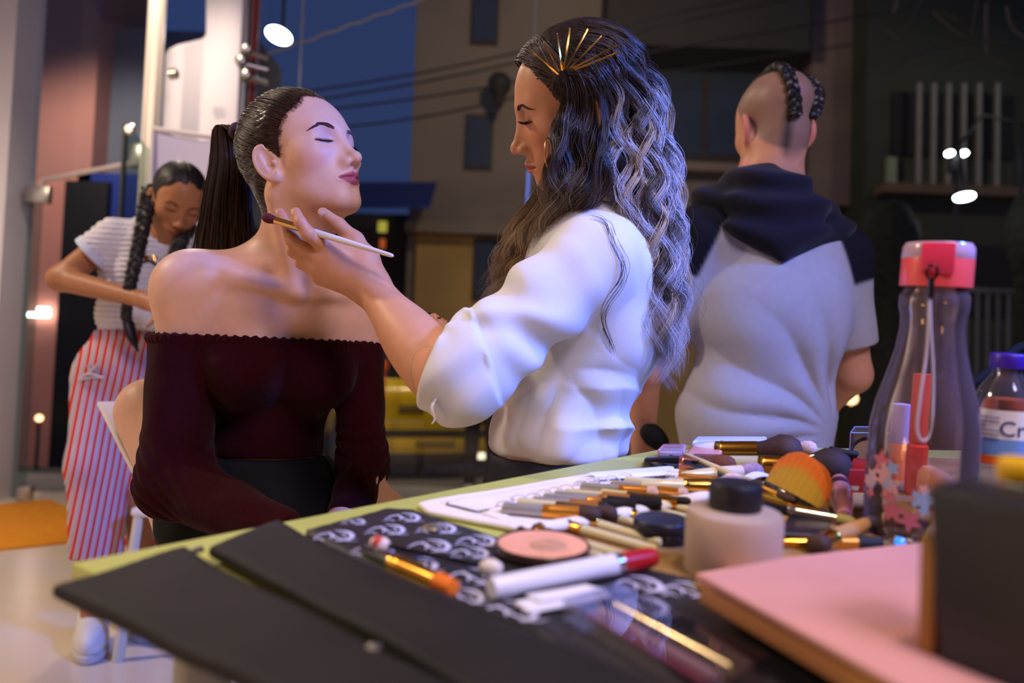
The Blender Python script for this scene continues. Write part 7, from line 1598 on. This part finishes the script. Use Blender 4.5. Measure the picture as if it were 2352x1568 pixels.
# ================================================================ girl with two braids and striped trousers
kid = empty('person', (-1.18, 2.5, 0.0), 'standing girl with two braids, white striped tee and red striped trousers', 'person')
KH = Head(P(408, 462, 2.50), rot_head(-145, -34, -6), 1.0, dict(lids='closed', lips=1.1))
K_ = dict(nb=P(378, 545, 2.54), shR=P(262, 545, 2.50), shL=P(455, 580, 2.62), elR=P(138, 640, 2.46), wrR=P(335, 690, 2.34), elL=P(500, 690, 2.60), wrL=P(400, 700, 2.36),
          chest=P(330, 610, 2.55), waist=P(312, 735, 2.56), pel=P(280, 850, 2.58))
def kid_body(p):
    g = K_; d = KH.sdf(p)
    d = smin(d, rcone(p, KH.w((0, -0.03, -0.045)), g['nb'], 0.044, 0.05), 0.03)
    d = smin(d, np.minimum(rcone(p, g['nb'], g['shR'], 0.045, 0.045), rcone(p, g['nb'], g['shL'], 0.045, 0.045)), 0.04)
    d = smin(d, ell(p, g['chest'], (0.125, 0.088, 0.14)), 0.05); d = smin(d, ell(p, g['waist'], (0.11, 0.085, 0.12)), 0.05); d = smin(d, ell(p, g['pel'], (0.125, 0.10, 0.10)), 0.05)
    for a, b, c in (('shR', 'elR', 'wrR'), ('shL', 'elL', 'wrL')):
        d = smin(d, rcone(p, g[a], g[b], 0.043, 0.036), 0.03); d = smin(d, rcone(p, g[b], g[c], 0.037, 0.024), 0.02)
        t = unit(g[c] - g[b] + np.array([0.03, -0.06, -0.05])); d = smin(d, rcone(p, g[c], g[c] + t * 0.06, 0.023, 0.028), 0.02)
        for k in range(4):
            o = np.array([0.008, 0.008, 0.012]) * (k - 1.5); d = smin(d, rcone(p, g[c] + t * 0.07 + o, g[c] + t * 0.13 + o + [0, 0, -0.02], 0.0085, 0.0065), 0.004)
        d = smin(d, rcone(p, g[c] + t * 0.02 + [0, 0, 0.015], g[c] + t * 0.075 + [0, 0, 0.035], 0.010, 0.008), 0.01)
    for s, ft in ((-1, P(212, 1455, 2.52)), (1, P(330, 1452, 2.72))):
        hip = g['pel'] + np.array([0.06 * s, 0, -0.03]); an = np.array([ft[0], ft[1], 0.09]); kn = (hip + an) / 2 + np.array([0, -0.03, 0])
        d = smin(d, rcone(p, hip, kn, 0.075, 0.052), 0.04); d = smin(d, rcone(p, kn, an, 0.050, 0.035), 0.03); d = smin(d, rcone(p, an, an + [0.05, -0.11, -0.055], 0.033, 0.028), 0.02)
    return d
V, Q = surf_multi(kid_body, [(np.array([-1.58, 2.16, 0.0]), np.array([-0.78, 2.86, 1.60]), 0.0085), (KH.c - 0.135, KH.c + 0.135, 0.0030)])
me = mesh_np('kid_body', V, Q); set_attr(me, 'tint', face_tint(KH, V, lin(176, 118, 78), lin(150, 76, 64))); link('body', me, SKIN('skin_light'), kid)
_f = lambda q: head_sdf(q, KH.o)
for s in (1, -1):
    bl = MB(); brow_strokes(bl, s, _f, n=90, seed=25 + s, rad=0.0004); mb = MB(); mb.add(KH.w(np.array(bl.V)), bl.F); mb.build('eyebrow', MATS['brow_hair_dark'], kid)
    mb = MB(); lashes(mb, KH, s, _f, seed=28 + s, n=24, rad=0.0004); mb.build('eyelashes', LASH, kid)
def kid_cap(p):
    q = KH.loc(p); H = hairline(q); part = np.exp(-(q[:, 0] / 0.0016) ** 2) * 0.004
    return smax(skull(q) - np.clip(0.0008 - H * 0.2, -0.002, 0.008) + part + 0.0008 * np.sin(q[:, 1] * 700) , H, 0.003) * KH.s
V, Q = surf(kid_cap, KH.c - 0.15, KH.c + 0.15, 0.0035); khair = link('hair', mesh_np('kid_hair', V, Q), BLK, kid)
mb = MB(); pp = np.array([KH.w(skull_pt(0, 0.06 * math.cos(t) - 0.01, 0.03 + 0.09 * math.sin(t)) * 1.035) for t in np.linspace(0.9, 2.4, 16)]); tube(mb, pp, 0.0018, n=6); tag(mb.build('hair_parting', mat('scalp', lin(150, 110, 84), rough=0.6), khair), 'pale parting line')
def braid(path, r, parent, tail):
    path = spline(path, 60); L = np.linspace(0, 1, 60); mb = MB()
    T = np.gradient(path, axis=0); T /= np.linalg.norm(T, axis=1, keepdims=True); X = np.cross(T, FWD); X /= np.linalg.norm(X, axis=1, keepdims=True); Y = np.cross(T, X)
    taper = 1 - 0.45 * L
    for j in range(3):
        ph = L * 6.28 * 7.5 + j * 2.094
        pp = path + X * (r * 0.75 * taper * np.sin(ph))[:, None] + Y * (r * 0.45 * taper * np.sin(2 * ph))[:, None]
        tube(mb, pp, r * 0.62 * taper, n=8)
    o = mb.build('braid', BLK, parent)
    e = path[-1]; mb = MB(); tube(mb, np.array([e + [0, 0, 0.006], e, e - [0, 0, 0.006]]), r * 0.62, n=10); tag(mb.build('hair_band', mat('red_elastic', lin(214, 40, 44), rough=0.6), o), 'red hair band')
    mb = MB(); tl = spline(tail, 12); tube(mb, tl, np.interp(np.linspace(0, 1, 12), [0, 0.15, 0.6, 1], [r * 0.5, r * 0.95, r * 0.9, r * 0.1]), n=10, flat=(1, 0.6)); mb.build('braid_tail', BLK, o)
dB = 2.40
braid([P(345, 430, 2.50), P(332, 500, 2.44), P(318, 570, dB), P(300, 650, dB - 0.05), P(290, 720, dB - 0.02), P(293, 735, dB)], 0.021, kid, [P(293, 732, dB), P(297, 750, dB - 0.005), P(306, 780, dB - 0.005), P(318, 808, dB)])
braid([P(436, 520, 2.60), P(412, 560, 2.44), P(400, 620, dB), P(398, 690, dB), P(396, 740, dB)], 0.022, kid, [P(396, 740, dB), P(394, 760, dB), P(392, 790, dB)])
# tee
def kid_tee(p):
    g = K_; t = ell(p, g['chest'], (0.140, 0.102, 0.155)); t = smin(t, ell(p, g['waist'] + [0, 0, 0.02], (0.122, 0.096, 0.12)), 0.05)
    t = smin(t, np.minimum(rcone(p, g['nb'] + [0, 0, -0.03], g['shR'], 0.05, 0.056), rcone(p, g['nb'] + [0, 0, -0.03], g['shL'], 0.05, 0.056)), 0.04)
    t = smax(t, P(300, 768, 2.5)[2] - p[:, 2], 0.005)
    for a, b in (('shR', 'elR'), ('shL', 'elL')):
        ax = g[b] - g[a]; e = g[a] + ax * 0.40; s = smax(rcone(p, g[a], e, 0.058, 0.060), (p - e) @ unit(ax), 0.004); t = smin(t, s, 0.02)
    t = t + 0.0022 * np.sin(p[:, 2] * 6.28 / 0.0165 + 1.2 * vnoise(p, 0.12, 2)) + 0.003 * vnoise(p, 0.05, 6)
    return smax(t, -rcone(p, g['nb'], KH.w((0, -0.01, -0.05)), 0.058, 0.075), 0.006)
V, Q = surf(kid_tee, np.array([-1.46, 2.30, 0.94]), np.array([-0.86, 2.80, 1.42]), 0.0055)
kt = link('white_tee', mesh_np('kid_tee', V, Q), mat('white_knit', lin(226, 222, 224), rough=0.9, spec=0.1, noise=0.05, nscale=40), kid)
def cuffring(a, b, u0, r):
    ax = unit(b - a); c = a + (b - a) * u0; mb = MB(); lathe(mb, [(r, -0.014), (r + 0.003, -0.012), (r + 0.003, 0.008), (r, 0.010), (r - 0.006, 0.008), (r - 0.006, -0.014)], c, ax, n=28, caps=False); mb.build('sleeve_band', mat('plain_white_rib', lin(214, 222, 240), rough=0.9), kt)
cuffring(K_['shR'], K_['elR'], 0.40, 0.060)
# print on the chest: gold letters and a black script stroke
for k, pts in enumerate([[(325, 590), (323, 600), (330, 601)], [(335, 580), (333, 598), (341, 586), (342, 602)], [(352, 586), (357, 600), (350, 592), (362, 592), (353, 601)], [(330, 604), (345, 598), (362, 610), (378, 612)], [(372, 596), (368, 610), (380, 608), (382, 596)]]):
    path = np.array([march(kid_tee, x, y, 2.2, 2.7) for x, y in pts]) - FWD * 0.003; mb = MB(); tube(mb, spline(path, 14), 0.0032, n=6)
    mb.build('chest_print', MATS['gold_metal'] if k < 3 else mat('black_print', (0.01, 0.01, 0.012), rough=0.5), kt)
# striped trousers
def kid_pants(p):
    g = K_; d = ell(p, g['pel'] + [0, 0, 0.01], (0.142, 0.115, 0.12)); d = smin(d, ell(p, g['waist'] + [0, 0, -0.05], (0.118, 0.094, 0.06)), 0.04)
    for s, ft in ((-1, P(212, 1455, 2.52)), (1, P(330, 1452, 2.72))):
        hip = g['pel'] + np.array([0.06 * s, 0, -0.03]); an = np.array([ft[0], ft[1], 0.30]); kn = (hip + an) / 2 + np.array([0.0, -0.02, 0])
        d = smin(d, rcone(p, hip, kn, 0.092, 0.088), 0.03); d = smin(d, rcone(p, kn, an, 0.088, 0.080), 0.03)
    d = d + 0.004 * vnoise(p, 0.06, 3) + 0.003 * np.sin(np.arctan2(p[:, 1] - 2.55, p[:, 0] + 1.2) * 24) * np.exp(-((p[:, 2] - P(290, 765, 2.5)[2]) / 0.03) ** 2)
    return smax(smax(d, p[:, 2] - P(290, 758, 2.5)[2], 0.005), 0.28 - p[:, 2], 0.005)
V, Q = surf(kid_pants, np.array([-1.56, 2.28, 0.24]), np.array([-0.84, 2.90, 1.02]), 0.0075)
me = mesh_np('kid_pants', V, Q)
m = bpy.data.materials.new('striped_cotton'); m.use_nodes = True; nt = m.node_tree; b = nt.nodes['Principled BSDF']; b.inputs['Roughness'].default_value = 0.85
a = nt.nodes.new('ShaderNodeAttribute'); a.attribute_name = 'stripe'
sep = nt.nodes.new('ShaderNodeSeparateColor'); nt.links.new(a.outputs['Color'], sep.inputs[0])
mu = nt.nodes.new('ShaderNodeMath'); mu.operation = 'FRACT'; nt.links.new(sep.outputs[0], mu.inputs[0])
rp = nt.nodes.new('ShaderNodeValToRGB'); rp.color_ramp.interpolation = 'CONSTANT'
els = rp.color_ramp.elements; els[0].position = 0; els[0].color = (*lin(206, 36, 30), 1); els[1].position = 0.30; els[1].color = (*lin(214, 204, 206), 1)
for ps, cc in ((0.48, lin(150, 146, 164)), (0.70, lin(214, 204, 206)), (0.84, lin(206, 36, 30))):
    e = els.new(ps); e.color = (*cc, 1)
nt.links.new(mu.outputs[0], rp.inputs[0]); nt.links.new(rp.outputs[0], b.inputs['Base Color'])
qx = V - K_['pel']; zr = np.clip((0.98 - V[:, 2]) / 0.7, 0, 1)
sx = np.where(V[:, 0] - K_['pel'][0] < 0.0, 1, 1)
stripe = (V[:, 0] + 0.10 * zr + 0.6 * (V[:, 1] - 2.5)) / 0.024 + 20
set_attr(me, 'stripe', np.stack([stripe, stripe, stripe], 1)); link('striped_trousers', me, m, kid)
# trainers
for (cx_, cy_, d_) in ((212, 1455, 2.52), (330, 1452, 2.72)):
    ft = P(cx_, cy_, d_); ft = np.array([ft[0], ft[1], 0.0]); dr = unit(np.array([0.05, -0.11, 0])); sd = np.cross([0, 0, 1], dr)
    f = lambda p: smax(smin(ellr(p, ft + [0, 0, 0.045] + dr * 0.045, (0.050, 0.125, 0.060), np.array([sd, dr, [0, 0, 1]])), ellr(p, ft + [0, 0, 0.085] - dr * 0.02, (0.046, 0.060, 0.055), np.array([sd, dr, [0, 0, 1]])), 0.02), 0.02 - p[:, 2], 0.004)
    V, Q = surf(f, ft - [0.2, 0.2, -0.005], ft + [0.2, 0.2, 0.16], 0.006); shoe = link('white_trainer', mesh_np('shoe', V, Q), mat('white_leather', lin(228, 222, 216), rough=0.5), kid)
    f2 = lambda p: smax(ellr(p, ft + [0, 0, 0.015] + dr * 0.045, (0.054, 0.132, 0.10), np.array([sd, dr, [0, 0, 1]])), np.abs(p[:, 2] - 0.013) - 0.012, 0.003)
    V, Q = surf(f2, ft - [0.2, 0.2, 0.01], ft + [0.2, 0.2, 0.05], 0.005); link('sole', mesh_np('sole', V, Q), mat('sole_rubber', lin(206, 198, 190), rough=0.7), shoe)
# white ribbon tied at the hip
mb = MB()
for pts in ([(185, 868), (210, 858), (240, 868)], [(205, 838), (212, 852), (226, 838)], [(183, 872), (214, 866), (242, 866)]):
    tube(mb, spline([march(kid_pants, x, y, 2.2, 2.8) - FWD * 0.006 for x, y in pts], 8), 0.007, n=8, flat=(1, 0.6))
tag(mb.build('white_clip', mat('clear_white', lin(214, 200, 206), rough=0.3), kid), 'translucent white hair clip on the hip')
# the brush in the artist's hand
hb0, hb1 = P(904, 588, 1.105), P(603, 497, 1.162)
hb = make_brush(hb0, hb1, 0.0052, 'pale-handled make-up brush with gold ferrule held at the seated woman\'s neck', hf=0.66, ff=0.235, hm=mat('pearl_handle', lin(226, 216, 206), rough=0.25, coat=0.5), fm=mat('rose_gold', lin(226, 178, 110), rough=0.28, metal=1.0), bm_=BRIBG, flare=1.45, scale=False)
# ---- compact held in the artist's far hand
hk = RH['k'] + np.array([-0.016, -0.010, 0.030]); hcp = empty('held_compact', hk, 'small glossy black compact held in the artist\'s far hand', 'compact')
mb = MB(); lathe(mb, [(0.0, -0.004), (0.015, -0.004), (0.016, -0.002), (0.016, 0.002), (0.015, 0.004), (0.0, 0.004)], hk, (0.2, -0.3, 0.9), n=24, caps=False); mb.build('compact_base', BLKH, hcp)
mb = MB(); lathe(mb, [(0.0, 0.004), (0.0155, 0.0042), (0.015, 0.0065), (0.0, 0.0070)], hk, (0.2, -0.3, 0.9), n=24, caps=False); mb.build('compact_lid', MATS['black_satin'], hcp)
# ---- white chair of the seated woman
ch = empty('chair', (_g['pel'][0], _g['pel'][1], 0), 'white moulded chair under the seated woman', 'chair'); WP = mat('white_moulded_plastic', lin(236, 228, 218), rough=0.4)
bp_ = [P(220, 928, 1.66), P(470, 922, 1.80), P(560, 1230, 1.70), P(352, 1228, 1.58), P(318, 1120, 1.60)]
mb = MB(); prism(mb, bp_, 0.014, np.cross(bp_[1] - bp_[0], bp_[3] - bp_[0]) * -1); mb.build('backrest', WP, ch, bevel=0.004)
sc_z = _g['pel'][2] - 0.125; cx_, cy_ = _g['pel'][0] + 0.05, _g['pel'][1] + 0.02
mb = MB(); box(mb, (cx_, cy_, sc_z - 0.012), (0.28, 0.36, 0.024)); mb.build('seat', WP, ch, bevel=0.010)
for sx2 in (-1, 1):
    for sy2 in (-1, 1):
        mb = MB(); tube(mb, np.array([[cx_ + sx2 * 0.09, cy_ + sy2 * 0.13, sc_z - 0.02], [cx_ + sx2 * 0.10, cy_ + sy2 * 0.16, 0.0]]), [0.016, 0.012], n=12); mb.build('leg', WP, ch)
# ---- white stool standing further back
f0 = on_plane(278, 1512, 0.0); stl = empty('stool', (f0[0] + 0.18, f0[1] + 0.15, 0), 'white stool behind the seated woman, only its slim leg showing', 'stool')
mb = MB(); box(mb, (f0[0] + 0.19, f0[1] + 0.16, 0.445), (0.36, 0.36, 0.03)); mb.build('seat', WP, stl, bevel=0.012)
for sx2 in (0, 1):
    for sy2 in (0, 1): mb = MB(); tube(mb, np.array([[f0[0] + 0.03 + sx2 * 0.32, f0[1] + sy2 * 0.32, 0.44], [f0[0] + sx2 * 0.38, f0[1] + sy2 * 0.36 - 0.02, 0.0]]), [0.014, 0.018], n=12); mb.build('leg', mat('cream_leg', lin(226, 214, 186), rough=0.4), stl)
